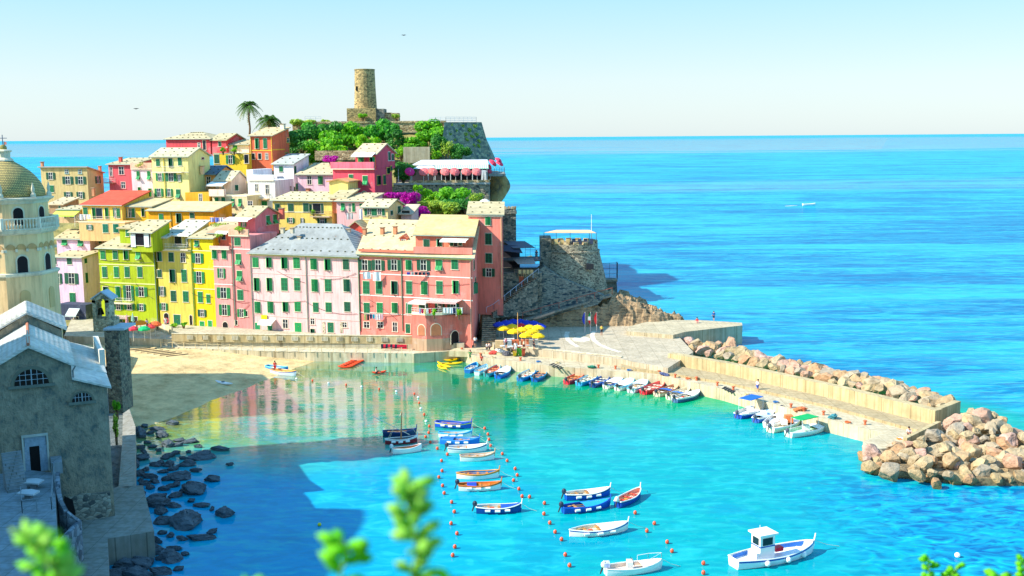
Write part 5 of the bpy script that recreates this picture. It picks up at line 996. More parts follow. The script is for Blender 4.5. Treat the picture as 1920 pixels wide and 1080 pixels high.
m = MB(); m.ball(Vector((TC.x, TC.y, zY(278))), .38, paint((150, 140, 70), .4)); IR = paint((90, 110, 130), .4); m.tube(Vector((TC.x, TC.y, zY(276))), Vector((TC.x, TC.y, zY(252))), .05, .04, 6, IR); zz = zY(258.5); m.tube(Vector((TC.x - .45, TC.y, zz)), Vector((TC.x + .45, TC.y, zz)), .045, .045, 6, IR)
m.slab([Vector((TC.x + .1, TC.y, zY(265))), Vector((TC.x + .4, TC.y, zY(266))), Vector((TC.x + .4, TC.y, zY(271))), Vector((TC.x + .1, TC.y, zY(272)))], .03, paint((226, 140, 120), .6), dirv=Vector((0, 1, 0))); m.build('weathervane_cross', tw)
def face(phi, apo): F = House(); F.root = tw; F.n = Vector((math.sin(R(phi)), -math.cos(R(phi)), 0)); F.d = Vector((math.cos(R(phi)), math.sin(R(phi)), 0)); F.A = TC + F.n * apo; F.bk = -F.n; F.B = F.A + F.d; F.ns = F.d; return F
ca = math.cos(math.pi / 8)
for phi in (-50, -5, 40, 85):
    for r_, y0, y1, hw in ((4.3, 482, 518, .5), (3.95, 391, 424, .48)):
        F = face(phi, r_ * ca); m = MB(); za, zb_ = zY(y1), zY(y0) - hw
        for k, out, mt in ((1.35, .05, PT), (1.0, .08, paint((24, 18, 24), .9))):
            q = [(-hw * k, za), (hw * k, za)] + [(hw * k * math.cos(t), zb_ + hw * k * math.sin(t)) for t in [math.pi * i / 10 for i in range(11)]]
            m.slab([F.A + F.d * u + F.n * out + K * z for u, z in q], out + .03, mt, dirv=-F.n)
        m.build('arched_window', tw)
    F = face(phi, 4.3 * ca); m = MB(); s8 = 4.3 * math.sin(math.pi / 8)
    for i in range(3):
        c = (i - 1) * s8 * .64; zz = zY(470); q = [(c - .5, zz + .05), (c + .5, zz + .05)] + [(c + .5 * math.cos(t), zz + .05 + .55 * math.sin(t)) for t in [math.pi * j / 8 for j in range(9)]]
        m.slab([F.A + F.d * u + F.n * .07 + K * z for u, z in q], .1, plaster((214, 170, 110), .1), dirv=-F.n)
    for i in range(4): c = (i - 1.5) * s8 * .64; m.box(F.A + F.d * c + F.n * .12 + K * zY(471), (.24, .25, .3), PT, F.d)
    m.build('corbel_arch', tw)
    F = face(phi, 4.56 * ca); m = MB(); hw = .5; za, zb_ = zY(586), zY(546) - hw; q = [(-hw, za), (hw, za)] + [(hw * math.cos(t), zb_ + hw * math.sin(t)) for t in [math.pi * i / 10 for i in range(11)]]; m.slab([F.A + F.d * u + F.n * .05 + K * z for u, z in q], .08, plaster((222, 190, 130), .2), dirv=-F.n); m.build('blind_arch', tw)
m = MB(); rr = 4.72; BL_ = paint((236, 226, 200), .7)
for k in range(8):
    a0 = ph + k * math.pi / 4; a1 = a0 + math.pi / 4; p = TC + Vector((rr * math.cos(a0), rr * math.sin(a0), zY(430))); q = TC + Vector((rr * math.cos(a1), rr * math.sin(a1), zY(430)))
    d = (q - p).normalized(); m.box((p + q) / 2 + K * 1.0, ((q - p).length, .22, .12), BL_, d); m.box(p + K * .55, (.3, .3, 1.15), BL_, d)
    for i in range(1, 12): b = p.lerp(q, i / 12); m.lathe(b, [(.07, 0), (.11, .3), (.05, .55), (.09, .95)], 6, BL_)
m.build('balustrade', tw)
m = MB()
for k in range(8): a = ph + k * math.pi / 4; p = TC + Vector((4.1 * math.cos(a), 4.1 * math.sin(a), zY(372))); m.lathe(p, [(.3, 0), (.28, .3), (.14, .5), (.2, .8), (.03, 1.5)], 8, PT)
m.build('finial', tw)
# little ruined belfry on its pier by the beach
sb = thing('belfry_turret', 'small weathered stone belfry arch with a bell and blue capped gable, above the church aisle', 'belfry', Wp(212, 740, 116))
SBM = stone((206, 198, 166), (124, 124, 100), 1.0, 1.3); m = MB(); Yb = 116
def wb(m, x0, x1, y0, y1, Y, dp, mat): return wbox(m, x0, x1, y0, y1, Y, dp, mat)
wb(m, 172, 182, 563, 622, Yb, 1.6, SBM); wb(m, 196, 207, 563, 622, Yb, 1.6, SBM); wb(m, 174, 214, 598, 622, Yb + .003, 1.8, SBM); ax = 189
q = [Wp(ax + 8 * math.cos(t), 563 - 8 * math.sin(t) + 5, Yb) for t in [math.pi * i / 8 for i in range(9)]]
m.slab([Wp(172, 568, Yb), Wp(172, 560, Yb), Wp(189, 549, Yb), Wp(206, 560, Yb), Wp(206, 568, Yb)] + [Wp(196, 568, Yb)] + q[1:-1] + [Wp(182, 568, Yb)], 1.6, SBM, dirv=Vector((0, 1, 0))); m.build('arch_wall', sb)
cp = paint((180, 196, 206), .7); MB().slab([Wp(169, 560, Yb - .2), Wp(189, 546, Yb - .2), Wp(189, 548.5, Yb - .2), Wp(169, 562.5, Yb - .2)], 2.0, cp, dirv=Vector((0, 1, 0))).slab([Wp(189, 546, Yb - .2), Wp(209, 560, Yb - .2), Wp(209, 562.5, Yb - .2), Wp(189, 548.5, Yb - .2)], 2.0, cp, dirv=Vector((0, 1, 0))).build('gable_cap', sb)
m = MB(); p = Wp(189, 586, Yb + .8); m.lathe(p, [(.38, -.2), (.3, .1), (.2, .45), (.05, .55)], 12, paint((60, 56, 40), .4, .1, 1.0, 1)); m.build('bell', sb)
m = MB(); wb(m, 195, 231, 619, 775, Yb - 1.5, 3.2, stone((146, 140, 120), (84, 86, 80), 1.2, 1.2)); m.build('pier', sb); m = MB(); wb(m, 193, 233, 616, 619.5, Yb - 1.7, 3.6, cp); m.build('capital', sb)
m = MB(); wb(m, 197, 202, 688, 712, Yb - 1.6, .3, paint((20, 26, 30), .9)); m.build('window', sb)
P_ = [G(238, 752, 1.0), G(228, 668, 3.5)]
tag(MB().slab([G(232, 770, .5), G(236, 664, 2.6), G(242, 660, 2.4), G(240, 668, 1.2)], 3, concrete((232, 214, 180)), dirv=Vector((-1, 0, 0))).build('beach_wall'), 'pale tapering wall between the belfry pier and the shaded beach', 'wall')
# seaside path, platform, terrace, curved wall
DKC = concrete((150, 154, 146), .5); PLK = concrete((176, 172, 160), .9)
def planked(name, pts, z, zb_, n, kind=True):
    L_, R_ = pts; m = MB()
    for i in range(n):
        f0, f1 = i / n, (i + .93) / n; gp = lambda P, f: (lambda k: P[min(int(k), len(P) - 2)].lerp(P[min(int(k), len(P) - 2) + 1], k - min(int(k), len(P) - 2)))(f * (len(P) - 1))
        Lw = [G(x, y, z) for x, y in L_]; Rw = [G(x, y, z) for x, y in R_]; m.slab([gp(Lw, f0), gp(Rw, f0), gp(Rw, f1), gp(Lw, f1)], z - zb_, PLK)
    return struct(m.build(name))
planked('seaside_path', ([(231, 751), (229, 830), (222, 915)], [(237, 751), (254, 800), (253, 915)]), 2.4, -1.5, 44)
struct(gslab('shore_platform', [(160, 930), (222, 912), (268, 910), (289, 996), (202, 1010), (204, 1080), (158, 1110), (120, 1110), (150, 1000)], 2.4, -1.5, DKC))
struct(gslab('church_terrace', [(-90, 872), (45, 880), (96, 886), (103, 893), (106, 1002), (100, 1050), (44, 1090), (-90, 1090)], 7.6, 1, concrete((140, 160, 170), .6)))
t = thing('curved_wall', 'tall curved masonry wall sweeping round the church terrace down to the platform', 'wall', G(120, 1000, 3)); m = MB(); cp_ = [(112, 884, 8.6), (113, 915, 8.0), (118, 938, 7.2), (128, 957, 6.5), (141, 968, 6.0), (153, 976, 5.7)]
CW_ = [G(x, y, z) for x, y, z in cp_]
for a, b in zip(CW_, CW_[1:]): dd = Vector((b.x - a.x, b.y - a.y, 0)).normalized(); e = Vector((dd.y, -dd.x, 0)) * .35; m.add([Vector((a.x, a.y, 0)), Vector((b.x, b.y, 0)), b, a] + [Vector((p.x, p.y, z_)) + e for p, z_ in ((a, 0), (b, 0), (b, b.z), (a, a.z))], [(0, 1, 2, 3), (4, 7, 6, 5), (3, 2, 6, 7), (1, 5, 6, 2), (0, 3, 7, 4)], stone((136, 150, 160), (70, 84, 96), .8, 1.0))
m.build('wall', t)
m = MB(); p0, p1 = CW_[-1], CW_[-1] + Vector((.3, -7, -.2)); m.slab([p0, p1, p1 + Vector((-.4, 0, 0)), p0 + Vector((-.4, 0, 0))], 5.5, stone((136, 150, 160), (70, 84, 96), .8, 1.0)); m.build('wall_end', t)
m = MB(); railing(m, [G(103, 886, 7.6), G(97, 955, 7.6), G(42, 962, 7.6), G(40, 935, 7.6)], 1.0, paint((120, 140, 150), .5), 1.0, .04, 2); tag(m.build('terrace_railing'), 'dark metal railing along the edge of the church terrace', 'railing')
for lb, x, y in (('tilted pale stone slab table on the church terrace, upper of the two', 64, 915), ('pale stone slab table nearer the terrace railing', 54, 936)):
    p = G(x, y, 7.6); t = thing('stone_table', lb, 'stone table', p); MB().slab([p + Vector((-.8, -.3, .6)), p + Vector((.6, -.5, .55)), p + Vector((.8, .3, .6)), p + Vector((0, .6, .65)), p + Vector((-.7, .5, .65))], .12, paint((190, 200, 204), .8)).build('slab', t); MB().box(p + K * .25, (.5, .4, .5), paint((120, 130, 136), .9)).build('base', t)
stairs('stone steps rising along the left edge beside the church door', G(14, 925, 7.6), G(2, 850, 10.5), -1.5, 12, concrete((150, 164, 172), .6)); stairs('wide stone steps below the railing of the church terrace', G(12, 992, 6.4), G(10, 955, 7.6), -1.9, 7, concrete((150, 164, 172), .6))
m = MB(); q = [fu(x, y) for x, y in ((122, 935), (150, 926), (206, 921), (209, 955), (195, 985), (140, 990), (122, 975))]; prism(m, q, -.12, .05, stone((176, 176, 160), (84, 96, 96), .9, 1.6)); prism(m, [fu(x, y) for x, y in ((121, 930), (136, 936), (142, 962), (130, 985), (120, 960))], -.16, .0, paint((12, 16, 20), .9)); m.build('rubble_base', ch)
m = MB(); u0, z0 = fu(94, 856); rect(m, H, 0, u0, u0 + .9, 7.6, z0, .02, 2.2, concrete((150, 164, 172), .6)); tag(m.build('buttress_wall'), 'low pale wall stub beside the church door', 'wall')
bush('ragged bush clinging to the wall beside the seaside path', 219, 762, 14, 30, 112, 0, 400, .18, group=None); bush('brown and green creeper hanging down under the ragged bush', 217, 800, 9, 50, 106, 4, 400, .16)
# dark rocks along the shaded shore
DRM = rock((92, 104, 112), (44, 56, 64), .9, 1.2); DRK = [rockmesh(300 + i, DRM, 18, .11, 'shore_rock') for i in range(10)]
RK = '''295,742,22,10 293,805,26,8 304,818,24,12 336,826,22,9 358,828,24,12 312,835,24,20 333,835,24,12 300,820,9,5 275,830,18,7 381,857,46,24 408,843,34,12 346,830,18,8 318,855,26,13 341,860,18,8 290,872,30,12 315,873,24,14
262,815,22,26 350,872,36,16 340,895,40,26 399,900,28,16 265,860,32,16 280,895,40,14 366,884,20,8 262,890,18,20 311,900,16,10 270,908,26,14 295,935,40,20 323,912,22,10 280,915,20,12 364,921,46,34 330,930,28,16 396,955,8,10 417,965,34,26 376,948,40,10 295,948,36,20
347,980,70,56 300,960,30,20 305,978,40,20 325,950,26,12 398,998,20,12 378,1010,60,14 325,1030,40,8 250,1012,60,14 280,1015,44,20 235,1035,60,22 285,1035,36,26 218,1020,30,10 320,1050,44,30 265,1058,50,26 230,1062,44,26 250,1080,60,30 300,1075,50,24 215,1078,40,22 345,1040,20,10 272,1000,24,14 255,872,12,24 262,930,14,14 305,885,18,8 430,872,16,6'''
rsd = random.Random(5)
LABK = {(347, 980): 'largest dark boulder standing in the shaded water left of the path', (381, 857): 'broad flat topped dark rock in the yellow shallows', (417, 965): 'lone rusty brown rock farthest out in the blue shade', (364, 921): 'angular dark rock above the largest boulder', (320, 1050): 'wedge shaped mossy rock at the bottom near the water', (340, 895): 'pointed dark rock in the orange reflections', (399, 900): 'brownish round rock out in the water, right of the pointed one', (235, 1035): 'long smooth dark rock under the platform corner'}
nsr = -1
RK += ' ' + ' '.join('%d,%d,%d,%d' % (x_, y_, 12 + (x_ * 7 + y_) % 12, 7 + (x_ + y_) % 6) for x_, y_ in ((268, 848), (284, 838), (296, 845), (310, 860), (330, 850), (300, 868), (272, 882), (288, 904), (304, 918), (330, 910), (345, 912), (358, 940), (312, 940), (302, 1000), (318, 1006), (340, 1012), (262, 902), (266, 820), (282, 812), (352, 848), (370, 838), (325, 880), (300, 812), (320, 795), (270, 800), (258, 860), (262, 840), (296, 1018), (256, 1040), (300, 1050), (270, 1068), (332, 1068), (240, 1050), (225, 1070)))
for it in RK.split():
    nsr += 1
    x, y, w_, h_ = map(float, it.split(',')); p = G(x, y, .15); k = p.y / FP; p.y += .3
    place_rock(DRK[rsd.randrange(10)], p, (w_ * k * .74, max(w_ * .4, h_ * 1.1) * k * .85, max(.3, h_ * k * .66)), LABK.get((x, y), '%s dark wet rock down the shaded shore below the path' % ordn(nsr)), 'dark rocks of the shaded shore', 'shore_rock', 'rock', rsd) if True else 0
for o in [o for o in C.objects if o.name.startswith('shore_rock')]: o.rotation_euler = (rsd.uniform(-.12, .12), rsd.uniform(-.12, .12), rsd.uniform(-.3, .3))
# breakwater boulders
rb = random.Random(11); line0 = [(1262, 648), (1300, 640), (1370, 652), (1480, 690), (1600, 712), (1700, 745), (1790, 770)]
n_b = 0
def along(f):
    x = 1275 + (1792 - 1275) * f; pts = [(1275, 650), (1400, 678), (1590, 722), (1690, 742), (1792, 768)]
    for (a, b), (c, d) in zip(pts, pts[1:]):
        if a <= x <= c: return x, b + (d - b) * (x - a) / (c - a)
    return x, 768
for row, (off, z, s_) in enumerate(((-1, 1.8, 1.0), (-9, 1.6, 1.25), (-17, .7, 1.1))):
    for i in range(30):
        x, y = along((i + .5 * (row % 2) + rb.uniform(-.2, .2) + .4) / 31); k = s_ * rb.uniform(.75, 1.35) * (1.15 if row == 1 else 1) * (.85 if x > 1690 else 1)
        if row == 2 and rb.random() < .3: continue
        p = G(x, y + off + rb.uniform(-2, 2) + (3 if x > 1690 else 0), z); place_rock(BOULD[rb.randrange(16)], p, (k * 1.35, k * 1.0, k * .95), '%s boulder from the left, %s row behind the breakwater wall' % (ordn(i), ('nearest', 'middle', 'outermost')[row]), 'boulders behind the breakwater wall', rs=rb)
for x, y, s_, lb in ((1335, 652, 1.9, 'tilted long boulder near the start of the rocks behind the wall'), (1300, 655, 1.5, 'pinkish boulder at the start of the rocks behind the wall'), (1372, 645, 1.7, 'brown topped boulder nearest the jetty gap'), (1530, 697, 2.0, 'big angular boulder midway along the wall'), (1580, 708, 1.9, 'light topped boulder right of the midway one'), (1668, 728, 2.0, 'large cream boulder before the wall dips')):
    place_rock(BOULD[int(x) % 16], G(x, y, 1.9), (s_, s_ * .8, s_ * .75), lb, 'boulders behind the breakwater wall', rs=rb)
def inpoly(x, y, P):
    c = False
    for (a, b), (d, e) in zip(P, P[1:] + P[:1]):
        if (b > y) != (e > y) and x < (d - a) * (y - b) / (e - b) + a: c = not c
    return c
HP = [(1608, 872), (1602, 858), (1625, 842), (1700, 836), (1745, 812), (1795, 785), (1812, 776), (1850, 772), (1885, 792), (1930, 815), (1990, 835), (1990, 912), (1920, 915), (1840, 915), (1760, 908), (1700, 900), (1650, 884)]
struct(MB().slab([G(x_, y_, .8) for x_, y_ in ((1625, 862), (1640, 845), (1700, 838), (1760, 812), (1812, 786), (1850, 784), (1885, 800), (1930, 822), (1990, 842), (1990, 895), (1920, 897), (1840, 897), (1760, 890), (1700, 884), (1655, 874))], 2.5, rock((150, 130, 96), (60, 52, 40), 1.2, 1.0)).build('rubble_core'))
y = 776; j = 0
while y < 915:
    x = 1600 + (j % 2) * 17; nb = 0
    while x < 1990:
        xx, yy = x + rb.uniform(-9, 9), y + rb.uniform(-5, 5)
        if inpoly(xx, yy, HP):
            zt_ = max(.2, min(2.5, (914 - yy) / 42)) * (.75 if xx < 1700 else 1) + rb.uniform(-.3, .5); k = rb.uniform(.6, 1.25)
            place_rock(BOULD[rb.randrange(16)], G(xx, yy, zt_), (k * 1.3, k, k * .95), '%s tan boulder from the left, %s tier down the great boulder heap' % (ordn(nb), ordn(j)), 'boulder heap at the breakwater head', rs=rb); nb += 1
        x += 27
    y += 12.5; j += 1
for x, y, z, s_, lb in ((1840, 783, 3.6, 2.3, 'huge brown block topping the boulder heap'), (1860, 803, 3.4, 1.6, 'pink flat boulder just under the huge brown block'), (1795, 815, 3.2, 2.0, 'round whitish boulder beside the quay wall end'), (1633, 858, 1.2, 2.1, 'big rounded cream boulder at the left tip of the heap'), (1710, 862, 1.4, 1.9, 'dark faced boulder in the front middle of the heap'), (1755, 850, 2.2, 2.4, 'long sloping slab in the centre of the heap'),
                        (1820, 845, 2.4, 2.3, 'wide pale slab right of the centre of the heap'), (1803, 878, 1.6, 1.8, 'pinkish white boulder at the front of the heap'), (1855, 898, .9, 2.3, 'broad yellow brown block at the water in front of the heap'), (1725, 888, .8, 2.0, 'orange stained boulder wet at the waterline'), (1905, 815, 2.8, 2.4, 'grey tan boulder at the right frame edge'), (1880, 865, 2.0, 2.0, 'cracked square boulder low on the right of the heap'), (1648, 888, .2, 1.5, 'low rounded rock awash off the left tip of the heap')):
    place_rock(BOULD[int(x * 3) % 16], G(x, y, z - .8), (s_ * .85, s_ * .66, s_ * .6), lb, 'boulder heap at the breakwater head', rs=rb)
# ================================================================== boats
def boat(label, sx, sy, bx, by, wpx, hull, rim, inner, st='row', group='boats', stripe=None, cover=None, motor=None, fenders=False, post=True, hs=1.0, name='rowing_boat', bench=(206, 150, 90), keel=None, cat='boat'):
    s = G(sx, sy, 0); b = G(bx, by, 0); d = (b - s); L = d.length; d.normalize(); e = Vector((-d.y, d.x, 0)); W_ = max(wpx * s.y / FP / 2, L * (.165 if L < 9 else .15)); K = Vector((0, 0, 1)); t = thing(name, label, cat, (s + b) / 2, group); Hh = .50 * hs
    P = lambda u, v, z: s + d * (u * L) + e * (v * W_) + K * z
    tr = .55 if st != 'pointed' else .08                         # transom width
    def hw(u): return max(.0, (tr + (1 - tr) * math.sin(min(1, u / .45) * math.pi / 2)) if u < .45 else math.cos((u - .45) / .55 * math.pi / 2) ** .62)
    def sheer(u): return Hh * (1 + .16 * (1 - u) ** 2 * 1.5 + .62 * max(0, (u - .45) / .55) ** 2)
    N = 18; hm = paint(hull, .35, .05); rm = paint(rim, .4, .05); im = paint(inner, .6, .12, 2.0); sm = paint(stripe, .35, .04) if stripe else rm; km = paint(keel, .4) if keel else hm
    m = MB(); rows = []; prof = [(-.35, .0), (-.2, .55), (.06, .86), (.55, .97), (.8, 1.0), (1.0, 1.02)]
    for i in range(N + 1):
        u = i / N; w_ = hw(u); sh = sheer(u); r_ = []
        for sd in (-1, 1):
            for z, k in prof:
                r_.append(P(u - (.0 if u < 1 else 0) + (.02 * (z > .5) if u > .95 else 0), sd * w_ * k, z * sh if z > 0 else z * .6))
        rows.append(r_)
    n_ = len(prof)
    for i in range(N):
        for sd in (0, 1):
            o = sd * n_
            for j in range(n_ - 1): m.add([rows[i][o + j], rows[i + 1][o + j], rows[i + 1][o + j + 1], rows[i][o + j + 1]], [(0, 1, 2, 3)], km if j < 2 else (sm if j == 4 else hm))
    m.add(rows[0][:n_] + rows[0][n_:][::-1], [tuple(range(2 * n_))], hm); m.build('hull', t)
    m = MB(); dk = []
    for i in range(N + 1): u = i / N; dk.append((P(u, -hw(u) * .9, sheer(u) * .45), P(u, hw(u) * .9, sheer(u) * .45)))
    for i in range(N): m.add([dk[i][0], dk[i][1], dk[i + 1][1], dk[i + 1][0]], [(0, 1, 2, 3)], im)
    for sd in (0, 1):
        for i in range(N):
            a, b_ = dk[i][sd], dk[i + 1][sd]; ta = rows[i][sd * n_ + n_ - 1]; tb = rows[i + 1][sd * n_ + n_ - 1]; cI = .93
            q = [a, b_, P((i + 1) / N, (1 if sd else -1) * hw((i + 1) / N) * .93, sheer((i + 1) / N)), P(i / N, (1 if sd else -1) * hw(i / N) * .93, sheer(i / N))]; m.add(q, [(0, 1, 2, 3)], im)
    m.build('deck', t)
    m = MB()
    for sd in (-1, 1):
        pr = None
        for i in range(N + 1): u = i / N; q = P(u, sd * hw(u) * .98, sheer(u) + .03); (m.tube(pr, q, .055, .055, 6, rm) if pr else 0); pr = q
    m.tube(P(0, -hw(0), sheer(0) + .03), P(0, hw(0), sheer(0) + .03), .06, .06, 6, rm)
    if post: m.tube(P(1, 0, sheer(1) * .5), P(1.03, 0, sheer(1) + .5 * hs), .08, .06, 6, rm)
    m.build('gunwale', t)
    if st in ('row', 'pointed'):
        for u in (.25, .48, .7): MB().slab([P(u, -hw(u) * .93, sheer(u) * .8), P(u, hw(u) * .93, sheer(u) * .8), P(u + .05, hw(u + .05) * .93, sheer(u) * .8), P(u + .05, -hw(u + .05) * .93, sheer(u) * .8)], .05, paint(bench, .6)).build('thwart', t)
    if cover:
        c0, c1, cc = cover; m = MB(); n2 = 8; cm = paint(cc, .7, .08, 3.0)
        for i in range(n2):
            u0_, u1_ = c0 + (c1 - c0) * i / n2, c0 + (c1 - c0) * (i + 1) / n2
            z0_, z1_ = sheer(u0_), sheer(u1_); r0_, r1_ = P(u0_, 0, z0_ + .16), P(u1_, 0, z1_ + .16)
            m.add([P(u0_, -hw(u0_) * .95, z0_ + .05), P(u1_, -hw(u1_) * .95, z1_ + .05), r1_, r0_], [(0, 1, 2, 3)], cm); m.add([r0_, r1_, P(u1_, hw(u1_) * .95, z1_ + .05), P(u0_, hw(u0_) * .95, z0_ + .05)], [(0, 1, 2, 3)], cm)
        m.build('cover', t)
    if L < 9 and group:                                            # bow line, oars and loose gear
        q0, q1 = P(1.0, 0, sheer(1) + .05), P(1.35 if 'quay' not in group and 'breakwater' not in group else 1.2, .0, .0 if 'quay' not in group and 'breakwater' not in group else 1.5); MB().path([q0, q0.lerp(q1, .5) - K * .12, q1], .018, paint((230, 220, 190), .8), 4).build('mooring_line', t)
        if st != 'x':
            m = MB(); hsh = int(sx * 3 + sy); om = paint((214, 170, 110), .6)
            for sd in (-.35, .4): m.tube(P(.18, sd, sheer(.2) * .85), P(.72, sd * .6, sheer(.7) * .85), .03, .03, 5, om); m.slab([P(.14, sd - .1, sheer(.2) * .86), P(.2, sd - .12, sheer(.2) * .86), P(.2, sd + .12, sheer(.2) * .86), P(.14, sd + .1, sheer(.2) * .86)], .03, om)
            m.build('oars', t); gc = ((226, 60, 40), (250, 150, 40), (70, 90, 100), (240, 240, 236), (40, 120, 90))
            MB().box(P(.36, .15 * (hsh % 3 - 1), sheer(.36) * .62), (.4, .3, .24), paint(gc[hsh % 5], .6), d).build('gear_box', t); MB().lathe(P(.58, -.1, sheer(.58) * .5), [(.2, 0), (.22, .05), (.12, .12)], 10, paint(gc[(hsh + 2) % 5], .8)).build('rope_coil', t)
    if motor:
        mo = paint(motor, .4); m = MB(); c = P(-.03, 0, sheer(0) + .28); m.ball(c, (.24, .2, .3), mo, 8, 6); m.tube(c, P(-.09, 0, .15), .09, .06, 6, paint((40, 40, 46), .5)); m.tube(P(-.02, 0, sheer(0) + .05), c, .08, .08, 6, mo); m.build('outboard_motor', t)
    if fenders:
        for i in range(3):
            u = .25 + .22 * i; m = MB(); q = P(u, -hw(u) * 1.06, sheer(u) * .62) if e.y > 0 else P(u, hw(u) * 1.06, sheer(u) * .62); m.tube(q - d * .25, q + d * .25, .13, .13, 8, paint((246, 244, 238), .4)); m.build('fender', t)
    t['L'] = L; return t, P, sheer, hw
WHT = (246, 246, 240); NV = (14, 40, 120); BLU = (10, 90, 210); LB = (60, 180, 230); WOOD = (226, 130, 40)
g1 = 'boats moored in the harbour'
boat('all blue rowing boat with a yellow stripe, farthest of the moored harbour boats', 817, 799, 883, 803, 15, (16, 84, 200), (10, 70, 190), (30, 90, 190), stripe=(230, 220, 40), group=g1, bench=(20, 70, 170), fenders=True)
boat('white hulled boat with light blue gunwale, just below the all blue boat', 823, 819, 884, 820, 15, WHT, LB, (180, 220, 230), group=g1, fenders=True)
boat('bright blue boat with pale blue inside, third from the top of its row', 826, 831, 898, 833, 15, (30, 120, 220), (40, 140, 230), (60, 150, 220), cover=(.05, .35, (30, 110, 210)), group=g1, fenders=True)
boat('white boat with navy bow and a dark outboard motor, fourth in its row', 840, 848, 912, 845, 15, WHT, WHT, (236, 236, 236), stripe=NV, motor=(50, 60, 80), group=g1, cover=(.5, .9, (236, 240, 244)))
boat('white boat with pale brown gunwale, fifth and last in its row', 863, 864, 927, 861, 15, WHT, (216, 176, 140), (240, 236, 226), group=g1)
boat('dark navy rowing boat behind the red lateen boat', 718, 818, 780, 815, 16, (16, 46, 100), (20, 60, 120), (30, 50, 80), group=g1, bench=(40, 60, 90))
t, P, sh, hw = boat('dark red and white lateen boat with a wooden mast and long yard', 722, 833, 782, 829, 15, (150, 26, 40), WHT, (80, 120, 150), 'pointed', stripe=WHT, group=g1, fenders=True, name='sailing_boat')
ms = P(.5, 0, .3); mt_ = Wp(753, 772, ms.y); m = MB(); WD = paint((200, 130, 80), .6); m.tube(ms, mt_, .09, .05, 7, WD); m.build('mast', t); m = MB(); m.tube(Wp(700, 781, ms.y - 1), Wp(768, 815, ms.y + .5), .05, .05, 6, paint((240, 226, 200), .6)); m.build('yard', t)
m = MB(); RP = paint((230, 210, 170), .8); m.tube(mt_, P(1, 0, .9), .02, .02, 4, RP); m.tube(mt_, P(.1, .5, .6), .02, .02, 4, RP); m.tube(mt_, P(.1, -.8, .6), .02, .02, 4, RP); m.build('rigging', t)
boat('small white dinghy with an orange brown floor, below the lateen boat', 736, 851, 790, 845, 15, WHT, (236, 240, 236), (220, 130, 80), group=g1, motor=(200, 206, 210), post=False)
boat('white hulled boat with an orange rim and blue seats', 856, 897, 935, 895, 19, WHT, (226, 150, 60), (40, 130, 190), 'pointed', group=g1, bench=WOOD)
boat('white boat with a varnished orange inside and white fenders', 860, 919, 939, 917, 19, WHT, (220, 120, 40), WOOD, group=g1, bench=(226, 140, 60), motor=(40, 50, 70), fenders=True, cover=(.2, .42, (20, 70, 190)))
boat('navy boat with white rim and a blue bow cover, alone left of the cluster', 893, 961, 977, 959, 19, (20, 70, 150), WHT, (200, 220, 220), group=g1, cover=(.55, .97, (20, 80, 190)), motor=(40, 50, 70), fenders=True, stripe=NV)
boat('white topped blue boat, uppermost of the cluster of three', 1060, 937, 1143, 928, 22, (20, 80, 190), WHT, (236, 232, 214), group=g1, motor=(50, 60, 80), fenders=True, cover=(.5, .9, (244, 240, 230)), stripe=NV)
boat('deep blue boat with a turquoise awning and red stern bottom', 1055, 962, 1143, 950, 22, (20, 76, 180), (20, 90, 200), (30, 90, 170), group=g1, motor=(50, 60, 80), fenders=True, cover=(.42, .95, (20, 160, 220)), keel=(226, 50, 60))
boat('navy and white boat with a red load, right of the cluster', 1158, 952, 1200, 928, 24, (24, 70, 170), WHT, (226, 160, 140), group=g1, motor=(230, 230, 226), stripe=NV, bench=(230, 60, 40))
boat('long plain white open boat with a tall curved stem', 1068, 1006, 1176, 994, 30, (250, 246, 232), WHT, (250, 238, 210), 'pointed', group=g1, fenders=True, stripe=(40, 80, 170), cover=(.5, .95, (252, 248, 236)), keel=(30, 90, 200))
# white speedboat
t, P, sh, hw = boat('white speedboat with windscreen and bow rail, at the bottom of the harbour', 1135, 1078, 1240, 1066, 30, WHT, WHT, (236, 214, 196), 'x', 'boats moored in the harbour', motor=(236, 226, 190), post=False, name='speedboat', cover=(.62, .97, WHT))
m = MB(); railing(m, [P(.62, .85, .7), P(.8, .62, .85), P(1.0, .0, 1.0), P(.8, -.62, .85), P(.62, -.85, .7)], .4, paint((226, 230, 234), .3), .9, .02, 1); m.build('bow_rail', t)
m = MB(); m.slab([P(.5, -.45, .6), P(.5, .45, .6), P(.46, .4, 1.25), P(.46, -.4, 1.25)], .03, glassm(), dirv=Vector((0, 1, 0))); m.box(P(.43, 0, .7), (.5, .8, .6), paint(WHT, .4)); m.build('windscreen', t); m = MB(); m.box(P(.03, .1, .9), (.5, .7, .35), stripes((250, 250, 250), (60, 90, 190), 3.0)); m.build('motor_cover', t)
# cabin boat
t, P, sh, hw = boat('white fishing boat with a small wheelhouse, blue band and a red crate, lower right', 1375, 1064, 1524, 1034, 52, (240, 246, 248), WHT, (250, 250, 250), 'x', 'boats moored in the harbour', stripe=(30, 80, 180), name='fishing_boat', hs=1.25)
im_ = paint((40, 120, 210), .6)
cw = paint(WHT, .35, .02); m = MB(); bd = (P(1, 0, 0) - P(0, 0, 0)).normalized(); cz = P(.36, .0, 1.15); m.box(cz + Vector((0, 0, .35)), (1.5, 1.25, 2.1), cw, bd); cab = m.build('wheelhouse', t)
m = MB(); m.box(cz + Vector((0, 0, 1.47)), (1.9, 1.7, .14), cw, bd); m.build('roof', cab); bn_ = Vector((bd.y, -bd.x, 0))
for o_, dd, wd in ((bn_ * .63, bd, 1.0), (-bd * .76, bn_, .8), (bd * .76, bn_, .8)): MB().box(cz + o_ + Vector((0, 0, .85)), (wd, .06, .62), glassm(), dd).build('window', cab)
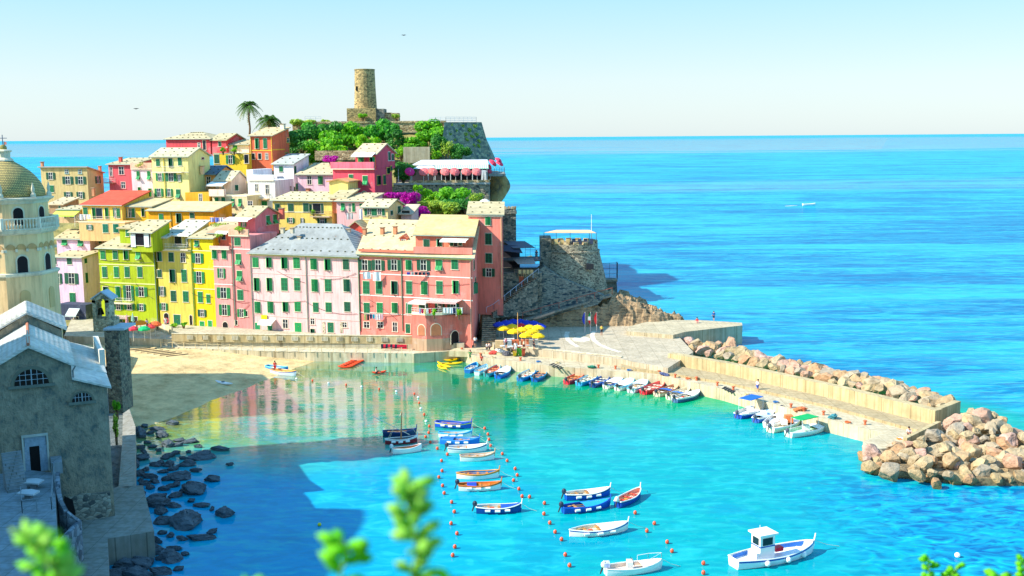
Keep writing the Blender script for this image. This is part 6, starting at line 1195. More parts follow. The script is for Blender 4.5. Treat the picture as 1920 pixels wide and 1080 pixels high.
m = MB(); m.box(cz + Vector((0, 0, .42)), (1.54, 1.29, .1), paint((30, 80, 180), .4), bd); m.build('band', cab); MB().tube(cz + Vector((-.3, 0, 1.5)), cz + Vector((-.3, 0, 2.1)), .03, .02, 6, cw).build('antenna', cab)
m = MB(); m.box(P(.27, 0, .75), (.7, 1.2, .7), cw, bd); m.build('locker', t)
for u in (.3, .55, .78): MB().ball(P(u, -hw(u) * 1.05, .42) if (P(0, 1, 0) - P(0, 0, 0)).y > 0 else P(u, hw(u) * 1.05, .42), .26, paint(WHT, .35)).build('fender', t)
q = P(.56, .1, .85); m = MB(); m.box(q, (.8, .55, .35), paint((226, 20, 50), .5), bd); tag(m.build('red_crate'), 'open red plastic crate on the deck of the wheelhouse fishing boat', 'crate')
for sd in (-1, 1):
    m = MB()
    for i in range(12): u0_, u1_ = .06 + i * .072, .06 + (i + 1) * .072; m.slab([P(u0_, sd * hw(u0_) * .9, sh(u0_) * .97), P(u1_, sd * hw(u1_) * .9, sh(u1_) * .97), P(u1_, sd * hw(u1_) * .9, sh(u1_) * .5), P(u0_, sd * hw(u0_) * .9, sh(u0_) * .5)], .02, im_, dirv=Vector((0, 1, 0)))
    m.build('inner_bulwark', t)
# boats tied along the quay
g2 = 'boats tied along the quay'
Q = [('light blue boat, first in the left group tied at the quay', 876, 700, 893, 688, 22, (30, 110, 190), LB, (60, 150, 200), None), ('white and pale blue boat, second in the left quay group', 894, 704, 912, 692, 20, (220, 230, 234), LB, (200, 226, 230), None), ('striped boat with green and red benches, third in the left quay group', 912, 707, 935, 692, 20, (60, 160, 170), (120, 200, 206), (226, 120, 100), None), ('blue boat with a white cover, fourth in the left quay group', 933, 710, 954, 694, 24, (20, 110, 220), (60, 170, 230), (20, 100, 200), (.3, .9, (240, 244, 250))),
     ('blue boat with a pale inside and red bow tip, left of the stone steps', 975, 715, 1001, 699, 22, (30, 120, 200), LB, (236, 226, 206), None), ('blue boat with orange wooden benches beside the stone steps', 1002, 716, 1020, 700, 26, (20, 100, 190), LB, (40, 100, 160), None), ('bright red boat with an orange floor, first right of the stone steps', 1062, 721, 1093, 706, 18, (226, 30, 60), (240, 60, 80), (230, 130, 80), None), ('sky blue boat with a white floor, next to the bright red one', 1085, 724, 1119, 708, 20, (40, 160, 220), (90, 200, 230), (220, 226, 220), None),
     ('navy boat with messy gear, between two light blue boats', 1111, 727, 1140, 711, 22, (14, 60, 130), (30, 110, 200), (40, 100, 170), None), ('blue rimmed boat with a white cover, left of the plain white pair', 1136, 729, 1166, 713, 20, (236, 230, 220), (30, 110, 200), (30, 100, 180), (.25, .85, (246, 240, 236))), ('pale blue rimmed boat under a smooth white cover', 1158, 733, 1186, 716, 20, (226, 224, 214), (90, 200, 230), (210, 236, 240), (.15, .92, (236, 246, 250))), ('white boat with a green seat and turquoise rim, left of the second red boat', 1183, 737, 1211, 718, 21, (220, 226, 234), (90, 210, 226), (240, 244, 240), (.5, .92, (240, 246, 250))),
     ('second red boat, long with a pale deck', 1206, 740, 1244, 723, 20, (220, 24, 50), (240, 50, 70), (240, 130, 120), None), ('brown decked boat with a small blue cover, right of the second red boat', 1231, 744, 1271, 729, 18, (226, 200, 180), (196, 130, 100), (216, 160, 120), (.35, .5, (30, 100, 190))), ('cream boat with a blue patch in the right quay group', 1254, 750, 1292, 735, 18, (236, 230, 206), (240, 226, 190), (240, 226, 196), (.38, .5, (50, 120, 200))), ('white boat with a snub nose, last of the long row at the quay', 1265, 755, 1311, 741, 22, (70, 110, 160), WHT, (226, 232, 236), (.5, .95, WHT))]
for i, (lb, a, b, c_, d_, w_, hc, rc_, ic, cv) in enumerate(Q): boat(lb, a, b, c_, d_, w_, hc, rc_, ic, group=g2, cover=cv, motor=(60, 64, 76) if i > 1 else None, post=False, stripe=rc_, hs=.95, bench=(236, 228, 206) if i not in (2, 5, 6) else (230, 150, 90))
def canopy(t, P, u0_, u1_, v, z, col):
    m = MB(); q = [P(u0_, -v, z), P(u1_, -v, z), P(u1_, v, z), P(u0_, v, z)]; m.slab(q, .08, paint(col, .7)); m.build('canopy', t); m = MB()
    for p in q: m.tube(p, Vector((p.x, p.y, .6)), .03, .03, 5, paint((220, 224, 228), .3))
    m.build('canopy_post', t)
g3 = 'motor boats at the breakwater'
for lb, a, b, c_, d_, w_, hc, ic, cv, can in (('white and blue motor boat under a big blue canopy at the breakwater', 1383, 785, 1434, 768, 34, (40, 80, 180), (240, 236, 230), None, (.25, .7, .8, 2.3, (20, 100, 190))), ('white motor boat with a pale blue cover, right of the blue canopy boat', 1416, 793, 1450, 776, 24, (60, 100, 190), (236, 240, 244), (.2, .85, (190, 220, 240)), None),
        ('white motor boat with a small bright blue canopy', 1440, 803, 1488, 778, 26, (240, 240, 236), (240, 236, 230), (.5, .95, WHT), (.7, 1.0, .7, 1.6, (20, 90, 210))), ('cream motor boat carrying an orange box', 1444, 811, 1500, 792, 28, (250, 240, 200), (240, 220, 180), (.62, .95, WHT), None),
        ('white cabin boat with a vivid green canopy, rightmost of the motor boats', 1478, 820, 1551, 803, 36, (220, 240, 226), (200, 240, 210), (.6, .97, WHT), (.2, .62, .75, 2.1, (0, 170, 90)))):
    t, P, sh, hw = boat(lb, a, b, c_, d_, w_, hc, WHT, ic, 'x', g3, cover=cv, motor=(90, 96, 110), post=False, name='motor_boat', stripe=WHT)
    if can: canopy(t, P, *can)
    m = MB(); m.box(P(.45, 0, .75), (.7, .8, .6), paint(WHT, .4)); m.build('console', t)
    if 'orange' in lb: MB().box(P(.6, 0, 1.0), (1.0, .8, .9), paint((240, 130, 70), .6)).build('box', t)
boat('small grey inflatable dinghy next to the green canopy boat', 1552, 806, 1590, 800, 16, (120, 130, 140), (140, 146, 150), (90, 96, 100), 'x', g3, post=False, name='dinghy', motor=(60, 70, 70))
boat('light blue rowing boat pulled up on the beach edge', 500, 692, 540, 697, 13, (30, 130, 210), (90, 200, 236), (40, 150, 210), group='boats on the beach edge', post=False)
boat('white rowing boat with an orange inside, afloat at the beach edge', 510, 699, 555, 705, 13, (226, 236, 250), (240, 180, 90), (240, 160, 70), group='boats on the beach edge', post=False, stripe=(60, 110, 200))
boat('tiny white motor launch far out on the open sea', 1505, 385, 1529, 384.5, 6, WHT, WHT, WHT, 'x', None, post=False, hs=1.3, name='motor_launch', cover=(.3, .95, WHT))
tag(MB().slab([G(1496, 385.4, .05), G(1484, 386.1, .05), G(1472, 386.6, .05), G(1472, 386.2, .05), G(1484, 385.5, .05)], .04, paint((250, 252, 255), .6)).build('wake'), 'thin white wake behind the tiny distant motor launch', 'wake', kind='stuff')
# kayaks
def kayak(label, sx, sy, bx, by, col, group=None, wd=.38):
    s = G(sx, sy, .12); b = G(bx, by, .12); d = b - s; L = d.length; d.normalize(); e = Vector((-d.y, d.x, 0)); t = thing('kayak', label, 'kayak', (s + b) / 2, group); m = MB(); N = 12; pr = [(0, .22), (.7, .16), (1, .0), (.6, -.14), (-.6, -.14), (-1, .0), (-.7, .16)]; vs = []; fs = []
    for i in range(N + 1):
        u = i / N; w_ = max(.03, math.sin(math.pi * u) ** .7); lift = .22 * abs(2 * u - 1) ** 3
        for v, z in pr: vs.append(s + d * (u * L) + e * (v * wd * w_) + Vector((0, 0, z * (w_ ** .5) + lift)))
    k = len(pr)
    for i in range(N):
        for j in range(k): a = i * k + j; b2 = i * k + (j + 1) % k; fs.append((a, b2, b2 + k, a + k))
    fs += [tuple(range(k)), tuple(range(N * k, N * k + k))]; m.add(vs, fs, paint(col, .35, .05)); m.build('hull', t)
    q = s + d * (L * .45) + Vector((0, 0, .2)); MB().lathe(q, [(.2, 0), (.3, .06), (.22, .08), (.1, .03)], 10, paint(sc(col, 1) if 0 else tuple(int(c * .5) for c in col), .6)).build('cockpit', t); return t, s, d, L
OR = (250, 76, 20); kg = 'orange kayaks floating side by side by the wall'
for i in range(7): x = 633 + i * 4.6; y = 688.5 - i * 2.1; kayak('orange kayak %s the raft of kayaks beside the promenade wall' % ('nearest the open water in', 'second from the open water in', 'third from the open water in', 'at the middle of', 'third from the wall in', 'second from the wall in', 'closest to the wall in')[i], x, y, x + 32, y - 1.5 - i * .3, OR, kg, .42)
kk = kayak('single orange kayak with a paddler, out from the kayak raft', 697, 700, 725, 697, OR)
for lb, a in (('yellow kayak pointing right, topmost of the four by the quay', (832, 677, 862, 674)), ('longest yellow kayak in the middle of the four', (824, 683, 868, 681)), ('yellow kayak crossing below the longest one', (820, 680, 845, 690)), ('yellow kayak lowest left of the four', (820, 686, 838, 693))): kayak(lb, *a, (250, 200, 0), 'yellow kayaks by the quay')
t, s, d, L = kayak('white paddleboard lying on the sand by the water edge', 404, 719, 437, 725, (240, 240, 240)); t.location.z = sand_z(s.x + 1, s.y) + .05
# buoys
BO = '''795.5,778 805,800 804,812 798,820 807,830 820,842 839,853 828,865 829,884 823,896 830,912 833,926 909,804 915,815 917,825 920,837 942,852 951,865 966,880 970,892 963,902 973,918 979,932 993,933 586,714 649,722 711,730 777,739 786,756 1021,945 1020,965 1031,982 1041,999 1053,1013 1060,1042 1068,1062 1191,963 1227,983 1213,997 1251,1018 1260,1035 1319,1058 1319,1076 847,943 852,961 846,983 857,1002 853,1027 849,1043'''
BW = '556,710 616,718 678,725 743,734 784,745 789,766 799,790'
m = MB(); m.ball((0, 0, .18), (.17, .17, .21), paint((244, 84, 40), .4)); m.tube((0, 0, -.25), (0, 0, .02), .05, .08, 6, paint((180, 50, 30), .6)); me_o = m.build('mooring_buoy', org=(0, 0, 0)); C.objects.unlink(me_o)
m = MB(); m.ball((0, 0, .14), (.18, .18, .17), paint((250, 250, 246), .4)); me_w = m.build('marker_buoy', org=(0, 0, 0)); C.objects.unlink(me_w)
for s_, me, lb, gp in ((BO, me_o, None, None), (BW, me_w, 'white ball float on the swimming line across the harbour', 'white floats of the swimming line')):
    CNT = {}
    def cn(k): CNT[k] = CNT.get(k, -1) + 1; return ordn(CNT[k])
    for x, y in sorted([tuple(map(float, it.split(','))) for it in s_.split()], key=lambda q: q[1]):
        o = me.copy(); C.objects.link(o); o.location = G(x, y + 1.5, 0); sz = 1 if y > 770 else .9; o.scale = (sz,) * 3
        if me is me_w: tag(o, cn('w') + ' white ball float from the beach on the swimming line across the harbour', 'float', gp)
        elif y < 760: tag(o, cn('o') + ' orange ball float from the beach on the swimming line across the harbour', 'float', 'orange floats of the swimming line')
        elif x < 870: tag(o, cn('left') + ' orange mooring buoy from the top in the row left of the harbour boats', 'buoy', 'left row of mooring buoys')
        elif y < 940: tag(o, cn('upper') + ' orange mooring buoy from the top in the row right of the upper harbour boats', 'buoy', 'upper right row of mooring buoys')
        elif x < 1100: tag(o, cn('middle') + ' orange mooring buoy from the top in the row above the speedboat', 'buoy', 'middle row of mooring buoys')
        else: tag(o, cn('right') + ' orange mooring buoy from the top in the row left of the wheelhouse boat', 'buoy', 'right row of mooring buoys')
o = me_w.copy(); C.objects.link(o); o.location = G(599, 986, 0); o.data = me_w.data.copy(); o.data.materials[0] = paint((226, 220, 30), .4); tag(o, 'single yellow ball float in the shaded blue water', 'float')
o = me_w.copy(); C.objects.link(o); o.location = G(1795, 1045, 0); o.scale = (1.4,) * 3; tag(o, 'single white ball float near the bottom right corner', 'float')
# ================================================================== piazza bar, parasols, bins, flags
YL = (255, 204, 0); BB = (20, 60, 190); PU = 2.7; gy = 'yellow parasols of the piazza bar'; gb = 'blue parasols of the piazza bar'
def par_at(lb, x, y, w_, col, z, grp, h=2.6, **k):
    Y = G(x, y, z + h).y; return parasol(lb, x, y, w_, Y, col, grp, (0, 0), h, **k)
for lb, x, y in (('yellow parasol at the left front of the piazza bar', 944, 610), ('yellow parasol behind the left front one', 960, 607), ('yellow parasol second from the left in front', 963, 616), ('yellow parasol just left of the flag mast', 978, 613), ('yellow parasol in the middle beside the red one', 992, 608), ('yellow parasol at the right back of the bar', 1008, 609), ('lowest yellow parasol at the front centre', 986, 623), ('yellow parasol at the right front corner of the bar', 1009, 624), ('yellow parasol between the centre and the right front corner', 999, 616)): par_at(lb, x, y, 25, YL, PU, gy)
for lb, x, y in (('blue parasol farthest left behind the yellow ones', 936, 603), ('blue parasol second from the left', 949, 600), ('blue parasol above the left yellow ones', 962, 598), ('highest blue parasol in the middle of the back row', 975, 598), ('blue parasol right of the highest one', 987, 600), ('blue parasol second from the right', 1000, 601), ('blue parasol at the right end, half behind the yellow ones', 1012, 606)): par_at(lb, x, y, 25, BB, PU, gb)
par_at('only red parasol between the blue and the yellow ones', 977, 606, 17, (230, 30, 60), PU, None)
m = MB(); p = G(971, 662, 1.6); m.tube(p, p + Vector((0, 0, 6.6)), .08, .05, 6, paint((236, 180, 110), .6)); tag(m.build('mast'), 'tan wooden mast rising through the yellow parasols', 'mast')
t = thing('bar_kiosk', 'low bar kiosk with white shelves and brick patches under the yellow parasols', 'kiosk', G(955, 650, 2.7)); m = MB()
for i, (x, c) in enumerate(((936, (226, 190, 140)), (952, (240, 240, 236)), (966, (214, 110, 70)), (984, (226, 130, 90)), (1000, (240, 230, 220)))): m.box(G(x, 652 - i * .4, 2.7) + Vector((0, 0, .6)), (1.3, .7, 1.2), paint(c, .8, .2, 3.0))
m.build('counter', t); m = MB()
for i in range(3): a = G(946, 649, 2.7) + Vector((0, -.5, .5 + i * .4)); m.slab([a, a + Vector((1.6, 0, 0)), a + Vector((1.6, .4, 0)), a + Vector((0, .4, 0))], .08, paint(WHITE, .8))
m.build('shelf', t)
rp = random.Random(3)
for i, (x, y) in enumerate(((942, 655), (958, 656), (975, 655), (990, 656), (1004, 654), (997, 649))):
    p = G(x, y, 2.7) if x > 975 else G(x, y + 2, 2.7); t = thing('bar_table', 'white topped table in the %s under the yellow parasols of the piazza bar' % ('far left spot', 'left spot', 'middle left spot', 'middle right spot', 'far right spot', 'back right spot')[i], 'table', p, 'bar tables'); m = MB(); m.lathe(p + Vector((0, 0, .72)), [(.4, 0), (.4, .04)], 12, paint(WHITE, .6)); m.build('table_top', t); MB().tube(p, p + Vector((0, 0, .72)), .04, .04, 6, paint((90, 90, 90), .5)).build('leg', t)
gr = 'parasols of the beach cafe'
for lb, x, y, w_, c in (('orange yellow parasol highest of the beach cafe under the lime green house', 263, 600, 24, (250, 150, 20)), ('left pinkish red parasol of the beach cafe', 249, 611, 22, (240, 60, 80)), ('only green parasol of the beach cafe', 270, 611, 23, (0, 190, 110)), ('red parasol behind the orange one at the beach cafe', 281, 608, 20, (240, 70, 70)), ('orange red parasol farthest right of the beach cafe', 290, 602, 26, (250, 110, 50))): par_at(lb, x, y, w_, c, 2.7, gr)
for lb, x, y, c in (('closed teal parasol under the striped cafe awning', 219, 606, (60, 180, 170)), ('closed pink parasol beside the closed teal ones', 239, 606, (240, 170, 170)), ('closed pale teal parasol right of the closed pink one', 250, 603, (170, 220, 200))):
    p = G(x, y + 10, 2.7); t = thing('closed_parasol', lb, 'parasol', p, 'closed parasols of the beach cafe'); m = MB(); m.lathe(p + Vector((0, 0, .9)), [(.1, 0), (.3, .2), (.22, .9), (.05, 1.6)], 8, paint(c, .8)); m.build('canopy', t); MB().tube(p, p + Vector((0, 0, 2.6)), .04, .04, 6, paint(WHITE, .5)).build('pole', t)
t = thing('cafe_wall', 'low cream wall enclosing the beach cafe tables', 'wall', G(262, 640, 1.3)); m = MB(); P_ = [G(228, 632, 1.5), G(272, 640, 1.5), G(296, 628, 1.8), G(322, 636, 2.0)]
for a, b in zip(P_, P_[1:]): dd = (b - a).normalized(); e = Vector((-dd.y, dd.x, 0)) * .3; k = Vector((0, 0, 2.1)); m.slab([a + k, b + k, b + k + e, a + k + e], 3.2, concrete((240, 224, 180)))
m.build('wall', t)
m = MB(); a, b = G(236, 662, .8), G(318, 676, .8)                    # slipway beams on the sand
t = thing('slipway', 'wooden slipway of dark beams laid across the sand at the left of the beach', 'slipway', a)
d = (b - a).normalized(); e = Vector((-d.y, d.x, 0))
m.slab([a + e * 4.2 + Vector((0, 0, .5)), b + e * 3.5 + Vector((0, 0, .5)), b - e * .5 + Vector((0, 0, .45)), a - e * .5 + Vector((0, 0, .5))], .6, concrete((230, 214, 170))); m.build('bed', t)
for i in range(7): f = (i + .5) / 7; p = a.lerp(b, f) + Vector((0, 0, .55)); q = p + e * 3.2 + d * 1.5; MB().tube(p, q, .13, .13, 6, paint((70, 56, 40), .9)).build('beam', t)
t = thing('rope_fence', 'sagging rope fence on pale posts along the lower walkway', 'fence', G(400, 648, 1.6)); m = MB(); r_ = MB(); RP = paint((226, 206, 160), .8); pv = None
for i in range(22):
    x = 302 + i * 21.5; y = (651 + (x - 300) * .045) if x < 480 else 659 + (x - 480) * .016; p = G(x, min(y, 663), 1.56); m.tube(p, p + Vector((0, 0, 1.0)), .05, .05, 6, RP); q = p + Vector((0, 0, .95))
    if pv: r_.path([pv, pv.lerp(q, .5) - Vector((0, 0, .18)), q], .03, RP, 5)
    pv = q
m.build('post', t); r_.build('rope', t)
for i, (lb, x, y, c) in enumerate((('green wheelie bin left of the other green one on the quay', 969, 667, (60, 170, 20)), ('green wheelie bin beside the brown one on the quay', 975.5, 667.5, (50, 160, 20)), ('brown wheelie bin at the right of the green pair', 981.5, 668, (190, 80, 50)), ('small yellow bin left of the green wheelie bins', 965, 668, (240, 200, 20)))):
    p = G(x, y, 1.6); hh = 1.1 if i < 3 else .7; t = thing('waste_bin', lb, 'bin', p, 'bins on the quay'); m = MB(); m.add([p + Vector(v) for v in ((-.22, -.25, .08), (.22, -.25, .08), (.22, .25, .08), (-.22, .25, .08), (-.28, -.32, hh), (.28, -.32, hh), (.28, .32, hh), (-.28, .32, hh))], [(3, 2, 1, 0), (0, 1, 5, 4), (1, 2, 6, 5), (2, 3, 7, 6), (3, 0, 4, 7), (4, 5, 6, 7)], paint(c, .5)); m.build('body', t); m = MB(); m.box(p + Vector((0, 0, hh + .05)), (.62, .7, .1), paint(tuple(int(v * .8) for v in c), .5)); m.build('lid', t)
for lb, x, y, cs, sz in (('white tarpaulin heap beside the bins on the quay', 940, 663, (240, 240, 240), 1.3), ('grey cloth covered crate on the quay in front of the white heap', 950, 667, (90, 90, 100), .9), ('pile of red and white fishing floats on the quay', 925, 664, (226, 80, 70), .8), ('stack of red crates behind the grey crate', 953, 658, (230, 70, 50), .8)):
    p = G(x, y, 1.6); o = place_rock(rockmesh(int(x), paint(cs, .8, .25, 3.0), 5, .15, 'cargo_heap'), p + Vector((0, 0, sz * .3)), (sz, sz * .6, sz * .55), lb, None, 'cargo_heap', 'heap')
for lb, x, c in (('blue flag hanging limp on the left flagpole', 1096.5, [(30, 60, 180)]), ('green white and red tricolour flag on the middle flagpole', 1107, [(0, 140, 70), (240, 240, 236), (226, 30, 40)]), ('red flag on the right flagpole', 1118.5, [(230, 50, 50)])):
    p = G(x, 623 if x > 1100 else 624, 2.7); top = Wp(x + .5, 585, p.y); t = thing('flagpole', lb, 'flagpole', p, 'flagpoles on the piazza'); MB().tube(p, top, .07, .05, 8, paint((226, 206, 200), .5)).build('pole', t); m = MB(); hgt = (top.z - p.z)
    n_ = len(c)
    for k, cc in enumerate(c):
        for j in range(4):
            z0_, z1_ = top.z - .1 - 2.0 * (k * 4 + j) / (4 * n_), top.z - .1 - 2.0 * (k * 4 + j + 1) / (4 * n_); w0, w1 = .12 + .35 * math.sin((k * 4 + j) / (4 * n_) * 3), .12 + .35 * math.sin((k * 4 + j + 1) / (4 * n_) * 3)
            q = [Vector((p.x, p.y - .06, z0_)), Vector((p.x - w0, p.y - .12, z0_)), Vector((p.x - w1, p.y - .12, z1_)), Vector((p.x, p.y - .06, z1_))]; m.slab(q, .03, paint(cc, .8), dirv=Vector((0, 1, 0)))
    m.build('flag', t)
m = None; gj = 'life jackets hung along the wall'
for i in range(11):
    x = 717 + i * 4.3; p = G(x, 656.5, 1.6); c = (230, 20, 60) if i % 2 or i > 7 else (20, 30, 60); t = thing('life_jacket', '%s life jacket %s from the left in the row below the promenade wall' % ('red' if c[0] > 100 else 'dark navy', ordn(i)), 'life jacket', p, gj); m = MB(); m.slab([p + Vector((-.2, 0, .95)), p + Vector((.2, 0, .95)), p + Vector((.24, -.05, .2)), p + Vector((-.24, -.05, .2))], .16, paint(c, .7), dirv=Vector((0, 1, 0))); m.build('body', t); MB().box(p + Vector((0, -.06, .5)), (.44, .04, .07), paint((30, 30, 40), .6)).build('strap', t)
m = MB(); a, b = G(714, 656, 1.6), G(766, 657.5, 1.6); m.tube(a + Vector((0, .15, 1.0)), b + Vector((0, .15, 1.0)), .03, .03, 5, RP); [m.tube(q, q + Vector((0, 0, 1.0)), .04, .04, 5, RP) for q in (a + Vector((0, .15, 0)), b + Vector((0, .15, 0)), a.lerp(b, .5) + Vector((0, .15, 0)))]; tag(m.build('hanging_rail'), 'low rail carrying the red and navy life jackets', 'rail')
for i, (x, y) in enumerate(((866, 648 + 14), (901, 672), (976, 680), (1122, 694), (1154, 696), (1236, 705), (1266, 712), (1306, 717), (1345, 727), (1375, 735), (1483, 768), (1507, 775), (1544, 782), (1622, 800))):
    p = G(x, y - 4, 1.62); t = thing('mooring_bollard', '%s small rusty bollard from the left along the quay edge' % ordn(i), 'bollard', p, 'mooring bollards along the quay'); MB().lathe(p, [(.16, 0), (.14, .35), (.24, .4), (.24, .5), (.1, .55)], 10, paint((214, 110, 70), .7, .2)).build('body', t)
for lb, x0, y0 in (('dark little flight of steps cut in the quay between the boat groups', 1035, 683), ('small flight of steps cut in the quay near the breakwater', 1358, 727)):
    t = thing('quay_steps', lb, 'steps', G(x0, y0, 1)); m = MB()
    for i in range(5): a = G(x0 + i * 4.2, y0 + i * 1.9, 1.62); m.box(a + Vector((0, 0, .0)), (.32, 1.5, .05), paint((24, 30, 34), .9), Vector((.9, -.45, 0)))
    m.build('tread', t)
RL = paint((70, 60, 50), .6); m = MB(); pl = [G(x, y, .95) for x, y in ((890, 673), (1030, 689))]; m.path(pl, .09, RL); tag(m.build('quay_rail'), 'dark horizontal rail along the ledge behind the left quay boats', 'rail')
m = MB(); pl = [G(x, y, .95) for x, y in ((1090, 697), (1240, 711), (1360, 739))]; m.path(pl, .09, RL); tag(m.build('quay_rail'), 'dark horizontal rail along the ledge behind the right quay boats', 'rail')
m = MB(); pl = [G(x, y, .95) for x, y in ((1430, 756), (1560, 792), (1625, 812))]; m.path(pl, .09, RL); tag(m.build('quay_rail'), 'dark horizontal rail along the ledge behind the motor boats', 'rail')
# laundry
def laundry(label, x0, x1, y, Y, cols, hp, seed):
    rs = random.Random(seed); t = thing('laundry_line', label, 'laundry', Wp((x0 + x1) / 2, y, Y)); a, b = Wp(x0, y, Y), Wp(x1, y, Y); MB().tube(a, b, .02, .02, 4, paint(WHITE, .8)).build('line', t); n = len(cols)
    for i, c in enumerate(cols):
        p = a.lerp(b, (i + .08) / n); q = a.lerp(b, (i + .92) / n); hh = hp * Y / FP * rs.uniform(.8, 1.1); k = Vector((0, 0, -hh)); m = MB(); vs = []
        for j in range(7):
            f = j / 6; o = Vector((0, .06 * math.sin(f * 9 + i), 0)); vs += [p.lerp(q, f) + o, p.lerp(q, f) + k + o * 2]
        m.add([v for v in vs] + [v + Vector((0, .02, 0)) for v in vs], [(2 * j, 2 * j + 1, 2 * j + 3, 2 * j + 2) for j in range(6)] + [(14 + 2 * j, 14 + 2 * j + 2, 14 + 2 * j + 3, 14 + 2 * j + 1) for j in range(6)], paint(c, .9)); m.build('cloth', t)
Wc = (248, 248, 250)
laundry('big white sheets hanging under the top windows of the salmon house', 679, 715, 510, FY(697) - 1.2, [Wc, Wc], 16, 1); laundry('row of dark and coloured clothes left of the first striped awning windows', 682, 719, 589, FY(700) - 1.0, [(200, 210, 130), (40, 60, 60), (20, 60, 110), (40, 200, 220), Wc, Wc, (250, 210, 220)], 11, 2)
laundry('black and blue clothes under the fourth top window of the salmon house', 762, 806, 510, FY(780) - 1.0, [(60, 60, 180), (180, 170, 170), (20, 30, 50), (30, 40, 60), (20, 60, 80), (20, 60, 90)], 6, 3)
laundry('white and red clothes drying on the terrace over the arches', 785, 808, 579, FY(800) - 4.2, [(190, 180, 220), (226, 30, 90), (240, 220, 160), Wc, (226, 40, 60)], 11, 4); laundry('white and navy clothes on the right half of the arch terrace', 830, 868, 577, FY(850) - 4.4, [Wc, Wc, (220, 226, 240), (60, 70, 110), (30, 60, 110), (230, 240, 220)], 10, 5)
laundry('blue and white washing on the golden house terrace', 393, 428, 408, 199, [(200, 200, 250), (120, 140, 230), (230, 230, 250), (250, 180, 180)], 8, 6); laundry('white sheets under the pink house windows behind the salmon roof', 649, 663, 400, 198.5, [(200, 204, 206), (200, 204, 206)], 13, 7)
laundry('long white sheet hanging left of the small buff house', 672, 680, 392, 194, [Wc], 22, 8); laundry('white towels on the balcony of the red roofed house', 148, 170, 402, 205, [Wc, (240, 230, 230), (250, 250, 250)], 11, 9); laundry('lilac and white sheets left of the red roof', 120, 146, 371, 221, [(196, 190, 250), (250, 240, 250), Wc], 14, 10)
# roof terrace plants
for lb, x, y, w_, h_, Y, k in (('potted plants on the coral pink house terrace', 449, 429, 24, 9, FY(449) - .2, 2), ('round bush on the mustard terrace, left one', 418, 281, 12, 9, 230, 0), ('wide bush on the mustard terrace, right of the round one', 439, 281, 12, 9, 230, 2), ('flower boxes on the white pink house terrace', 266, 309, 26, 9, 221, 4), ('trailing plants on the roof right of the bright yellow house', 404, 422, 34, 8, 196, 4), ('lemon tree on the set back terrace', 411, 443, 14, 12, 188.5, 4), ('plant on the central balcony', 588, 398, 9, 12, 203, 2), ('green plants at the foot of the tan house', 325, 610, 16, 9, 188, 2), ('bright green bush by the cafe door', 344, 608, 14, 9, 187, 0), ('yellow plant hanging on the arch terrace', 814, 585, 8, 13, 168, 2), ('yellow green plant at the right of the arch terrace', 860, 585, 10, 14, 166.5, 2)):
    bush(lb, x, y, w_, h_, Y, k, 260, .16, name='potted_plant', cat='plant')
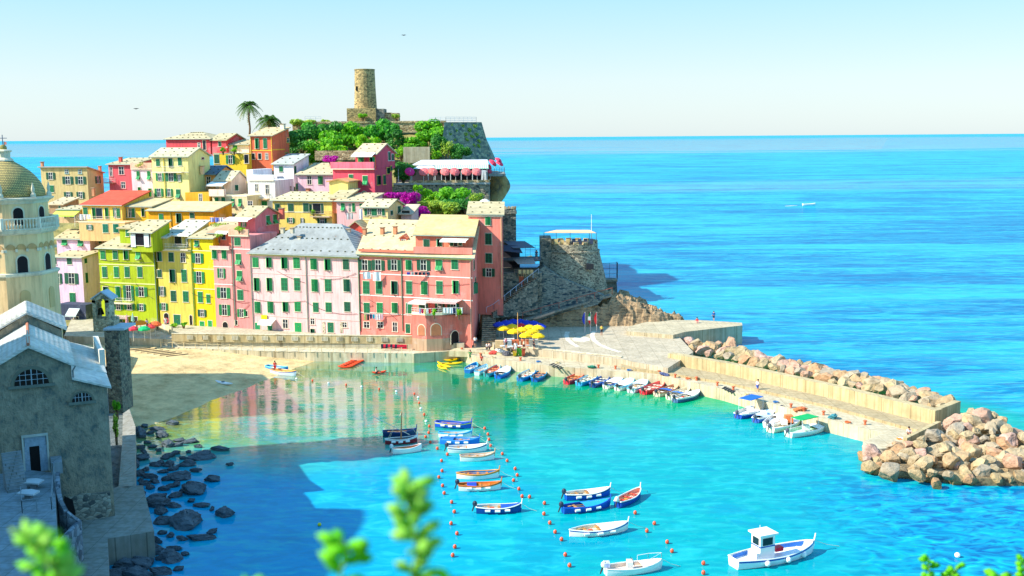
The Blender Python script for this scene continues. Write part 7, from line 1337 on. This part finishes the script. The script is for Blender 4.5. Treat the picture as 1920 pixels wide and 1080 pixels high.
# ================================================================== people
SK = (214, 150, 116)
def figure(label, p, pose='stand', shirt=(240, 240, 240), trous=(40, 50, 80), hair=(50, 36, 26), face=0.0, k=1.0):
    t = thing('person', label, 'person', p); cs, sn = math.cos(face), math.sin(face)
    def T_(v): return p + Vector((v[0] * cs - v[1] * sn, v[0] * sn + v[1] * cs, v[2])) * 1 if k == 1 else p + Vector((v[0] * cs - v[1] * sn, v[0] * sn + v[1] * cs, v[2])) * k
    if pose == 'stand': J = dict(pel=(0, 0, .95), ch=(0, 0, 1.3), nk=(0, 0, 1.48), hd=(0, -.02, 1.64), lk=(.1, -.02, .5), lf=(.11, 0, .07), lt=(.11, -.16, .03), rk=(-.1, -.05, .5), rf=(-.12, .02, .07), rt=(-.12, -.14, .03), le=(.27, .03, 1.12), lh=(.25, -.1, .88), re=(-.27, .03, 1.12), rh=(-.24, -.12, .88))
    elif pose == 'walk': J = dict(pel=(0, 0, .93), ch=(0, -.04, 1.3), nk=(0, -.05, 1.47), hd=(0, -.08, 1.63), lk=(.1, -.2, .52), lf=(.1, -.28, .08), lt=(.1, -.43, .05), rk=(-.1, .08, .48), rf=(-.1, .3, .12), rt=(-.1, .2, .03), le=(.26, .12, 1.12), lh=(.24, .12, .86), re=(-.26, -.08, 1.1), rh=(-.22, -.28, .95))
    else: J = dict(pel=(0, 0, .16), ch=(0, .06, .5), nk=(0, .05, .67), hd=(0, .02, .83), lk=(.14, -.38, .4), lf=(.13, -.6, .07), lt=(.13, -.73, .04), rk=(-.14, -.38, .38), rf=(-.13, -.62, .07), rt=(-.13, -.75, .04), le=(.26, -.05, .36), lh=(.16, -.3, .4), re=(-.26, -.05, .36), rh=(-.16, -.3, .4))
    J.update(ls=tuple(a + b for a, b in zip(J['nk'], (.18, .02, -.07))), rs=tuple(a + b for a, b in zip(J['nk'], (-.18, .02, -.07))), lp=tuple(a + b for a, b in zip(J['pel'], (.1, 0, -.06))), rp=tuple(a + b for a, b in zip(J['pel'], (-.1, 0, -.06))))
    def skin(name, edges, rad, mat, par):
        names = list(dict.fromkeys([e for ed in edges for e in ed])); me = bpy.data.meshes.new(name); o0 = ORG[t.name]
        me.from_pydata([T_(J[n_]) - o0 for n_ in names], [(names.index(a), names.index(b)) for a, b in edges], []); o = bpy.data.objects.new(name, me); C.objects.link(o); o.parent = par; me.materials.append(mat)
        sm = o.modifiers.new('skin', 'SKIN'); sv = me.skin_vertices[0].data
        for i, n_ in enumerate(names): r_ = rad.get(n_, .06); sv[i].radius = (r_, r_) if not isinstance(r_, tuple) else r_
        sv[0].use_root = True; ss = o.modifiers.new('sub', 'SUBSURF'); ss.levels = 1; ss.render_levels = 1; return o
    body = skin('body', [('pel', 'ch'), ('ch', 'nk'), ('nk', 'hd'), ('pel', 'lp'), ('lp', 'lk'), ('lk', 'lf'), ('lf', 'lt'), ('pel', 'rp'), ('rp', 'rk'), ('rk', 'rf'), ('rf', 'rt'), ('nk', 'ls'), ('ls', 'le'), ('le', 'lh'), ('nk', 'rs'), ('rs', 're'), ('re', 'rh')],
         dict(pel=.13, ch=.13, nk=.06, hd=.11, lp=.09, rp=.09, lk=.06, rk=.06, lf=.04, rf=.04, lt=.035, rt=.035, ls=.06, rs=.06, le=.042, re=.042, lh=.035, rh=.035), paint(SK, .7), t)
    skin('shirt', [('pel', 'ch'), ('ch', 'nk'), ('nk', 'ls'), ('ls', 'le'), ('nk', 'rs'), ('rs', 're')], dict(pel=.155, ch=.165, nk=.075, ls=.08, rs=.08, le=.055, re=.055), paint(shirt, .9), t)
    skin('trousers', [('pel', 'lp'), ('lp', 'lk'), ('pel', 'rp'), ('rp', 'rk')], dict(pel=.15, lp=.11, rp=.11, lk=.08, rk=.08), paint(trous, .9), t)
    h_ = T_(J['hd']); MB().ball(h_ + Vector((0, .02, .04)), (.125, .13, .125), paint(hair, .9), 10, 6).build('hair', t); return t
figure('person in white shirt and dark shorts standing at the corner of the salmon house', G(890, 650, 2.7) if 0 else G(891, 650, 2.7), 'stand', (246, 240, 240), (50, 60, 80))
figure('person in a white top standing by the piles on the quay, left of a pair', G(913, 662, 1.6), 'stand', (246, 244, 244), (30, 40, 50), face=1.2); figure('person in pale pink top beside the white topped one on the quay', G(918, 661, 1.6), 'walk', (246, 220, 214), (60, 60, 70), face=-1.0)
figure('person in a blue shirt bending among the crates on the quay', G(961, 663, 1.6), 'walk', (20, 90, 200), (40, 60, 120), face=.8); figure('person in an orange shirt behind the crates on the quay', G(946, 660, 1.6), 'stand', (240, 100, 50), (60, 60, 70)); figure('person dressed in white behind the green bins', G(967, 661, 2.7), 'stand', (246, 246, 246), (230, 230, 230))
figure('person with a backpack walking on the far jetty', G(1338, 601.5, 3.35), 'walk', (40, 90, 170), (30, 50, 90), face=2.8); figure('person in a red top crouched on the far jetty', G(1307, 605, 3.35), 'sit', (230, 30, 70), (240, 200, 210))
figure('person seated in the middle of the orange kayak', G(706, 699.5, .25), 'sit', (240, 190, 170), (50, 40, 60), face=1.5); figure('person in red standing at the two boats on the beach edge', G(516, 697, .2), 'walk', (226, 30, 50), (220, 40, 60))
figure('person in black and pink sitting on the shaded beach near the path', G(239, 742, 1.2), 'sit', (30, 24, 40), (226, 60, 110), face=1.0); figure('person in white and red sitting at the head of the quay', G(1704, 815, 1.6), 'sit', (240, 220, 220), (60, 30, 40)); figure('person in a white shirt strolling on the promenade near the tan house', G(311, 612, 2.7), 'stand', (246, 246, 246), (200, 200, 210))
figure('person in green trunks climbing on the quay wall by the yellow kayaks', G(882, 676, .6), 'walk', (60, 160, 90), (40, 120, 80)); figure('dark clad diner standing in the cliff restaurant', Wp(1006, 487, 188.5), 'stand', (20, 40, 90), (20, 30, 60))
t = thing('towel_group', 'small heap of bright towels and bags on the quay head beside the seated person', 'towels', G(1700, 822, 1.6)); m = MB(); p = G(1700, 822, 1.62); m.box(p, (1.6, .8, .06), paint((190, 226, 240), .9)); m.box(p + Vector((-.9, -.2, 0)), (.5, .5, .12), paint((250, 140, 40), .9)); m.box(p + Vector((1.0, .5, .1)), (.5, .4, .3), paint((250, 190, 40), .9)); m.build('towel', t)
t = thing('life_ring', 'red life ring hanging in the dark arch left of the tan house', 'life ring', Wp(311, 601, 190.0)); c = Wp(311.5, 601, 190.2); pts = [c + Vector((.42 * math.cos(i * .524), 0, .42 * math.sin(i * .524))) for i in range(13)]; MB().path(pts, .11, paint((230, 40, 70), .5)).build('ring', t)
# birds
for lb, x, y, Y in (('tiny dark bird high in the sky above the keep', 757, 66, 200), ('small gliding bird in the sky over the left rooftops', 255, 204, 180)):
    p = Wp(x, y, Y); t = thing('bird', lb, 'bird', p); m = MB(); m.ball(p, (.22, .08, .08), paint((40, 44, 50), .8)); m.slab([p, p + Vector((-.1, 0, .12)), p + Vector((-.5, .1, .05))], .02, paint((40, 44, 50), .8)); m.slab([p, p + Vector((.1, 0, .12)), p + Vector((.5, .1, .05))], .02, paint((40, 44, 50), .8)); m.build('body', t)
for lb, x, y, z, ps, sh_, tr_, fc in (('person in a turquoise shirt sitting at the bar tables', 961, 655, 2.7, 'sit', (60, 190, 200), (60, 60, 90), .4), ('person in a pink shirt by the white shelves of the bar', 949, 653, 2.7, 'stand', (246, 150, 170), (40, 50, 70), .9), ('person in dark clothes under the right yellow parasols', 1001, 656, 2.7, 'stand', (50, 40, 50), (40, 40, 50), 2.0), ('person in a cream shirt near the front bar tables', 982, 657, 2.7, 'walk', (240, 226, 190), (70, 60, 60), 1.4),
    ('person in an orange vest standing on the quay beside the first rusty bollard', 868, 664, .6, 'stand', (240, 110, 60), (60, 60, 70), 0), ('person in red sitting at the quay edge above the light blue boats', 903, 676, 1.6, 'sit', (200, 60, 50), (60, 40, 40), 0), ('person in a lilac shirt on the beach cafe terrace', 276, 616, 2.7, 'stand', (200, 190, 230), (70, 70, 90), .5), ('person in a mint shirt on the beach cafe terrace', 257, 618, 2.7, 'stand', (200, 236, 220), (70, 70, 90), 1.5),
    ('person in blue shorts walking along the breakwater deck', 1420, 735, 1.6, 'walk', (236, 236, 230), (30, 80, 180), 1.9), ('person in a yellow shirt standing at the flagpoles', 1128, 628, 2.7, 'stand', (246, 220, 90), (70, 60, 60), .3)):
    figure(lb, G(x, y, z), ps, sh_, tr_, face=fc)
for i, (x, y) in enumerate(((1046, 686), (1180, 700), (1290, 716), (1400, 745), (1455, 760), (1590, 798), (925, 676), (1010, 684))):                 # coils of mooring rope
    p = G(x, y - 5, 1.63); t = thing('rope_coil', '%s coil of mooring rope from the left on the quay' % ordn(sorted([925, 1010, 1046, 1180, 1290, 1400, 1455, 1590]).index(x)), 'rope', p, 'rope coils on the quay'); MB().path([p + Vector(((.42 - .02 * k % .2) * math.cos(k * .7), (.42 - .02 * k % .2) * math.sin(k * .7), .03 + .006 * k)) for k in range(28)], .04, paint(((226, 206, 160), (60, 120, 180), (230, 120, 70))[i % 3], .9), 5).build('coil', t)
for i, (x, y, c) in enumerate(((1110, 688, (60, 140, 110)), (1245, 702, (90, 100, 140)), (1500, 768, (200, 120, 70)), (1560, 782, (60, 130, 140)))):
    q = G(x, y, 1.75); place_rock(rockmesh(int(x), paint(c, .9, .4, 6.0), 3, .25, 'net_heap'), q, (.8, .6, .28), ('green', 'blue grey', 'orange', 'teal')[i] + ' fishing net heaped on the quay deck', 'fishing nets on the quay', 'net_heap', 'net')
# ================================================================== near plants, thrown out of focus by the lens
LF = leafm((150, 240, 30), (90, 215, 20)); LF2 = leafm((190, 236, 110), (140, 226, 60)); ST = paint((110, 160, 50), .7)
def sprig(label, pts, Y, lw, n, seed, mat=LF, ll=1.6):
    rs = random.Random(seed); P_ = [Wp(x, y, Y) for x, y in pts]; k = Y / FP; root = P_[0] - Vector((0, -.0, .0)); ground = Vector((root.x, root.y, near_z(root.x, root.y) - .1)); t = thing('foreground_shrub', label, 'shrub', ground, 'sprigs at the lower frame edge')
    m = MB(); chain = [ground] + P_; m.path(chain, .004, ST); m.build('stem', t); m = MB(); seg_ = [(a, b) for a, b in zip(P_, P_[1:])]
    for i in range(n):
        a, b = seg_[int(i / n * len(seg_))]; q = a.lerp(b, (i / n * len(seg_)) % 1); an = rs.uniform(0, 6.28); dr = Vector((math.cos(an), math.sin(an) * .8, rs.uniform(.0, .7))).normalized(); L = lw * k * ll * rs.uniform(.8, 1.2); w_ = lw * k * .36
        e = dr.cross(Vector((rs.uniform(-.4, .4), -1, .3))).normalized(); f = dr.cross(e)
        top = [q, q + dr * L * .3 + e * w_ * .8, q + dr * L * .7 + e * w_, q + dr * L, q + dr * L * .7 - e * w_, q + dr * L * .3 - e * w_ * .8]; c_ = q + dr * L * .5 + f * w_ * .35; c2 = q + dr * L * .5 - f * w_ * .35
        m.add(top + [c_, c2], [(j, (j + 1) % 6, 6) for j in range(6)] + [((j + 1) % 6, j, 7) for j in range(6)], mat)
    m.build('foliage', t, smooth=True)
sprig('tall blurred sprig of fleshy leaves at the bottom centre', [(768, 1130), (782, 1040), (775, 985), (762, 940), (768, 908)], 2.4, 32, 44, 1, LF2); sprig('blurred leafy sprig left of the tall centre one', [(630, 1150), (640, 1070), (655, 1035), (640, 1012)], 2.4, 34, 20, 2, LF); sprig('low blurred leaves at the foot of the tall centre sprig', [(840, 1130), (850, 1085)], 2.4, 30, 10, 3, LF); sprig('low blurred leaves left of the centre pair', [(470, 1140), (465, 1095)], 2.4, 30, 9, 4, LF)
sprig('blurred yellow green sprig over the church terrace at the lower left', [(150, 1150), (110, 1080), (70, 1030), (45, 1000)], 2.3, 34, 26, 5, LF2); sprig('second blurred sprig beside the lower left one', [(60, 1160), (85, 1080), (90, 1010)], 2.4, 32, 18, 8, LF)
sprig('upright bright sprig first of the lower right cluster', [(1745, 1130), (1742, 1085), (1742, 1045)], 7.0, 16, 24, 6, LF, 1.2); sprig('bright sprig leaning right in the lower right cluster', [(1775, 1130), (1775, 1085), (1800, 1060)], 7.0, 16, 24, 7, LF, 1.2); sprig('low round bright leaves in the lower right cluster', [(1860, 1130), (1868, 1090), (1875, 1078)], 6.5, 24, 16, 9, LF, 1.2); sprig('bright sprig cut by the right frame edge', [(1925, 1120), (1922, 1075), (1918, 1045)], 7.0, 16, 20, 10, LF, 1.2)
for o in C.objects:
    if 'L' in o: del o['L']
